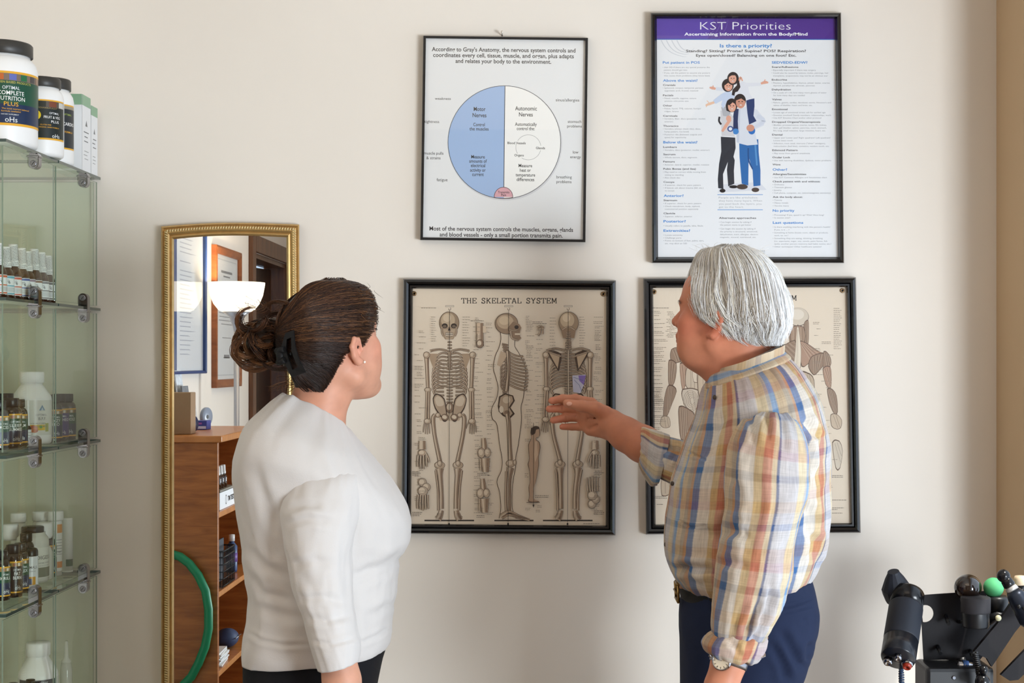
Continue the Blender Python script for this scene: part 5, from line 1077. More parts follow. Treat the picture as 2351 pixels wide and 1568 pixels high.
sh = loft('shirt', rm, M_PLAID, man, n=130, m=170, e=2.2, folds=[(.0035,2.2,6,11.0),(.0016,5,12,14.0)], creases=cm, uo=0.134, vo=.03)
rn = [(1738,948,1812,950,GY-.175,.034),(1716,962,1832,978,GY-.185,.062),(1692,990,1846,1016,GY-.195,.080),(1675,1030,1852,1060,GY-.205,.087),(1667,1096,1853,1108,GY-.215,.088),(1669,1150,1847,1150,GY-.22,.086),(1666,1199,1833,1197,GY-.225,.083),(1656,1250,1822,1254,GY-.232,.080),(1648,1300,1814,1318,GY-.236,.078),
      (1641,1345,1802,1360,GY-.240,.075),(1636,1392,1788,1402,GY-.245,.070),(1634,1430,1772,1436,GY-.25,.066),(1637,1458,1757,1464,GY-.252,.056)]
cn = [([(1722,952),(1735,985),(1732,1030)],7,.005),([(1760,955),(1765,985),(1762,1015)],6,.004),([(1790,960),(1800,1000),(1800,1040)],8,.004),([(1775,1345),(1765,1390),(1740,1440)],7,.012),([(1745,1380),(1728,1420),(1708,1462)],8,.012),([(1752,1430),(1738,1450),(1724,1470)],6,.008),([(1668,1215),(1700,1225),(1720,1222)],12,.006),
      ([(1690,1010),(1678,1070),(1676,1120)],10,.008),([(1660,1240),(1690,1200),(1720,1190)],10,.004),([(1652,1300),(1680,1290),(1720,1300)],10,.004)]
M_SEAM = 0
loft('sleeve', rn, M_PLAID, sh, n=96, m=130, e=2.1, folds=[(.0035,1.6,7,21.0),(.0014,4,14,23.0)], creases=cn, hollow=True, uo=.077)
rk = [(1640,1452,1754,1460,GY-.253,.053),(1622,1463,1762,1466,GY-.254,.060),(1613,1476,1760,1480,GY-.255,.064),(1616,1487,1748,1502,GY-.256,.063),(1630,1499,1731,1516,GY-.257,.055),(1640,1502,1720,1514,GY-.257,.046)]
loft('rolled_cuff', rk, M_PLAID, sh, n=72, m=40, e=2.1, folds=[(.004,2.2,14,31.0)], creases=[([(1668,1470),(1690,1485),(1700,1510)],6,.005)], hollow=True, uo=.05, vo=.05)
ra = [(1700,960,1690,1140,GY+.19,.080),(1640,1000,1632,1140,-.415,.076),(1590,1012,1570,1122,-.395,.066),(1545,1006,1520,1100,-.372,.060),(1522,1003,1502,1090,-.360,.056)]
loft('sleeve', ra, M_PLAID, sh, n=80, m=70, e=2.1, folds=[(.004,1.6,9,41.0)], creases=[([(1540,1020),(1550,1040),(1548,1060)],6,.005),([(1560,1025),(1562,1060),(1550,1085)],7,.005)], hollow=True, uo=.02)
rk2 = [(1536,1001,1508,1112,-.364,.060),(1518,994,1497,1114,-.355,.064),(1496,988,1484,1098,-.344,.062),(1476,982,1470,1070,-.333,.057),(1471,984,1468,1058,-.330,.050)]
loft('rolled_cuff', rk2, M_PLAID, sh, n=72, m=40, e=2.5, folds=[(.003,2.0,10,51.0)], creases=[([(1470,1046),(1490,1047),(1516,1050)],2.5,.003)], hollow=True, uo=.11)
# collar: the folded band round the neck
rc = [(1640,874,1776,812,GY,.066),(1632,860,1781,794,GY,.072),(1627,862,1786,796,GY,.078),(1622,876,1799,808,GY,.098),(1619,890,1812,822,GY,.118),(1622,894,1808,826,GY,.112)]
loft('collar', rc, M_PLAID, sh, n=96, m=40, e=2.2, folds=[(.0012,2,20,61.0)], closed_top=False, hollow=True, swap=True, uo=.128, vo=.0)
M_BTN = mat('brown_button', (70,56,46), 0.35)
for x, yy, dd in ((1641,912,-.104),(1529,1250,-.02),(1544,1110,-.03)):
    MB().lathe(Pm(x, yy, dd), [(.0045,0),(.0045,.0016),(.0034,.0024),(0,.002)], 16, axis=(-.8,-.6,.1)).build('button', M_BTN, sh)
# belt, trousers, watch
M_NAVY = mat('navy_twill', (29,38,62), 0.82, spec=0.2, bump=(600, 0.2, 0.001), noise=(9, .10))
rt = [(1568,1344,1857,1322,GY,.160),(1566,1366,1864,1346,GY,.163),(1562,1390,1870,1376,GY,.166),(1560,1420,1874,1405,GY,.168),(1560,1440,1871,1438,GY,.168),(1562,1472,1861,1472,GY,.166),(1563,1504,1852,1504,GY,.163),(1564,1541,1842,1541,GY,.160),(1565,1570,1830,1570,GY,.158),(1568,1650,1815,1650,GY,.150)]
ct = [([(1788,1398),(1825,1390),(1868,1372)],2.2,.003),([(1790,1412),(1830,1402),(1870,1390)],1.8,.002),([(1836,1338),(1840,1360),(1843,1380)],1.6,.0015),([(1848,1412),(1845,1424),(1847,1436)],1.8,.003),([(1790,1440),(1820,1500),(1840,1540)],10,.006),([(1770,1470),(1800,1530),(1806,1568)],9,.006),([(1862,1470),(1850,1500),(1852,1520)],7,.005)]
trm = loft('trousers', rt, M_NAVY, man, n=110, m=110, e=2.3, folds=[(.002,1.5,6,71.0)], creases=ct)
legs(man, M_NAVY, 1562, 1822, GY, 1600, 95, .16, M_SHOE, (-1, 0, 0))
rb = [(1561,1346,1866,1334,GY,.168),(1560,1350,1867,1338,GY,.171),(1563,1372,1870,1358,GY,.174),(1565,1376,1869,1362,GY,.170)]
b = MB(); RB = rows_interp(rb, 8); vs = []; n = 40
for r in RB:
    A, B = np.array(P(r[0], r[1], r[4])), np.array(P(r[2], r[3], r[4])); c = (A+B)/2; h = (B-A)/2
    for i in range(n+1):
        a = math.radians(92+178*i/n); vs.append(c+h*math.cos(a)+np.array((0, r[5]*math.sin(a), 0)))
b.add(vs, [(j*(n+1)+i, j*(n+1)+i+1, (j+1)*(n+1)+i+1, (j+1)*(n+1)+i) for j in range(7) for i in range(n)], 0, True)
belt = b.build('belt', mat('black_belt_leather', (12,11,11), 0.6, spec=.25), man)
bk = MB(); q = P(1560, 1358, GY-.02)
for s2 in (-1, 1): bk.tube([q+Vector((-.004, .030*s2, -.016)), q+Vector((-.006, .030*s2, .016))], .0028, 8)
for s2 in (-1, 1): bk.tube([q+Vector((-.005, -.030, .016*s2)), q+Vector((-.005, .030, .016*s2))], .0028, 8)
bk.tube([q+Vector((-.008, -.026, 0)), q+Vector((-.008, .03, 0))], .002, 8); bk.build('buckle', mat('aged_brass', (150,124,80), 0.3, 1.0), belt)
wc = P(1657, 1517, GY-.292); ax = Vector((-.42, -.88, .22)).normalized()
wt = empty('watch', wc-man.location); wt.parent = man
mb = MB(); mb.lathe(wc, [(.0150,-.008),(.0175,-.006),(.0178,.0005),(.0165,.003),(.0152,.0034),(.0150,.0020)], 40, axis=ax); mb.tube([wc+Vector((-.018,-.001,.008)), wc+Vector((-.022,-.002,.010))], .0026, 10)
def child(mb, name, m, par): return mb.build(name, m, par)
child(mb, 'watch_case', M_CHROME, wt)
dl = MB(); dl.lathe(wc+ax*.0022, [(.0152,0),(.0152,.0003)], 40, axis=ax); child(dl, 'dial', mat('cream_dial', (226,212,186), 0.4), wt)
hn = MB(); qx = ax.to_track_quat('Z', 'Y').to_matrix()
for i in range(12):
    a = math.radians(30*i); d = qx@Vector((math.cos(a), math.sin(a), 0)); hn.tube([wc+ax*.0029+d*.0108, wc+ax*.0029+d*.0140], .00045, 6)
for a, l, r in ((1.0,.0078,.0006),(2.6,.0112,.0005)): d = qx@Vector((math.cos(a), math.sin(a), 0)); hn.tube([wc+ax*.0031, wc+ax*.0031+d*l], r, 6)
child(hn, 'watch_hands', mat('dark_ink_metal', (40,36,32), 0.4), wt)
bd = MB(); ring = []
wd = Vector(Pm(1656,1575,-.268)-Pm(1690,1460,-.250)).normalized(); cc = Vector(Pm(1674,1517,-.262)); e1 = Vector((1,0,0)); e1 = (e1-wd*e1.dot(wd)).normalized(); e2 = wd.cross(e1)
n = 48; vs = []
for off, rr in ((-.0085,.0318),(-.0080,.0335),(.0080,.0335),(.0085,.0318)):
    for i in range(n): a = 2*math.pi*i/n; vs.append(cc+wd*off+(e1*math.cos(a)*1.02+e2*math.sin(a)*.98)*rr)
bd.add(vs, [(j*n+i, j*n+(i+1) % n, ((j+1) % 4)*n+(i+1) % n, ((j+1) % 4)*n+i) for j in range(4) for i in range(n)], 0, True); child(bd, 'watch_band', M_STEEL, wt)
# hair
skull = Field(); head_field(skull, Om, Rm, 0.97, ears=False, cz=.82, cf=.016)
hm = [(1655,566,1706,566,GY,.020),(1616,572,1734,574,GY,.044),(1604,586,1752,588,GY,.062),(1597,602,1767,604,GY,.073),(1592,622,1780,622,GY,.081),(1588,642,1788,642,GY,.085),(1585,662,1793,662,GY,.087),(1585,690,1798,690,GY,.094),(1591,715,1802,716,GY,.099),(1598,735,1803,735,GY,.100),(1618,750,1801,748,GY,.096),(1640,762,1796,760,GY,.090),(1654,775,1788,772,GY,.080),(1668,785,1782,784,GY,.074),(1700,797,1778,795,GY,.060)]
capm = hair_cap(hm, -.042, skull, -1); paths = []; cols = []; rad = []; rg = random.Random(33)
WHT = [lin((244,244,244)), lin((234,234,234)), lin((218,216,212)), lin((200,194,184)), lin((236,230,216)), lin((178,168,156)), lin((248,248,248))]
clump = [(rg.gauss(0, .06), rg.gauss(0, .17)) for _ in range(97)]
for s in range(3600):
    sg = -1 if rg.random() < .70 else 1
    th = rg.uniform(.0, math.pi); c = clump[int(th*31) % 97]; v0 = rg.choice((0, 0, .0, rg.random()*.5)); full = 1-th/math.pi   # 0 = towards the face (left end)
    tE = .99 if full > .42 else (.60+.40*(full/.42)**.8); tE *= rg.uniform(.84, 1.05)*(1-.35*abs(c[0]))
    n = 15; lift = rg.uniform(.0, .0045)+(.004 if rg.random() < .15 else 0)+.0035*max(0, math.sin(th*23+c[0]*30)); ph = rg.uniform(0, 6); amp = rg.uniform(.01, .09); arr = []
    sw2 = (.10 if full > .35 else -.05)
    for i in range(n):
        t = i/(n-1); v = v0+(tE-v0)*t
        h = th+c[0]+(amp*math.sin(t*5+ph)+c[1]*math.sin(t*4))*t+sw2*math.sin(t*3)*(-1 if full > .35 else 1)
        arr.append(capm(sg*h, v, max(0, lift*(.4+t)+.0055*math.sin(t*8+c[0]*60)*max(0, t-.25))+(.006*max(0, t-.85)/.15 if full > .4 else 0)+.0004))
    paths.append(np.array(arr)); k = rg.uniform(.92, 1.06); top = full < .62 and rg.random() < .45
    cols.append(np.array(WHT[rg.choice([3,4,5,2] if top else [0,0,1,1,2,6,6,4])])*k); rad.append(rg.uniform(.00035, .0008))
for s in range(110):                                   # loose ends
    side = rg.random()
    if side < .5: x0, y0 = rg.uniform(1600, 1760), rg.uniform(568, 590); x1, y1 = x0+rg.uniform(-34, 30), y0-rg.uniform(0, 16)
    elif side < .8: x0, y0 = rg.uniform(1785, 1800), rg.uniform(640, 760); x1, y1 = x0+rg.uniform(2, 16), y0+rg.uniform(5, 34)
    else: x0, y0 = rg.uniform(1700, 1775), rg.uniform(780, 795); x1, y1 = x0+rg.uniform(-14, 22), y0+rg.uniform(6, 22)
    d = rg.uniform(-.06, .04); b2 = rg.gauss(0, 7); arr = np.array([Pm(x0+(x1-x0)*t+b2*math.sin(math.pi*t), y0+(y1-y0)*t-abs(b2)*.4*math.sin(math.pi*t), d) for t in np.linspace(0, 1, 8)])
    paths.append(arr); cols.append(np.array(WHT[rg.choice([0,1,4])])); rad.append(.0003)
M_HAIRW = mat('white_hair', attr='Col', rough=0.5, spec=0.4)
hair_mesh('hair', capm, paths, cols, rad, lin((184,176,168)), M_HAIRW, man)
eb = []; ec = []; er2 = []
for s in (-1, 1):
    for i in range(60):
        f = rg.uniform(.092,.100); l = s*rg.uniform(.014,.046); p0 = Hm(f-abs(l)*.12+.002, l, .021+rg.gauss(0,.0025)); eb.append(np.array([p0+Rm@np.array((.003*t-.004*t*t, s*.010*t, .003*t)) for t in np.linspace(0, 1, 5)])); ec.append(np.array(lin((170,160,150)))); er2.append(.0004)
for q in (eb[:60], eb[60:]):
    sv, sf, sc = strands(q, er2[:60], ec[:60]); np_mesh('eyebrow', sv, sf, M_HAIRW, man, sc)
# ------------------------------------------------------------------ glass display case on the left and what stands in it
M_GLASS = pane_mat('shelf_glass', tint=(.945,.972,.94)); M_GCLR = bare_pane('inner_glass_face', (.945,.972,.94)); M_GEDGE2 = mat('pale_glass_edge', (120,136,118), 0.2); M_GEDGE = mat('glass_edge', (44,66,60), 0.15, spec=0.6, coat=.5)
XC = -1.040; SHELF = [1.928, 1.6235, 1.319, 1.0145, 0.710, 0.4055, 0.101]; SEG = ((-0.302, -0.008), (-0.610, -0.308))
case = empty('display_case', ((XL+XC)/2, -.305, 0), 'frameless glass display case with chrome clips on the left', 'display case')
def glass_box(lo, hi, name, thin):
    """a sheet with clear faces and dark green edges; thin = axis of the thickness"""
    mb = MB(); x0, y0, z0 = lo; x1, y1, z1 = hi
    v = [(x0,y0,z0),(x1,y0,z0),(x1,y1,z0),(x0,y1,z0),(x0,y0,z1),(x1,y0,z1),(x1,y1,z1),(x0,y1,z1)]
    F = {2: ((0,3,2,1),(4,5,6,7)), 1: ((0,1,5,4),(2,3,7,6)), 0: ((1,2,6,5),(3,0,4,7))}
    mb.add(v, [f for fs in F.values() for f in fs]); mb.m = [(0, 2)[k] if ax == thin else (1 if thin == 2 else 3) for ax, fs in F.items() for k, f in enumerate(fs)]
    mb.build(name, [M_GLASS, M_GEDGE, M_GCLR, M_GEDGE2], case)
for k, z in enumerate(SHELF):
    for y0, y1 in SEG:
        glass_box((XL+.01, y0, z-.006), (XC, y1, z), 'shelf', 2)
        if k: glass_box((XC-.010, y0+.004, z+.006), (XC-.007, y1-.004, SHELF[k-1]-.012), 'side_panel', 0)
        if k: glass_box((XL+.012, y0+.004, z+.006), (XL+.017, y1-.004, SHELF[k-1]-.012), 'side_panel', 0)
    if k: glass_box((XL+.02, -.014, z+.006), (XC-.016, -.009, SHELF[k-1]-.012), 'back_panel', 1)
for k, z in enumerate(SHELF[:5]):
    for yc in (-.112, -.432):
        cl = MB(); w = .0105; up = .030 if k else -.002; dn = -.036
        def capsule(y0, y1, a=1.0, mi=0):
            pts = []
            for i in range(13): t = math.pi*i/12; pts.append((XC-.006+w*a*math.cos(t), z+up-w+w*a*math.sin(t)) if k else (XC-.006+w*a*math.cos(t)*1.0, z-.010+.008*math.sin(t)))
            for i in range(13): t = math.pi+math.pi*i/12; pts.append((XC-.006+w*a*math.cos(t), z+dn+w+w*a*math.sin(t)))
            cl.prism(pts, y0, y1, mi)
        capsule(yc-.009, yc+.009); capsule(yc-.0105, yc-.009, .9)
        cl.box((XC-.006, yc-.002, z-.011), (.026, .022, .004), bev=.0015)
        c = cl.build('clip', M_CHROME, case)
        sc = MB()
        for zz in ([z+up-w] if k else [])+[z+dn+w]:
            sc.lathe((XC-.006, yc-.0105, zz), [(.0066,0),(.0066,.0012),(.0055,.0018)], 20, axis=(0,-1,0))
            sc.box((XC-.006, yc-.0123, zz), (.0012, .0006, .0100), 1, rot=Matrix.Rotation(math.radians(38), 3, 'Y'))
            sc.build('screw', [M_STEEL, M_BLACK], c); sc = MB()
# ---- bottles
M_DARKB = mat('dark_amber_bottle', (26,17,12), 0.12, spec=.6, coat=.4); M_AMBER = mat('amber_glass', (58,32,16), 0.08, spec=.6, coat=.5); M_CAPB = mat('black_cap', (16,16,18), 0.35)
M_SLEEVE = mat('shrink_sleeve', (226,226,224), 0.35); M_CLEAR = mat('clear_bottle', (206,206,196), 0.15, spec=.5, coat=.3); M_GREY = mat('grey_lid', (52,50,46), 0.4); M_POT = mat('translucent_pot', (222,222,214), 0.3)
YEL = (226,168,44); NV = (24,42,74); DG = (22,74,54); PAL = (222,226,228)
def at(px, p, z): x = (px-VPX)/F_PX*p; return Vector((x, p-DIST, z))
def stand(px, p, shelf): return at(px, p, SHELF[shelf]+.0006)
def wrap(parent, c, r, z0, z1, span, bands, texts=(), turn=0.0, name='label'):
    """print round a cylinder. bands: (from, to, colour) in 0..1 down the label; texts: (string, across mm, down mm, cap mm, colour, width mm)"""
    fa = math.atan2(-DIST-c.y, 0-c.x)+turn
    def place(a, yy, lift): t = fa+a/1000/r; return Vector((c.x+(r+.0004+lift)*math.cos(t), c.y+(r+.0004+lift)*math.sin(t), z1-yy/1000))
    cv = Canvas(place, step=4e-5); H = (z1-z0)*1000; W = math.radians(span)*r*1000/2
    for b in bands:
        b0, b1, col = b[:3]; l, q = (b[3], b[4]) if len(b) > 3 else (-1, 1)
        cv.up(); n = 24; xs = np.linspace(l*W, q*W, n+1); cv.tris([(x, b0*H) for x in xs]+[(x, b1*H) for x in xs], [(i, i+1, n+2+i, n+1+i) for i in range(n)], col)
    cv.up()
    for t in texts:
        s, a, d, cp, col = t[:5]; cv.text(s, a, d, cp, col, width=t[5] if len(t) > 5 else None, align='c', bold=.004, res=2)
    o = cv.build(name, M_LABEL, parent); o.data.polygons.foreach_set('use_smooth', np.ones(len(o.data.polygons), dtype=bool)); return o
def ticks(n, d0, dd, w, col, seed=1, cap=1.0):
    return [(d0+i*dd, d0+i*dd+cap) for i in range(n)]
def bottle(label, cat, c, r, h, prof, body_m, cap_prof, cap_m, name='supplement_bottle', group=None, cap='cap'):
    t = empty(name, c, label, cat, group)
    MB().lathe(c, [(a*r, b*h) for a, b in prof], 36).build('body', body_m, t)
    MB().lathe(c, [(a*r, b*h) for a, b in cap_prof], 36).build(cap, cap_m, t)
    return t
PILL = [(.90,0),(.99,.02),(1,.04),(1,.70),(.96,.76),(.80,.81),(.62,.83),(.60,.87)]; PCAP = [(.72,.835),(.74,.84),(.74,.985),(.70,1.0),(.0,1.0)]
JAR = [(.86,0),(.97,.02),(1,.05),(1,.74),(.95,.80),(.82,.85),(.78,.86),(.78,.90)]; JCAP = [(.84,.875),(.86,.88),(.86,.985),(.82,1.0),(.0,1.0)]
G_TOP = 'supplement tubs on the top shelf'
# top shelf
c = stand(7, 3.005, 0); t = bottle('largest white supplement tub with a green and navy label on top glass shelf', 'tub', c, .0672, .213, JAR, M_WHITE, JCAP, M_GREY, 'supplement_tub', G_TOP, 'lid')
T7 = .0672
wrap(t, c, T7, c.z+.040, c.z+.148, 150, [(0,.04,YEL),(.04,.17,(120,104,92)),(.17,.60,DG),(.60,.955,NV),(.955,1,YEL)]+[(.05,.16,cc,l,l+.16) for cc, l in (((60,60,62),-.6),((186,96,42),-.30),((92,104,176),-.02),((40,104,66),.24),((70,66,66),.5),((150,120,98),.72))],
     [('GREEN BASED PRODUCTS',8,24,4.2,(196,186,92),74),('OPTIMAL',2,36,6.5,PAL,34),('COMPLETE',2,47,8,(244,244,240),52),('NUTRITION',2,58,8,(244,244,240),56),('PLUS',2,69,8,YEL,28),('The most nutrient balanced',12,76,3.0,YEL,56),('formula available!',2,81,3.0,YEL,38),('DIETARY SUPPLEMENT',0,87,2.2,PAL,34),('oHs',2,101,10,PAL,24)]+[('•',56,38+17*i,44,(96,140,60)) for i in range(0)], turn=.20)
for i in range(3): pass
c = stand(97, 3.135, 0); t = bottle('middle white supplement tub with a black fruit label and yellow disc', 'tub', c, .0440, .168, JAR, M_WHITE, JCAP, M_GREY, 'supplement_tub', G_TOP, 'lid')
wrap(t, c, .0440, c.z+.034, c.z+.118, 118, [(0,.035,YEL),(.035,.19,(90,80,70)),(.19,.955,(26,36,34)),(.955,1,YEL)]+[(.045,.18,cc,l,l+.36) for cc, l in (((46,110,72),-.96),((40,44,36),-.44),((120,66,44),.06),((196,196,190),.56))],
     [('POWERFULLY',0,19,2.4,(170,150,90),40),('OPTIMAL',14,30,4.2,PAL,22),('FRUIT & VEG',10,39,5.2,(240,240,238),36),('PLUS',16,48,5.2,(240,240,238),18),('GLUTEN FREE',-4,54,2.4,YEL,22),('ORIGINAL GREEN FORMULA',4,59,2.4,YEL,44),('oHs',18,79,8,PAL,18)], turn=.25)
fa = math.atan2(-DIST-c.y, -c.x)+.25
dk = Canvas(lambda a, yy, lift: Vector((c.x+(.0440+.0010+lift)*math.cos(fa+a/44), c.y+(.0440+.0010+lift)*math.sin(fa+a/44), c.z+.118-yy/1000)), step=4e-5)
dk.ellipse(-23, 33, 9.5, 10, (226,196,40)); dk.up(); [dk.text(s, -23, 30+3*i, 1.8, (90,80,20), align='c', res=2) for i, s in enumerate(('Now with','essential','nutrients'))]; dk.build('sticker', M_LABEL, t)
c = stand(122, 3.263, 0); t = bottle('white supplement tub behind, with dark grey label, next to the white boxes', 'tub', c, .0440, .190, JAR, M_WHITE, JCAP, M_GREY, 'supplement_tub', G_TOP, 'lid')
wrap(t, c, .0440, c.z+.034, c.z+.132, 118, [(0,.03,YEL),(.03,.10,(150,140,120)),(.10,.965,(44,48,52)),(.965,1,YEL)], [('OPTIMAL',20,24,4,(150,170,80),24),('CARDIO',24,46,7,(240,240,238),34),('FORMULA',24,62,4,YEL,24)], turn=.3)
M_BOXW = mat('white_card', (228,230,232), 0.55)
def carton(x0, x1, y0, y1, z0, h, label, seed):
    t = empty('carton', ((x0+x1)/2, (y0+y1)/2, z0), label, 'box', 'white cartons on the top shelf')
    MB().box(((x0+x1)/2, (y0+y1)/2, z0+h/2), (x1-x0, y1-y0, h), bev=.0012).build('body', M_BOXW, t)
    cv = Canvas(lambda a, b, lift: Vector((x1+.0006+lift, y0+a, z0+b)), step=4e-5); g = (132,170,138); D = y1-y0
    cv.poly([(0, 0), (D, 0), (D, h), (0, h)], (228,230,232)); cv.poly([(0, h*.86), (D, h*.86), (D, h), (0, h)], g); cv.poly([(D*.38, h*.60), (D*.5, h*.68), (D*.62, h*.60)], (90,92,94)); cv.up()
    r = random.Random(seed)
    for b in (.52,.46,.40,.27,.22,.17): cv.stroke([(D*r.uniform(.18,.3), h*b), (D*r.uniform(.6,.8), h*b)], .0022 if b > .3 else .0012, (96,98,102))
    cv.build('carton_label', M_LABEL, t)
    cv = Canvas(lambda a, b, lift: Vector((x0+a, y0-.0006-lift, z0+b)), step=4e-5); cv.poly([(0, h*.86), (x1-x0, h*.86), (x1-x0, h), (0, h)], g); cv.build('carton_label', M_LABEL, t)
carton(XC-.075, XC-.006, -.128, -.066, SHELF[0]+.0006, .172, 'white carton with a green top band, the nearer of two on the top shelf', 1)
carton(XC-.075, XC-.006, -.062, -.014, SHELF[0]+.0006, .158, 'white carton with a green top band, nearest to the back wall', 2)
# second shelf: dropper bottles in shrink sleeves
DROP = [(.92,0),(1,.02),(1,.42),(.97,.48),(.80,.55),(.55,.60),(.50,.64)]; DCAP = [(.66,.60),(.70,.61),(.70,.70),(.64,.72),(.56,.97),(.52,1.0),(0,1.0)]
def sleeve_print(t, c, r, h, seed):
    rr = random.Random(seed); fa = math.atan2(-DIST-c.y, -c.x)
    def place(a, b, lift): q = r*(.70-.16*max(0, min(1, (b-.60)/.38)))+.0006+lift; return Vector((c.x+q*math.cos(fa+a), c.y+q*math.sin(fa+a), c.z+b*h))
    cv = Canvas(place, step=3e-5); cv.up()
    for i in range(13):
        a = -1.9
        while a < 1.9:
            l = rr.uniform(.12, .34); b = .62+.027*i+.022*a
            if .61 < b < .97 and b+.022*l < .97: cv.tris([(a, b), (a+l, b+.022*l), (a+l, b+.022*l+.009), (a, b+.009)], [(0,1,2,3)], (96,98,104))
            a += l+.08
    cv.build('sleeve_print', M_LABEL, t)
BLK, GRY, BRN2, BLU, RED, GRN, ORG, PUR = (46,48,52),(110,112,116),(126,92,70),(60,92,160),(196,92,76),(60,140,96),(206,98,58),(140,120,140)
DL = [(3.200,-1.0685,BLK,'black banded'),(3.158,-1.063,GRY,'grey banded'),(3.116,-1.062,BRN2,'brown banded'),(3.074,-1.063,PUR,'mauve banded'),(3.040,-1.062,BLU,'dark blue banded'),(2.993,-1.063,RED,'pale red banded'),(2.952,-1.062,(96,170,190),'teal banded'),(2.912,-1.063,ORG,'orange banded'),(2.872,-1.062,GRN,'green banded'),(2.832,-1.063,(72,110,180),'mid blue banded')]
ordn = ['first','second','third','fourth','fifth','sixth','seventh','eighth','ninth','tenth']
for i, (p, x, col, nm) in enumerate(DL):
    c = Vector((min(x, -1.0685)-.010, p-DIST, SHELF[1]+.0006)); h = .104+.004*((i*7) % 3); r = .0166
    t = bottle(f'amber dropper bottle, {nm} label, {ordn[i]} from the wall in the front row', 'bottle', c, r, h, DROP, M_AMBER, DCAP, M_SLEEVE, 'dropper_bottle', 'amber dropper bottles in white shrink sleeves', 'sleeve')
    wrap(t, c, r, c.z+.008, c.z+.046, 250, [(0,1,(226,228,230)),(.03,.14,col),(.50,.56,col),(.90,.97,col)]+[(b, b+.03, (170,172,176), -.8, .7) for b in (.62,.68,.74,.80)]+[(b, b+.03, (120,122,128), -.8, .2) for b in (.22,.30)], [('6',7.5,16,6,(60,62,66))]); sleeve_print(t, c, r, h, i)
for i, p in enumerate((3.178,3.136,3.094,3.053,3.012,2.972,2.932,2.892)):
    c = Vector((-1.116, p-DIST, SHELF[1]+.0006)); h = .106; r = .0166
    t = bottle(f'amber dropper bottle half hidden in the back row, {ordn[i]} from the wall', 'bottle', c, r, h, DROP, M_AMBER, DCAP, M_SLEEVE, 'dropper_bottle', 'amber dropper bottles in white shrink sleeves', 'sleeve'); sleeve_print(t, c, r, h, 40+i)
    wrap(t, c, r, c.z+.008, c.z+.046, 250, [(0,1,(222,224,226)),(.05,.16,(120,124,140)),(.5,.56,(120,124,140))])
# third shelf
G3 = 'dark supplement bottles with yellow banded labels'
def dark(px, p, k, r, h, label, words, cols=(DG, NV), turn=.25):
    c = stand(px, p, k); t = bottle(label, 'bottle', c, r, h, PILL, M_DARKB, PCAP, M_CAPB, 'supplement_bottle', G3)
    H = h*1000*.60; wrap(t, c, r, c.z+h*.09, c.z+h*.69, 200, [(0,.045,YEL),(.045,.16,(150,120,70)),(.16,.55,cols[0]),(.55,.955,cols[1]),(.955,1,YEL)]+[(.055,.15,cc,l,l+.16) for cc, l in (((70,92,50),-.5),((140,70,40),-.2),((216,206,190),.1),((110,80,60),.4))],
         [('OPTIMAL',2,H*.30,H*.065,PAL,r*1000*1.0)]+[(w, 2, H*(.44+.13*i), H*.10, (240,240,238), r*1000*min(1.5, .26*len(w))) for i, w in enumerate(words)]+[('oHs',3,H*.90,H*.13,PAL,r*1000*.7)], turn=turn); return t
dark(152, 3.418, 2, .0212, .106, 'dark bottle with navy and green label nearest the wall on the third shelf', ['WHOLE'])
dark(136, 3.375, 2, .0205, .107, 'dark bottle with purple striped navy label on the third shelf', ['OPTHEO'], ((58,44,112), (52,40,120)))
dark(121, 3.328, 2, .0205, .106, 'dark bottle with green label right behind the big white bottle', ['ENZY','PRO'])
dark(40, 3.150, 2, .0208, .100, 'dark bottle left of the big white bottle, label reading CAL', ['CALM'])
dark(26, 3.100, 2, .0212, .104, 'dark bottle with label reading SLEEP GUMMIES on the third shelf', ['SLEEP','GUMMIES'], turn=.35)
dark(-4, 3.045, 2, .0212, .100, 'dark bottle with label reading ACES at the left edge', ['ACES'], turn=.5)
dark(14, 3.190, 2, .0208, .112, 'dark bottle mostly hidden behind the SLEEP GUMMIES bottle', ['D'])
BIG = [(.88,0),(.98,.02),(1,.06),(1,.62),(.97,.66),(.60,.80),(.54,.82),(.54,.86)]; BCAP = [(.60,.845),(.62,.85),(.62,.985),(.58,1.0),(0,1.0)]
c = stand(73, 3.262, 2); t = bottle('big white bottle with fruit picture and B.F.F. lettering on the third shelf', 'bottle', c, .0420, .158, BIG, M_WHITE, BCAP, M_WHITE, 'powder_bottle')
wrap(t, c, .0420, c.z+.020, c.z+.096, 190, [(0,1,(216,216,208)),(.70,.86,(222,186,40),-.25,.35),(.66,.90,(160,166,90),.36,.5)], [('OPTIMAL',16,34,4.4,(150,150,150),26),('B.F.F.',18,43,6,(96,96,98),18),('BLOOD FRUIT FIBER',6,52,3,(110,120,96),40),('DIETARY SUPPLEMENT',8,59,4,(110,110,108),46)], turn=.12)
fa = math.atan2(-DIST-c.y, -c.x)+.12; c7 = c.copy()
dk = Canvas(lambda a, yy, lift: Vector((c7.x+(.0420+.0010+lift)*math.cos(fa+a/42), c7.y+(.0420+.0010+lift)*math.sin(fa+a/42), c7.z+.096-yy/1000)), step=4e-5)
dk.ellipse(-2, 62, 9, 8, (172,84,48)); dk.ellipse(1, 65, 7, 5.5, (196,110,60)); dk.ellipse(14, 58, 3.2, 3.2, (90,160,80)); dk.poly([(10,22),(17,10),(24,22)], (120,150,176)); dk.poly([(14,22),(17,15),(20,22)], (200,214,224)); dk.build('fruit_print', M_LABEL, t)
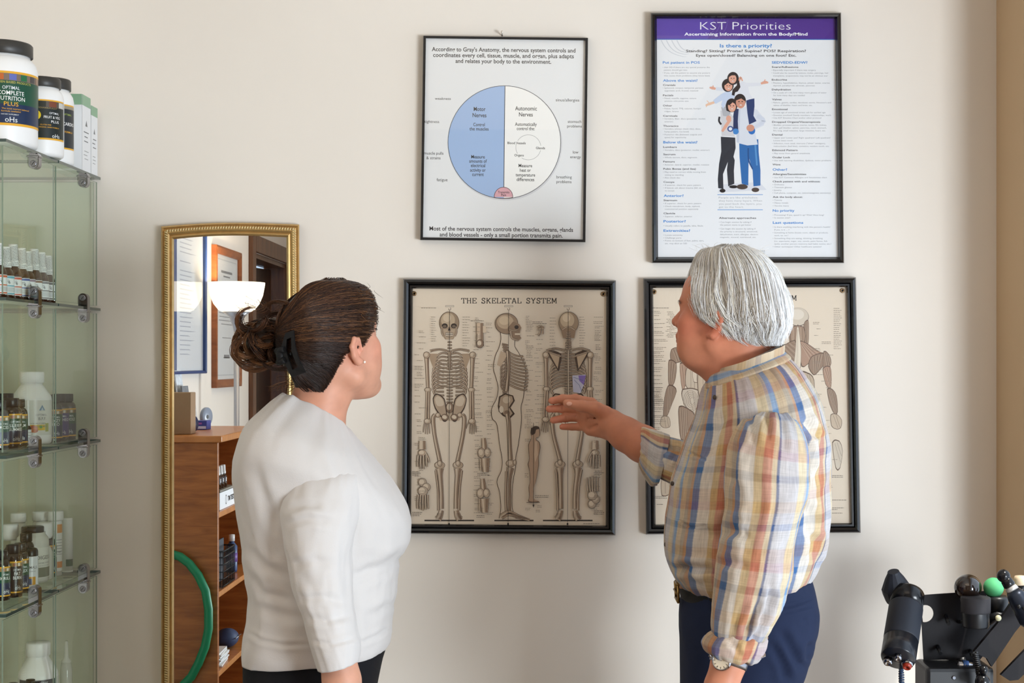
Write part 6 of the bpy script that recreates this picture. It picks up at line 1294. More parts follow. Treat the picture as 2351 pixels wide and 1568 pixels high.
c = stand(64, 3.198, 2); t = bottle('tiny vial with a white label and tall white nozzle before the big white bottle', 'bottle', c, .0068, .050, PILL, M_DARKB, [(.6,.83),(.62,.86),(.5,1.0),(.45,1.35),(.40,1.95),(0,1.96)], M_WHITE, 'nozzle_vial', None, 'nozzle'); wrap(t, c, .0068, c.z+.005, c.z+.034, 220, [(0,1,(220,222,222))]+[(b, b+.05, (150,152,156)) for b in (.2,.4,.6,.8)])
# fourth shelf
c = stand(155, 3.425, 3); t = bottle('ribbed white tube with a green square, nearest the wall', 'tube', c, .0118, .124, [(1,0),(1,.97),(.92,1.0),(0,1.0)], M_WHITE, [(1.01,.0),(1.01,.03)], M_WHITE, 'supplement_tube', None, 'base'); wrap(t, c, .0118, c.z+.014, c.z+.030, 90, [(0,1,(44,84,60))], turn=.5)
c = stand(128, 3.374, 3); t = bottle('tall white tube with orange panels and wide white cap', 'tube', c, .0150, .145, [(.9,0),(.9,.84),(.88,.86)], M_WHITE, [(1.12,.86),(1.14,.87),(1.14,.985),(1.08,1.0),(0,1.0)], M_WHITE, 'supplement_tube'); wrap(t, c, .0136, c.z+.010, c.z+.118, 230, [(0,1,(232,232,228)),(.02,.20,(214,140,48),.1,.7),(.80,.93,(214,130,44),.1,.7)]+[(b, b+.012, (130,132,136), -.4, .6) for b in (.34,.40,.46,.52,.58,.64)], [('OPTIMAL',6,66,2.6,(80,84,90))])
c = stand(113, 3.335, 3); dark(109, 3.345, 3, .0195, .105, 'dark blue labelled bottle beside the tall orange and white tube', ['DIGAZYME'], turn=.55)
c = stand(75, 3.268, 3); t = bottle('clear bottle with black lid and white label reading DIGEST', 'bottle', c, .0345, .122, JAR, M_CLEAR, [(.66,.875),(.69,.88),(.69,.99),(.66,1.0),(0,1.0)], M_CAPB, 'clear_bottle', None, 'lid')
wrap(t, c, .0345, c.z+.012, c.z+.078, 170, [(0,1,(216,216,206)),(.66,.98,(112,116,96),-.1,.9)], [('DIGEST',16,26,8,(56,58,60),40),('ENZYME SUPPORT',16,35,2.6,(120,122,124),34),('DIETARY SUPPLEMENT',16,41,2.2,(140,142,144),30)], turn=.35)
c = stand(70, 3.180, 3); t = bottle('small white labelled bottle with rounded black top reading FEMALE', 'bottle', c, .0155, .086, [(.92,0),(1,.02),(1,.80),(.9,.84)], M_WHITE, [(1.0,.80),(1.02,.82),(1.0,.93),(.86,.985),(.6,1.0),(0,1.0)], M_CAPB, 'supplement_bottle')
wrap(t, c, .0155, c.z+.004, c.z+.068, 230, [(0,1,(218,220,222)),(.66,.94,(206,150,52),-.5,.35),(.72,.92,(70,84,120),-.2,.1)], [('FEMALE',3,25,5.6,(70,74,80),24),('FORMULA',3,32,2.4,(130,132,136),16)])
dark(32, 3.062, 3, .0165, .108, 'black bottle with a grey side panel reading FAT BURN at the front', ['FAT','BURN'], ((30,30,32),(24,24,26)), turn=.3)
dark(47, 3.118, 3, .0165, .104, 'dark bottle wedged between the FAT BURN and FEMALE bottles', ['FLEX'], turn=.3)
dark(60, 3.232, 3, .0170, .112, 'dark bottle standing behind the FEMALE bottle', ['PRO'])
dark(4, 3.020, 3, .0165, .100, 'dark bottle at the left edge of the fourth shelf', ['KRILL'], turn=.4)
dark(-14, 3.070, 3, .0165, .118, 'dark bottle partly cut off at the far left of the fourth shelf', ['OMEGA'], turn=.4)
G4 = 'white capped pots at the back of the fourth shelf'
for px, p, lab in ((42, 3.36, 'white capped pot at the back left of the fourth shelf'), (92, 3.395, 'white capped pot at the back, behind the DIGEST bottle')):
    c = stand(px, p, 3); bottle(lab, 'pot', c, .0170, .142, [(.85,0),(.95,.02),(.95,.82),(.85,.86)], M_POT, [(.98,.86),(1,.87),(1,.985),(.95,1.0),(0,1.0)], M_WHITE, 'supplement_pot', G4)
for i, (px, p) in enumerate(((24, 3.28), (102, 3.31))):
    c = stand(px, p, 3); t = bottle(['silver sealed bottle behind the black bottles on the left','silver sealed bottle right of the DIGEST lid'][i], 'bottle', c, .0180, .126, DROP, M_AMBER if i == 0 else M_CLEAR, [(.80,.72),(.95,.76),(.98,.80),(.98,.97),(.9,1.0),(0,1.0)], M_SLEEVE, 'sealed_bottle', None, 'seal')
# fifth shelf (its lower half falls outside the picture)
c = stand(88, 3.20, 4); t = bottle('white round shouldered bottle with dark banded label at the bottom', 'bottle', c, .0415, .185, BIG, M_WHITE, [(.56,.845),(.60,.85),(.60,.985),(.56,1.0),(0,1.0)], M_WHITE, 'powder_bottle')
wrap(t, c, .0415, c.z+.030, c.z+.112, 200, [(0,1,(222,222,220)),(.02,.20,(56,62,70),-.7,.5),(.20,.52,(74,94,122),-.7,.5)], [('Nutri Treat',-6,10,6,(220,222,224),44)], turn=.1)
for px, p, lab in ((62, 3.27, 'clear dropper nozzle bottle left of the round shouldered bottle'), (152, 3.30, 'clear dropper nozzle bottle right of the round shouldered bottle')):
    c = stand(px, p, 4); bottle(lab, 'bottle', c, .0130, .168, [(.92,0),(1,.02),(1,.62),(.8,.72)], M_CLEAR, [(.78,.70),(.80,.74),(.40,.78),(.26,1.0),(0,1.0)], M_POT, 'nozzle_bottle', 'nozzle bottles on the fifth shelf', 'nozzle')
for i, (px, p) in enumerate(((70, 3.09), (84, 3.05), (30, 3.02))):
    c = stand(px, p, 4); bottle(['black capped bottle left in front of the round shouldered bottle','black capped bottle in front of the round shouldered bottle','black capped bottle at the lower left corner'][i], 'bottle', c, .0125, .128+.004*i, PILL, M_DARKB, PCAP, M_CAPB, 'supplement_bottle', 'black capped bottles on the fifth shelf')
# ------------------------------------------------------------------ tall gilt mirror
mir = empty('wall_mirror', P(530, 1650, 0), 'tall narrow gilt framed mirror hanging behind the woman', 'mirror')
M_GOLD = mat('gilt_wood', (206,170,112), 0.38, 0.75, noise=(60, .12)); M_GOLD2 = mat('pale_gilt', (214,190,140), 0.35, 0.65)
YB = 1652
def arch(n, m):
    """outline n px in from the frame's edge"""
    a = [(370+n, YB-n)] + [(370.5+n, 900)] + [(370+n, 520+n)]
    for i in range(1, m): t = i/m; a.append((370+n+(317-2*n)*t, 520+n-4.5*t-7.5*math.sin(math.pi*t)*(1-.35*t)))
    a += [(687-n, 515.5+n), (689-n, 900), (692-n, YB-n)]; return a
mb = MB(); vs = []; prof = [(0,.0),(0,.022),(3,.027),(6,.024),(8,.026),(15,.030),(19,.027),(21,.024),(25,.026),(29,.019),(30,.0155)]; k = None
for n_, h in prof:
    o = arch(n_, 16); k = len(o); vs += [P(x, yy, -h) for x, yy in o]
mb.add(vs, [(j*k+i, j*k+(i+1) % k, (j+1)*k+(i+1) % k, (j+1)*k+i) for j in range(len(prof)-1) for i in range(k)]); fr = mb.build('frame', M_GOLD, mir)
bd = MB(); o = arch(11, 16); seg = [Vector(P(x, yy, -.029)) for x, yy in o]+[Vector(P(*o[0], -.029))]
for a, b in zip(seg[:-1], seg[1:]):
    L = (b-a).length; n = max(1, int(L/.0056)); d = (b-a)/L
    for i in range(n):
        c = a+(b-a)*(i+.5)/n; s2 = Vector((-d.z, 0, d.x)); s3 = (s2*.9+d*.35).normalized(); u = Vector((0, -1, 0)); t3 = u.cross(s3); V = []; F = []
        for j in range(4):
            ph = math.pi*j/3
            for q in range(6): th = 2*math.pi*q/6; V.append(c+s3*(.0050*math.cos(ph))+(t3*math.cos(th)*.0024+u*math.sin(th)*.0030)*math.sin(ph))
        for j in range(3):
            for q in range(6): F.append((j*6+q, j*6+(q+1) % 6, (j+1)*6+(q+1) % 6, (j+1)*6+q))
        bd.add(V, F, 0, True)
bo = bd.build('rope_beading', M_GOLD2, fr); bo['kind'] = 'stuff'
M_MIRROR = mat('silvered_glass', (236,238,236), 0.0, 1.0)
MB().add([P(x, yy, YM) for x, yy in arch(28, 16)], [tuple(range(len(arch(28, 16))))]).build('mirror_glass', M_MIRROR, mir)
# ------------------------------------------------------------------ what the mirror shows: the left wall behind the glass case
M_OAK = wood_mat('oak_wood', (176,108,52), (140,80,34), (2,2,14), 0.38); M_OAKL = wood_mat('oak_edge', (200,134,74), (176,110,54), (2,14,2), 0.35)
X0, XF = XL+.01, MX(500, 0, 5.25).x; Y1, Y0 = MX(0, 0, 5.25).y, MX(0, 0, 6.03).y; ZT = MX(0, 1000, 5.25).z
bc = empty('bookcase', ((X0+XF)/2, (Y0+Y1)/2, 0), 'open oak bookcase along the left wall, seen in the mirror', 'bookcase')
MB().box(((X0+XF)/2+.006, (Y0+Y1)/2, ZT-.012), (XF-X0+.022, Y1-Y0+.03, .024), bev=.005).build('top', M_OAKL, bc)
for yy in (Y0+.011, Y1-.011): MB().box(((X0+XF)/2, yy, (ZT-.024)/2), (XF-X0, .022, ZT-.024), bev=.003).build('side_panel', M_OAK, bc)
MB().box((X0+.004, (Y0+Y1)/2, (ZT-.024)/2), (.008, Y1-Y0-.046, ZT-.03)).build('back_panel', M_OAK, bc)
ZS = [MX(0, 1178, 5.25).z, MX(0, 1362, 5.25).z, MX(0, 1545, 5.25).z, .12]
for zz in ZS: MB().box(((X0+XF)/2+.004, (Y0+Y1)/2, zz-.010), (XF-X0-.010, Y1-Y0-.046, .020), bev=.003).build('shelf', M_OAKL, bc)
# floor lamp: its own bulb lights the corner
LP = MX(543, 0, 6.26); LP.z = 0
fl = empty('floor_lamp', LP, 'lit torchiere floor lamp with a white bowl shade, seen in the mirror', 'lamp')
zt = MX(0, 649, 6.26).z; zb = MX(0, 716, 6.26).z; rb = .118
M_SHADE = mat('lit_glass_bowl', (250,246,236), 0.5, emit=(255,232,196), es=2.6)
bowl = [(.058,zb),(.075,zb+.008),(.096,zb+.035),(.110,zb+.070),(rb,zt-.010),(rb+.001,zt)]
mb = MB(); mb.lathe((LP.x, LP.y, 0), bowl+[(rb-.006,zt),(.104,zb+.072),(.088,zb+.037),(.05,zb+.010),(0.03,zb+.010)], 48); mb.build('lamp_shade', M_SHADE, fl)
MB().lathe((LP.x, LP.y, 0), [(.011,zb-.085),(.014,zb-.07),(.030,zb-.02),(.060,zb),(.02,zb+.002)], 32).build('shade_holder', mat('silver_paint', (176,178,184), 0.35, .8), fl)
MB().lathe((LP.x, LP.y, 0), [(.0115,.02),(.0115,zb-.08)], 24).build('pole', MAT['silver_paint'], fl)
MB().lathe((LP.x, LP.y, 0), [(.115,0),(.115,.012),(.10,.02),(.02,.026)], 40).build('base', MAT['silver_paint'], fl)
lamp('lamp_bulb', 'POINT', (LP.x, LP.y, zt-.03), 15, (1.0, .76, .50), shadow_soft_size=.022)
# pictures on the left wall
def side_frame(name, label, ya, yb, z0, z1, bw, m, d=.025):
    """a frame flat on the left wall between depths ya > yb"""
    e = empty(name, (XL, (ya+yb)/2, z0), label, 'picture'); vs = []
    for n_, h in ((0,0),(0,d*.9),(bw*.25,d),(bw*.8,d*.85),(bw,d*.7),(bw,d*.35)):
        vs += [(XL+h, ya-n_, z1-n_), (XL+h, yb+n_, z1-n_), (XL+h, yb+n_, z0+n_), (XL+h, ya-n_, z0+n_)]
    MB().add(vs, [(4*j+i, 4*j+(i+1) % 4, 4*j+4+(i+1) % 4, 4*j+4+i) for j in range(5) for i in range(4)]).build('frame', m, e)
    W = (ya-yb-2*bw); Hh = z1-z0-2*bw
    cv = Canvas(lambda a, b, lift: Vector((XL+d*.36+lift, ya-bw-a*W, z1-bw-b*Hh)), step=3e-5); return e, cv
def side_pane(e, ya, yb, z0, z1, bw, d): MB().add([(XL+d*.55, ya-bw, z0+bw), (XL+d*.55, yb+bw, z0+bw), (XL+d*.55, yb+bw, z1-bw), (XL+d*.55, ya-bw, z1-bw)], [(0,1,2,3)]).build('glazing', M_PANE, e)
M_BLUEF = mat('blue_frame', (42,66,118), 0.35); M_CHERRY = wood_mat('cherry_wood', (150,88,48), (122,66,32), (3,3,10), 0.3)
ya, yb = MX(0, 0, 5.62).y, MX(475, 0, 6.235).y; z0 = MX(0, 857, 6.235).z; z1 = z0+.86
e, cv = side_frame('framed_poster', 'large white text poster in a thin blue frame, seen at the mirror\'s left', ya, yb, z0, z1, .012, M_BLUEF)
cv.poly([(0,0),(1,0),(1,1),(0,1)], (222,226,230)); cv.poly([(0,0),(.26,0),(.26,1),(0,1)], (52,76,124)); cv.up(); rr = random.Random(4)
for i in range(40):
    b = .06+.022*i
    if rr.random() < .85: cv.tris([(.34, b), (.34+rr.uniform(.2,.5), b), (.34+.3, b+.005), (.34, b+.005)], [(0,1,2,3)], (172,178,190))
cv.build('poster_print', M_PRINT, e); side_pane(e, ya, yb, z0, z1, .012, .025)
ya, yb = MX(500, 0, 6.42).y, MX(558, 0, 6.95).y; z0 = MX(0, 891, 6.42).z; z1 = MX(0, 561, 6.42).z
e, cv = side_frame('framed_certificate', 'white certificate in a reddish wood frame, seen in the mirror behind the lamp', ya, yb, z0, z1, .035, M_CHERRY)
cv.poly([(0,0),(1,0),(1,1),(0,1)], (226,226,224)); cv.poly([(.04,.03),(.96,.03),(.96,.97),(.04,.97)], (196,200,202)); cv.poly([(.06,.04),(.94,.04),(.94,.96),(.06,.96)], (224,226,226)); cv.up()
for b, w, h in ((.12,.5,.02),(.16,.3,.012),(.26,.6,.006),(.29,.56,.006),(.46,.7,.006),(.49,.66,.006),(.52,.7,.006),(.55,.5,.006),(.66,.4,.006),(.80,.25,.03),(.82,.3,.006)): cv.tris([(.5-w/2, b), (.5+w/2, b), (.5+w/2, b+h), (.5-w/2, b+h)], [(0,1,2,3)], (130,132,136))
cv.build('certificate_print', M_PRINT, e); side_pane(e, ya, yb, z0, z1, .035, .025)
# ---- on top of the bookcase
ZT += .0008
M_CARD = mat('brown_card', (150,122,92), 0.8); q = MX(412, 0, 5.36)
t = empty('magazine_file', (q.x, q.y, ZT), 'brown card magazine file standing on the bookcase top', 'file box')
MB().box((q.x, q.y, ZT+.075), (.10, .075, .15), bev=.003).build('body', M_CARD, t); MB().box((q.x+.035, q.y-.0385, ZT+.072), (.022, .002, .14)).build('spine_strip', M_BLACK, t)
q = MX(432, 0, 5.78); t = empty('leaflet_holder', (q.x, q.y, ZT), 'stepped holder of leaflets on the bookcase top', 'leaflet holder')
M_ACR = mat('smoke_acrylic', (96,104,120), 0.2); mb = MB(); mb.box((q.x, q.y, ZT+.006), (.11, .16, .012), bev=.003); mb.box((q.x-.04, q.y, ZT+.06), (.006, .15, .11), bev=.002); mb.build('base', M_ACR, t)
for i, (hh, col) in enumerate(((.215,(214,222,230)),(.155,(120,124,130)),(.11,(206,206,204)))):
    cv = MB(); cv.box((q.x-.028+.024*i, q.y+.004*i, ZT+.012+hh/2), (.006, .10, hh), rot=Matrix.Rotation(-.14, 3, 'Y'), bev=.001); cv.build('leaflet', mat('leaflet_%s' % 'abc'[i], col, .5, noise=(60, .25)), t)
def disc(px, py, p, r, col, label, thick=.014):
    q = MX(px, 0, p); t = empty('plastic_disc', (q.x, q.y, ZT), label, 'disc', 'discs on the bookcase top')
    MB().lathe((q.x-thick/2, q.y, ZT+r), [(r*.2,0),(r*.96,0),(r,.002),(r,thick-.002),(r*.96,thick),(r*.2,thick)], 40, axis=(1,.35,0)).build('rim', mat('disc_%d' % col[2], col, .3), t)
    MB().lathe((q.x-thick/2, q.y, ZT+r), [(r*.2,-.001),(r*.2,thick+.002)], 20, axis=(1,.35,0)).build('hub', M_BLACK, t)
disc(443, 0, 5.50, .030, (28,40,76), 'dark blue disc standing on the bookcase top'); disc(474, 0, 6.0, .038, (140,152,170), 'grey blue disc standing at the far end of the bookcase top')
q = MX(466, 0, 5.72); t = empty('carton', (q.x, q.y, ZT), 'small blue and purple box lying on the bookcase top', 'box'); MB().box((q.x, q.y, ZT+.017), (.045, .07, .034), bev=.001).build('body', mat('blue_card', (52,66,150), .5), t)
cv = Canvas(lambda a, b, lift: Vector((q.x-.02+a*.04, q.y+.0356+lift, ZT+.034*b)), step=3e-5); cv.poly([(0,.1),(1,.1),(1,.4),(0,.4)], (196,200,230)); cv.poly([(0,.6),(.6,.6),(.6,.8),(0,.8)], (150,90,170)); cv.build('print', M_LABEL, t)
# ---- on its shelves
def on(px, p, z): q = MX(px, 0, p); return Vector((XF-.064, q.y, z+.0008))
c = on(520, 5.465, ZS[0]); t = empty('card_box', c, 'white open box lettered TM TEST on the bookcase\'s upper shelf', 'box')
mb = MB(); w, d2, hh = .10, .25, .062
for bx in (((c.x, c.y, c.z+.002), (w, d2, .004)), ((c.x+w/2, c.y, c.z+hh/2), (.003, d2, hh)), ((c.x-w/2, c.y, c.z+hh/2), (.003, d2, hh)), ((c.x, c.y+d2/2, c.z+hh/2), (w, .003, hh)), ((c.x, c.y-d2/2, c.z+hh/2), (w, .003, hh))): mb.box(*bx)
mb.build('body', M_BOXW, t); c8 = c.copy()
cv2 = Canvas(lambda a, b, lift: Vector((c8.x+w/2+.0022+lift, c8.y+d2/2-a/1000, c8.z+hh-b/1000)), step=3e-5); cv2.up(); cv2.text('TM TEST', 134, 40, 17, (40,40,44), width=104, bold=.03); cv2.ring(102, 32, 10, 16, 2.4, (60,60,64)); cv2.build('print', M_LABEL, t)
tr = empty('tray', (c.x, c.y, ZS[0]+.0645), 'grey tray of small brown bottles on top of the lettered box', 'tray'); MB().box((c.x, c.y, ZS[0]+.0685), (.106, .255, .008), bev=.002).build('body', mat('grey_card', (132,128,118), .7), tr)
for i, (dx, dy) in enumerate(((.030,.068),(.030,.022),(.030,-.026),(-.012,.046),(-.012,.000))):
    b0 = Vector((c.x+dx, c.y+dy, ZS[0]+.0731)); bottle(['brown bottle with white top nearest the mirror on the tray','second white topped brown bottle on the tray','third white topped brown bottle on the tray','white topped brown bottle behind, on the left of the tray','white topped brown bottle behind, mid tray'][i], 'bottle', b0, .0145, .082, DROP, M_AMBER, DCAP, M_SLEEVE, 'dropper_bottle', 'white topped bottles on the tray', 'sleeve')
c = on(520, 5.45, ZS[1]+.0035); t = empty('wire_basket', c, 'black mesh basket with folders on the bookcase\'s second shelf', 'basket'); mb = MB(); bw, bl, bh = .12, .20, .13
cs4 = [Vector((c.x+sx*bw/2, c.y+sy*bl/2, c.z)) for sx, sy in ((1,1),(1,-1),(-1,-1),(-1,1))]
for zz in (.004,.03,.056,.082,.108,bh): mb.tube([q2+Vector((0,0,zz)) for q2 in cs4], .0016 if zz < .1 else .003, 6, closed=True)
for a, b in zip(cs4, cs4[1:]+cs4[:1]):
    n = 14
    for i in range(n): q2 = a+(b-a)*i/n; mb.tube([q2, q2+Vector((0,0,bh))], .0012, 5)
for i in range(9): q2 = cs4[0]+(cs4[1]-cs4[0])*i/8; mb.tube([q2, q2+Vector((-bw,0,0))], .0012, 5)
mb.build('mesh_wall', M_BLACK, t)
for i, (col, hh) in enumerate((((196,170,132),.15),((206,184,150),.145),((60,64,72),.155))):
    e = empty('folder', (c.x-.03+.025*i, c.y, c.z+.004), ['tan folder at the back of the mesh basket','pale tan folder in the middle of the mesh basket','dark folder at the front of the mesh basket'][i], 'folder', 'folders in the mesh basket'); MB().box((c.x-.03+.025*i, c.y, c.z+.004+hh/2), (.006, .17, hh), bev=.001).build('cover', mat('folder_%d' % col[0], col, .7), e)
q = on(528, 5.78, ZS[1]); t = empty('spray_bottle', (q.x, q.y, q.z), 'blue bottle with purple band beside the mesh basket', 'bottle'); MB().lathe((q.x, q.y, q.z), [(.02,0),(.022,.01),(.022,.10),(.010,.115),(.010,.125)], 28).build('body', mat('blue_plastic', (52,76,120), .3), t); MB().lathe((q.x, q.y, q.z), [(.0225,.04),(.0225,.075)], 28).build('label', mat('purple_band', (110,80,150), .5), t); MB().lathe((q.x, q.y, q.z), [(.012,.12),(.012,.145),(0,.146)], 24).build('cap', M_WHITE, t)
q = Vector((XF-.06, on(0, 5.42, 0).y+.0, ZS[2]+.0008)); t = empty('paper_stack', q, 'stack of white papers on the bookcase\'s third shelf', 'papers'); rr = random.Random(2)
for i in range(8): MB().box((q.x+rr.uniform(-.004,.004), q.y+rr.uniform(-.004,.004), q.z+.003+.006*i), (.09, .15, .0055), rot=Matrix.Rotation(rr.uniform(-.08,.08), 3, 'Z')).build('sheet', mat('paper_white', (222,222,220), .8), t)
q2 = Vector((XF-.07, on(0, 5.72, 0).y, ZS[2]+.002)); t = empty('pouch', q2, 'dark blue pouch next to the papers', 'pouch'); fq = Field(); fq.ell((q2.x, q2.y, q2.z+.035), (.045,.07,.036), k=.01); fq.ell((q2.x+.01, q2.y+.03, q2.z+.045), (.03,.03,.03), k=.02); Vp, Fp = skin_field(fq, (q2.x-.08, q2.y-.1, q2.z-.01), (q2.x+.08, q2.y+.1, q2.z+.1), .006); np_mesh('body', Vp, Fp, mat('blue_pouch', (44,58,92), .6), t); MB().tube([(q2.x+.044, q2.y-.05, q2.z+.04), (q2.x+.048, q2.y, q2.z+.045), (q2.x+.044, q2.y+.05, q2.z+.04)], .002, 6).build('zip', M_STEEL, t)
q = Vector((XF-.07, on(0, 5.40, 0).y, ZS[3]+.003)); t = empty('headphones', Vector((q.x, q.y, q.z)), 'black headphones lying on the bookcase\'s lowest shelf', 'headphones')
mb = MB(); mb.tube([(q.x+.07*math.cos(a)*.6, q.y+.08*math.cos(a), q.z+.055+.07*math.sin(a)) for a in np.linspace(0, math.pi, 15)], .006, 8); mb.build('headband', M_BLACK, t)
for s2 in (-1, 1): MB().lathe((q.x+s2*.042, q.y+s2*.08-s2*.012, q.z+.040), [(.03,0),(.038,.006),(.038,.02),(.03,.026)], 28, axis=(0,s2,0)).build('ear_cup', M_BLACK, t)
# green hoop on the bookcase's end
hp = [MX(px, py, 5.17) for px, py in ((388,1278),(404,1283),(425,1299),(446,1326),(463,1362),(470,1405),(470,1450),(462,1492),(447,1530),(430,1562),(404,1588),(372,1592),(340,1570),(318,1520),(308,1450),(312,1380),(330,1318),(358,1284))]
for v in hp: v.y = Y1+.022
M_GREEN = mat('green_rubber', (22,132,88), 0.4); mb = MB(); mb.tube(hp, .0155, 14, closed=True); t = mb.build('exercise_ring', M_GREEN); tag(t, 'green rubber ring hanging on the end of the bookcase', 'exercise ring')
hk = MB(); hk.tube([(hp[0].x, Y1, hp[0].z-.017), (hp[0].x, Y1+.042, hp[0].z-.019), (hp[0].x, Y1+.046, hp[0].z-.004)], .0035, 8); tag(hk.build('hook', M_STEEL), 'steel hook in the bookcase end holding the green ring', 'hook')
# ------------------------------------------------------------------ therapy tools at the lower right
TY = -0.42
M_TB = mat('satin_black', (20,21,24), 0.38); M_TG = mat('gloss_black', (16,16,18), 0.2, spec=.4); M_TN = mat('dark_rubber', (26,30,40), 0.62); M_TM = mat('matte_black_plate', (24,22,25), 0.6, spec=.25, noise=(200, .15))
def Q(px, py, dy=0.0): return P(px, py, TY+dy)
st = empty('tool_stand', (Q(2240, 1500).x, TY+.10, 0), 'black tool stand with a perforated plate at the lower right', 'stand')
def slab(pts, dy, thick, m, name, par, holes=()):
    vs = [Q(x, yy, dy) for x, yy in pts]; return MB().extrude(vs, (0, thick, 0)).build(name, m, par)
# plate with a round hole
out = [(2113,1367),(2150,1364),(2195,1361),(2262,1357),(2300,1376),(2322,1400),(2300,1440),(2262,1500),(2240,1527),(2206,1519),(2170,1514),(2121,1516)]
hole = [(2124+20*math.cos(a), 1409+20*math.sin(a)) for a in np.linspace(0, 2*math.pi, 24, endpoint=False)]
from mathutils.geometry import tessellate_polygon
tp = tessellate_polygon([[Vector((x, yy, 0)) for x, yy in out], [Vector((x, yy, 0)) for x, yy in hole]]); al = out+hole; n0 = len(out); nh = len(hole)
fv = [Q(x, yy, .06) for x, yy in al]; bv = [v+Vector((0,.004,0)) for v in fv]; N_ = len(al)
MB().add(fv+bv, [tuple(f) for f in tp]+[tuple(i+N_ for i in f[::-1]) for f in tp]+[(i, (i+1) % n0, (i+1) % n0+N_, i+N_) for i in range(n0)]+[(n0+i, n0+(i+1) % nh, n0+(i+1) % nh+N_, n0+i+N_) for i in range(nh)]).build('plate', M_TM, st)
for a, b in (((2172,1414),(2178,1432)), ((2153,1484),(2159,1500)), ((2228,1494),(2233,1508)), ((2200,1427),(2212,1428))):
    MB().tube([Q(*a, .058), Q(*b, .030)], .0042, 10).build('peg', M_TB, st)
slab([(2236,1497),(2266,1512),(2277,1531),(2330,1452),(2360,1415),(2360,1352),(2320,1388),(2290,1432)], -.03, .012, M_TM, 'bracket', st)
slab([(2298,1550),(2318,1563),(2338,1561),(2362,1538),(2362,1484)], -.05, .010, M_TM, 'bracket', st)
b = MB(); c = Q(2206, 1560, -.02); zt = Q(0, 1534, -.02).z; x0, x1 = Q(2127, 0, -.02).x, Q(2283, 0, -.02).x
b.box(((x0+x1)/2, TY+.03, zt-.14), (x1-x0, .10, .28), bev=.008); b.build('housing', M_TB, st)
MB().lathe(Q(2190, 1556, -.021), [(.004,0),(.004,.001),(.003,.002)], 16, axis=(0,-1,0)).build('screw', M_CHROME, st)
MB().lathe(((x0+x1)/2, TY+.04, 0), [(.16,0),(.16,.02),(.03,.04),(.022,.06),(.022,zt-.27)], 32).build('pedestal', M_TB, st)
MB().tube([Q(2213, 1534, .06), Q(2206, 1508, .061)], .010, 12).build('post', M_TB, st)
# percussor: barrel, grip, end plate with sockets, double cone head
a, bp = Q(2062, 1513, -.078), Q(2085, 1361, .035); ax = (bp-a); L = ax.length; ax.normalize(); R1 = S(39, TY)
t = empty('percussor', a, 'black cylindrical percussor with three sockets and a double cone head', 'massage tool')
MB().lathe(a, [(0,-.002),(R1*.96,0),(R1,.004),(R1,L*.27)], 44, axis=ax).build('end_collar', mat('grey_black_gloss', (30,32,38), .25, spec=.4), t)
MB().lathe(a, [(R1*.985,L*.27),(R1*1.01,L*.29),(R1*1.0,L*.76),(R1*.99,L*.78)], 44, axis=ax).build('grip', M_TN, t)
MB().lathe(a, [(R1*.97,L*.78),(R1*.97,L*.98),(R1*.92,L*1.0),(0,L*1.0)], 44, axis=ax).build('top_collar', M_TG, t)
MB().add([Q(2046,1378,.03), Q(2026,1516,-.02), Q(2028,1523,-.02), Q(2050,1523,-.02), Q(2060,1400,.03), Q(2046,1378,.045), Q(2026,1516,-.008), Q(2028,1523,-.008), Q(2050,1523,-.008), Q(2060,1400,.045)], [(0,1,2,3,4),(9,8,7,6,5),(0,5,6,1),(1,6,7,2),(2,7,8,3),(3,8,9,4),(4,9,5,0)]).build('side_plate', M_TB, t)
er = Vector((1, 0, 0)); er = (er-ax*er.dot(ax)).normalized(); eu = er.cross(ax)*-1
eu = eu if eu.z > 0 else -eu
for fx, fy, r, m, nm in ((-.04,.42,.0060,M_CHROME,'socket'),(-.52,-.22,.0078,M_CHROME,'socket'),(.56,-.18,.0078,mat('red_plastic', (150,44,24), .3),'red_socket')):
    q = a+er*fx*R1+eu*fy*R1
    MB().lathe(q, [(r*1.2,.001),(r*1.2,-.008),(r,-.012),(r*.6,-.012),(r*.5,-.005),(0,-.005)], 22, axis=ax).build(nm, m, t)
    if nm == 'red_socket': MB().lathe(q, [(r*1.5,.001),(r*1.5,-.004),(r*1.22,-.006)], 22, axis=ax).build('socket_ring', M_CHROME, t)
c0, c1 = Q(2051, 1312, .035), Q(2062, 1376, .055); ax2 = (c0-c1); L2 = ax2.length; ax2.normalize()
MB().lathe(c1, [(S(18,TY),-.012),(S(29,TY),0),(S(33,TY),L2*.26),(S(34,TY),L2*.42),(S(24,TY),L2*.72),(S(14.5,TY),L2*.94),(S(13.5,TY),L2),(0,L2)], 14, axis=ax2, smooth=False).build('cone_head', M_TN, t)
cb = MB(); pts = []
for i in range(120):
    u = i/119; q = Q(2068+2*math.sin(u*3), 1522+u*110, -.045+.02*u); r = .0022+.0022*min(1, u*4); pts.append(q+Vector((r*math.cos(i*1.05), r*math.sin(i*1.05), 0)))
cb.tube(pts, .0022, 6); cb.tube([Q(2067,1512,-.052), Q(2068,1524,-.046), Q(2069,1545,-.042)], [.0075,.006,.0035], 10); cb.build('cable', mat('blue_black_cable', (40,58,84), .4), t)
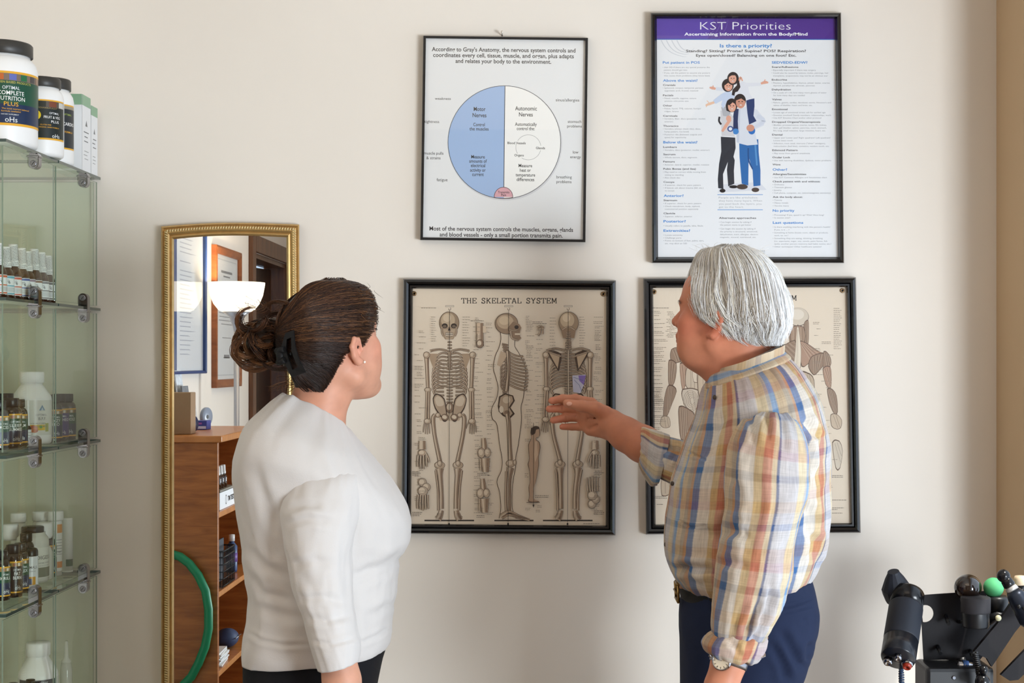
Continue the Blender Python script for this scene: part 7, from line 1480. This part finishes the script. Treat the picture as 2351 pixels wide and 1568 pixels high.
# loose heads along the plate
def ball(px, py, r, m, label, name='massage_ball', dy=.02):
    q = Q(px, py, dy); t = empty(name, q-Vector((0,0,S(r,TY))), label, 'massage head', 'massage heads on the stand')
    MB().sphere(q, S(r, TY+dy), nu=36, nv=22).build('ball', m, t); MB().lathe(q-Vector((0,0,S(r,TY))*1), [(S(r*.45,TY),-.012),(S(r*.5,TY),-.004),(S(r*.62,TY),S(r*.25,TY)*1.0)], 24).build('collar', M_TB, t); return t
ball(2222, 1349, 31, mat('brown_black_gloss', (34,22,16), 0.10, coat=.8), 'shiny brown black ball head behind the flat topped cup', dy=.026)
ball(2281, 1349, 23, mat('green_foam', (84,176,116), 0.7), 'light green round massage head on the stand', dy=.026)
q = Q(2236, 1372, -.01); t = empty('massage_cup', Q(2236, 1440, -.01), 'flat topped black cup head standing in front of the plate', 'massage head', 'massage heads on the stand')
MB().lathe(Q(2240, 1440, -.01), [(S(28,TY),0),(S(30,TY),.004),(S(31,TY),S(34,TY)),(S(31,TY),S(34,TY)+.001)], 40).build('cup', M_TB, t); MB().lathe(Q(2240, 1406, -.01), [(S(32.5,TY),0),(S(33,TY),.003),(S(33.5,TY),S(34,TY)),(S(32,TY),S(35.5,TY)),(0,S(35.5,TY))], 40).build('pad', mat('grey_black_pad', (38,36,40), .7), t)
t = empty('massage_holder', Q(2290, 1400, .02), 'black curved holder under the green massage head', 'holder'); MB().lathe(Q(2288, 1405, .026), [(.020,0),(.024,.004),(.024,.028),(.020,.034)], 30).build('cup', M_TB, t); MB().tube([Q(2264,1428,.012), Q(2290,1412,.008), Q(2312,1420,.004)], .010, 12).build('arm', M_TB, t)
MB().sphere(Q(2292,1419,-.032), .0062, nu=16, nv=10).build('knob', mat('ivory_plastic', (206,204,170), .4), st)
# adjusting gun at the frame's edge
g0, g1 = Q(2304, 1322, -.075), Q(2366, 1420, -.095); ga = (g1-g0); GL = ga.length; ga.normalize()
t = empty('adjusting_tool', g1, 'slim dark adjusting gun with a black ball tip, leaning at the right edge', 'massage tool')
MB().sphere(g0, S(15,TY), nu=28, nv=18).build('ball_tip', M_TG, t)
MB().lathe(g0, [(.009,.006),(.0115,.010),(.0125,.022),(.010,.024)], 24, axis=ga).build('neck', M_TG, t); MB().lathe(g0, [(.0105,.024),(.012,.026),(.013,.034)], 24, axis=ga).build('ring', mat('pale_ring', (178,176,172), .35, .4), t)
MB().lathe(g0, [(.014,.034),(.018,.045),(.022,.075),(.024,GL),(.02,GL+.01)], 30, axis=ga).build('barrel', mat('blue_black_metal', (38,44,56), .35, .6), t)
for u, s2 in ((.070,.0),(.084,.5),(.062,-.6)):
    MB().sphere(g0+ga*u+Vector((-.004+.010*s2, -.0205, .006*s2)), .0042, nu=12, nv=8).build('vent', M_BLACK, t)
t = empty('probe', Q(2342, 1400, .06), 'slim probe with a beige tip at the right edge', 'massage tool'); MB().tube([Q(2343,1342,.05), Q(2352,1430,.05)], .0075, 14).build('rod', M_TB, t); MB().lathe(Q(2342, 1343, .05), [(.010,0),(.0115,.002),(.0118,.014),(.010,.019),(0,.020)], 24, axis=(-.05,0,1)).build('tip', mat('beige_rubber', (216,190,160), .6), t)
t = empty('cartridge', Q(2215, 1534, .0), 'small silver and blue cartridge on the black housing', 'cartridge'); MB().lathe(Q(2196,1528,.02), [(.008,0),(.012,.002),(.012,.012),(.013,.014),(.013,.030)], 24, axis=(1,0,-.15)).build('body', M_CHROME, t); MB().lathe(Q(2208,1529,.02), [(.0125,0),(.0128,.008),(.0125,.012)], 24, axis=(1,0,-.15)).build('band', mat('blue_band', (50,80,130), .4), t)
cc = MB(); pts = []
for i in range(170):
    u = i/169; q = Q(2238+12*math.sin(u*2.2), 1498+u*110, -.05); r = .0050; pts.append(q+Vector((r*math.cos(i*.85), r*math.sin(i*.85), 0)))
cc.tube(pts, .0022, 6); cord = cc.build('coiled_cord', M_TB); tag(cord, 'coiled black cord hanging in front of the housing', 'cord')
t = empty('hand_knob', Q(2258, 1552, -.07), 'black round hand knob hanging by the coiled cord', 'knob'); MB().sphere(Q(2258, 1538, -.07), S(11,TY), nu=20, nv=14).build('ball', M_TG, t); MB().sphere(Q(2256, 1566, -.07), (S(17,TY), S(15,TY), S(18,TY)), nu=24, nv=16).build('grip', M_TG, t)
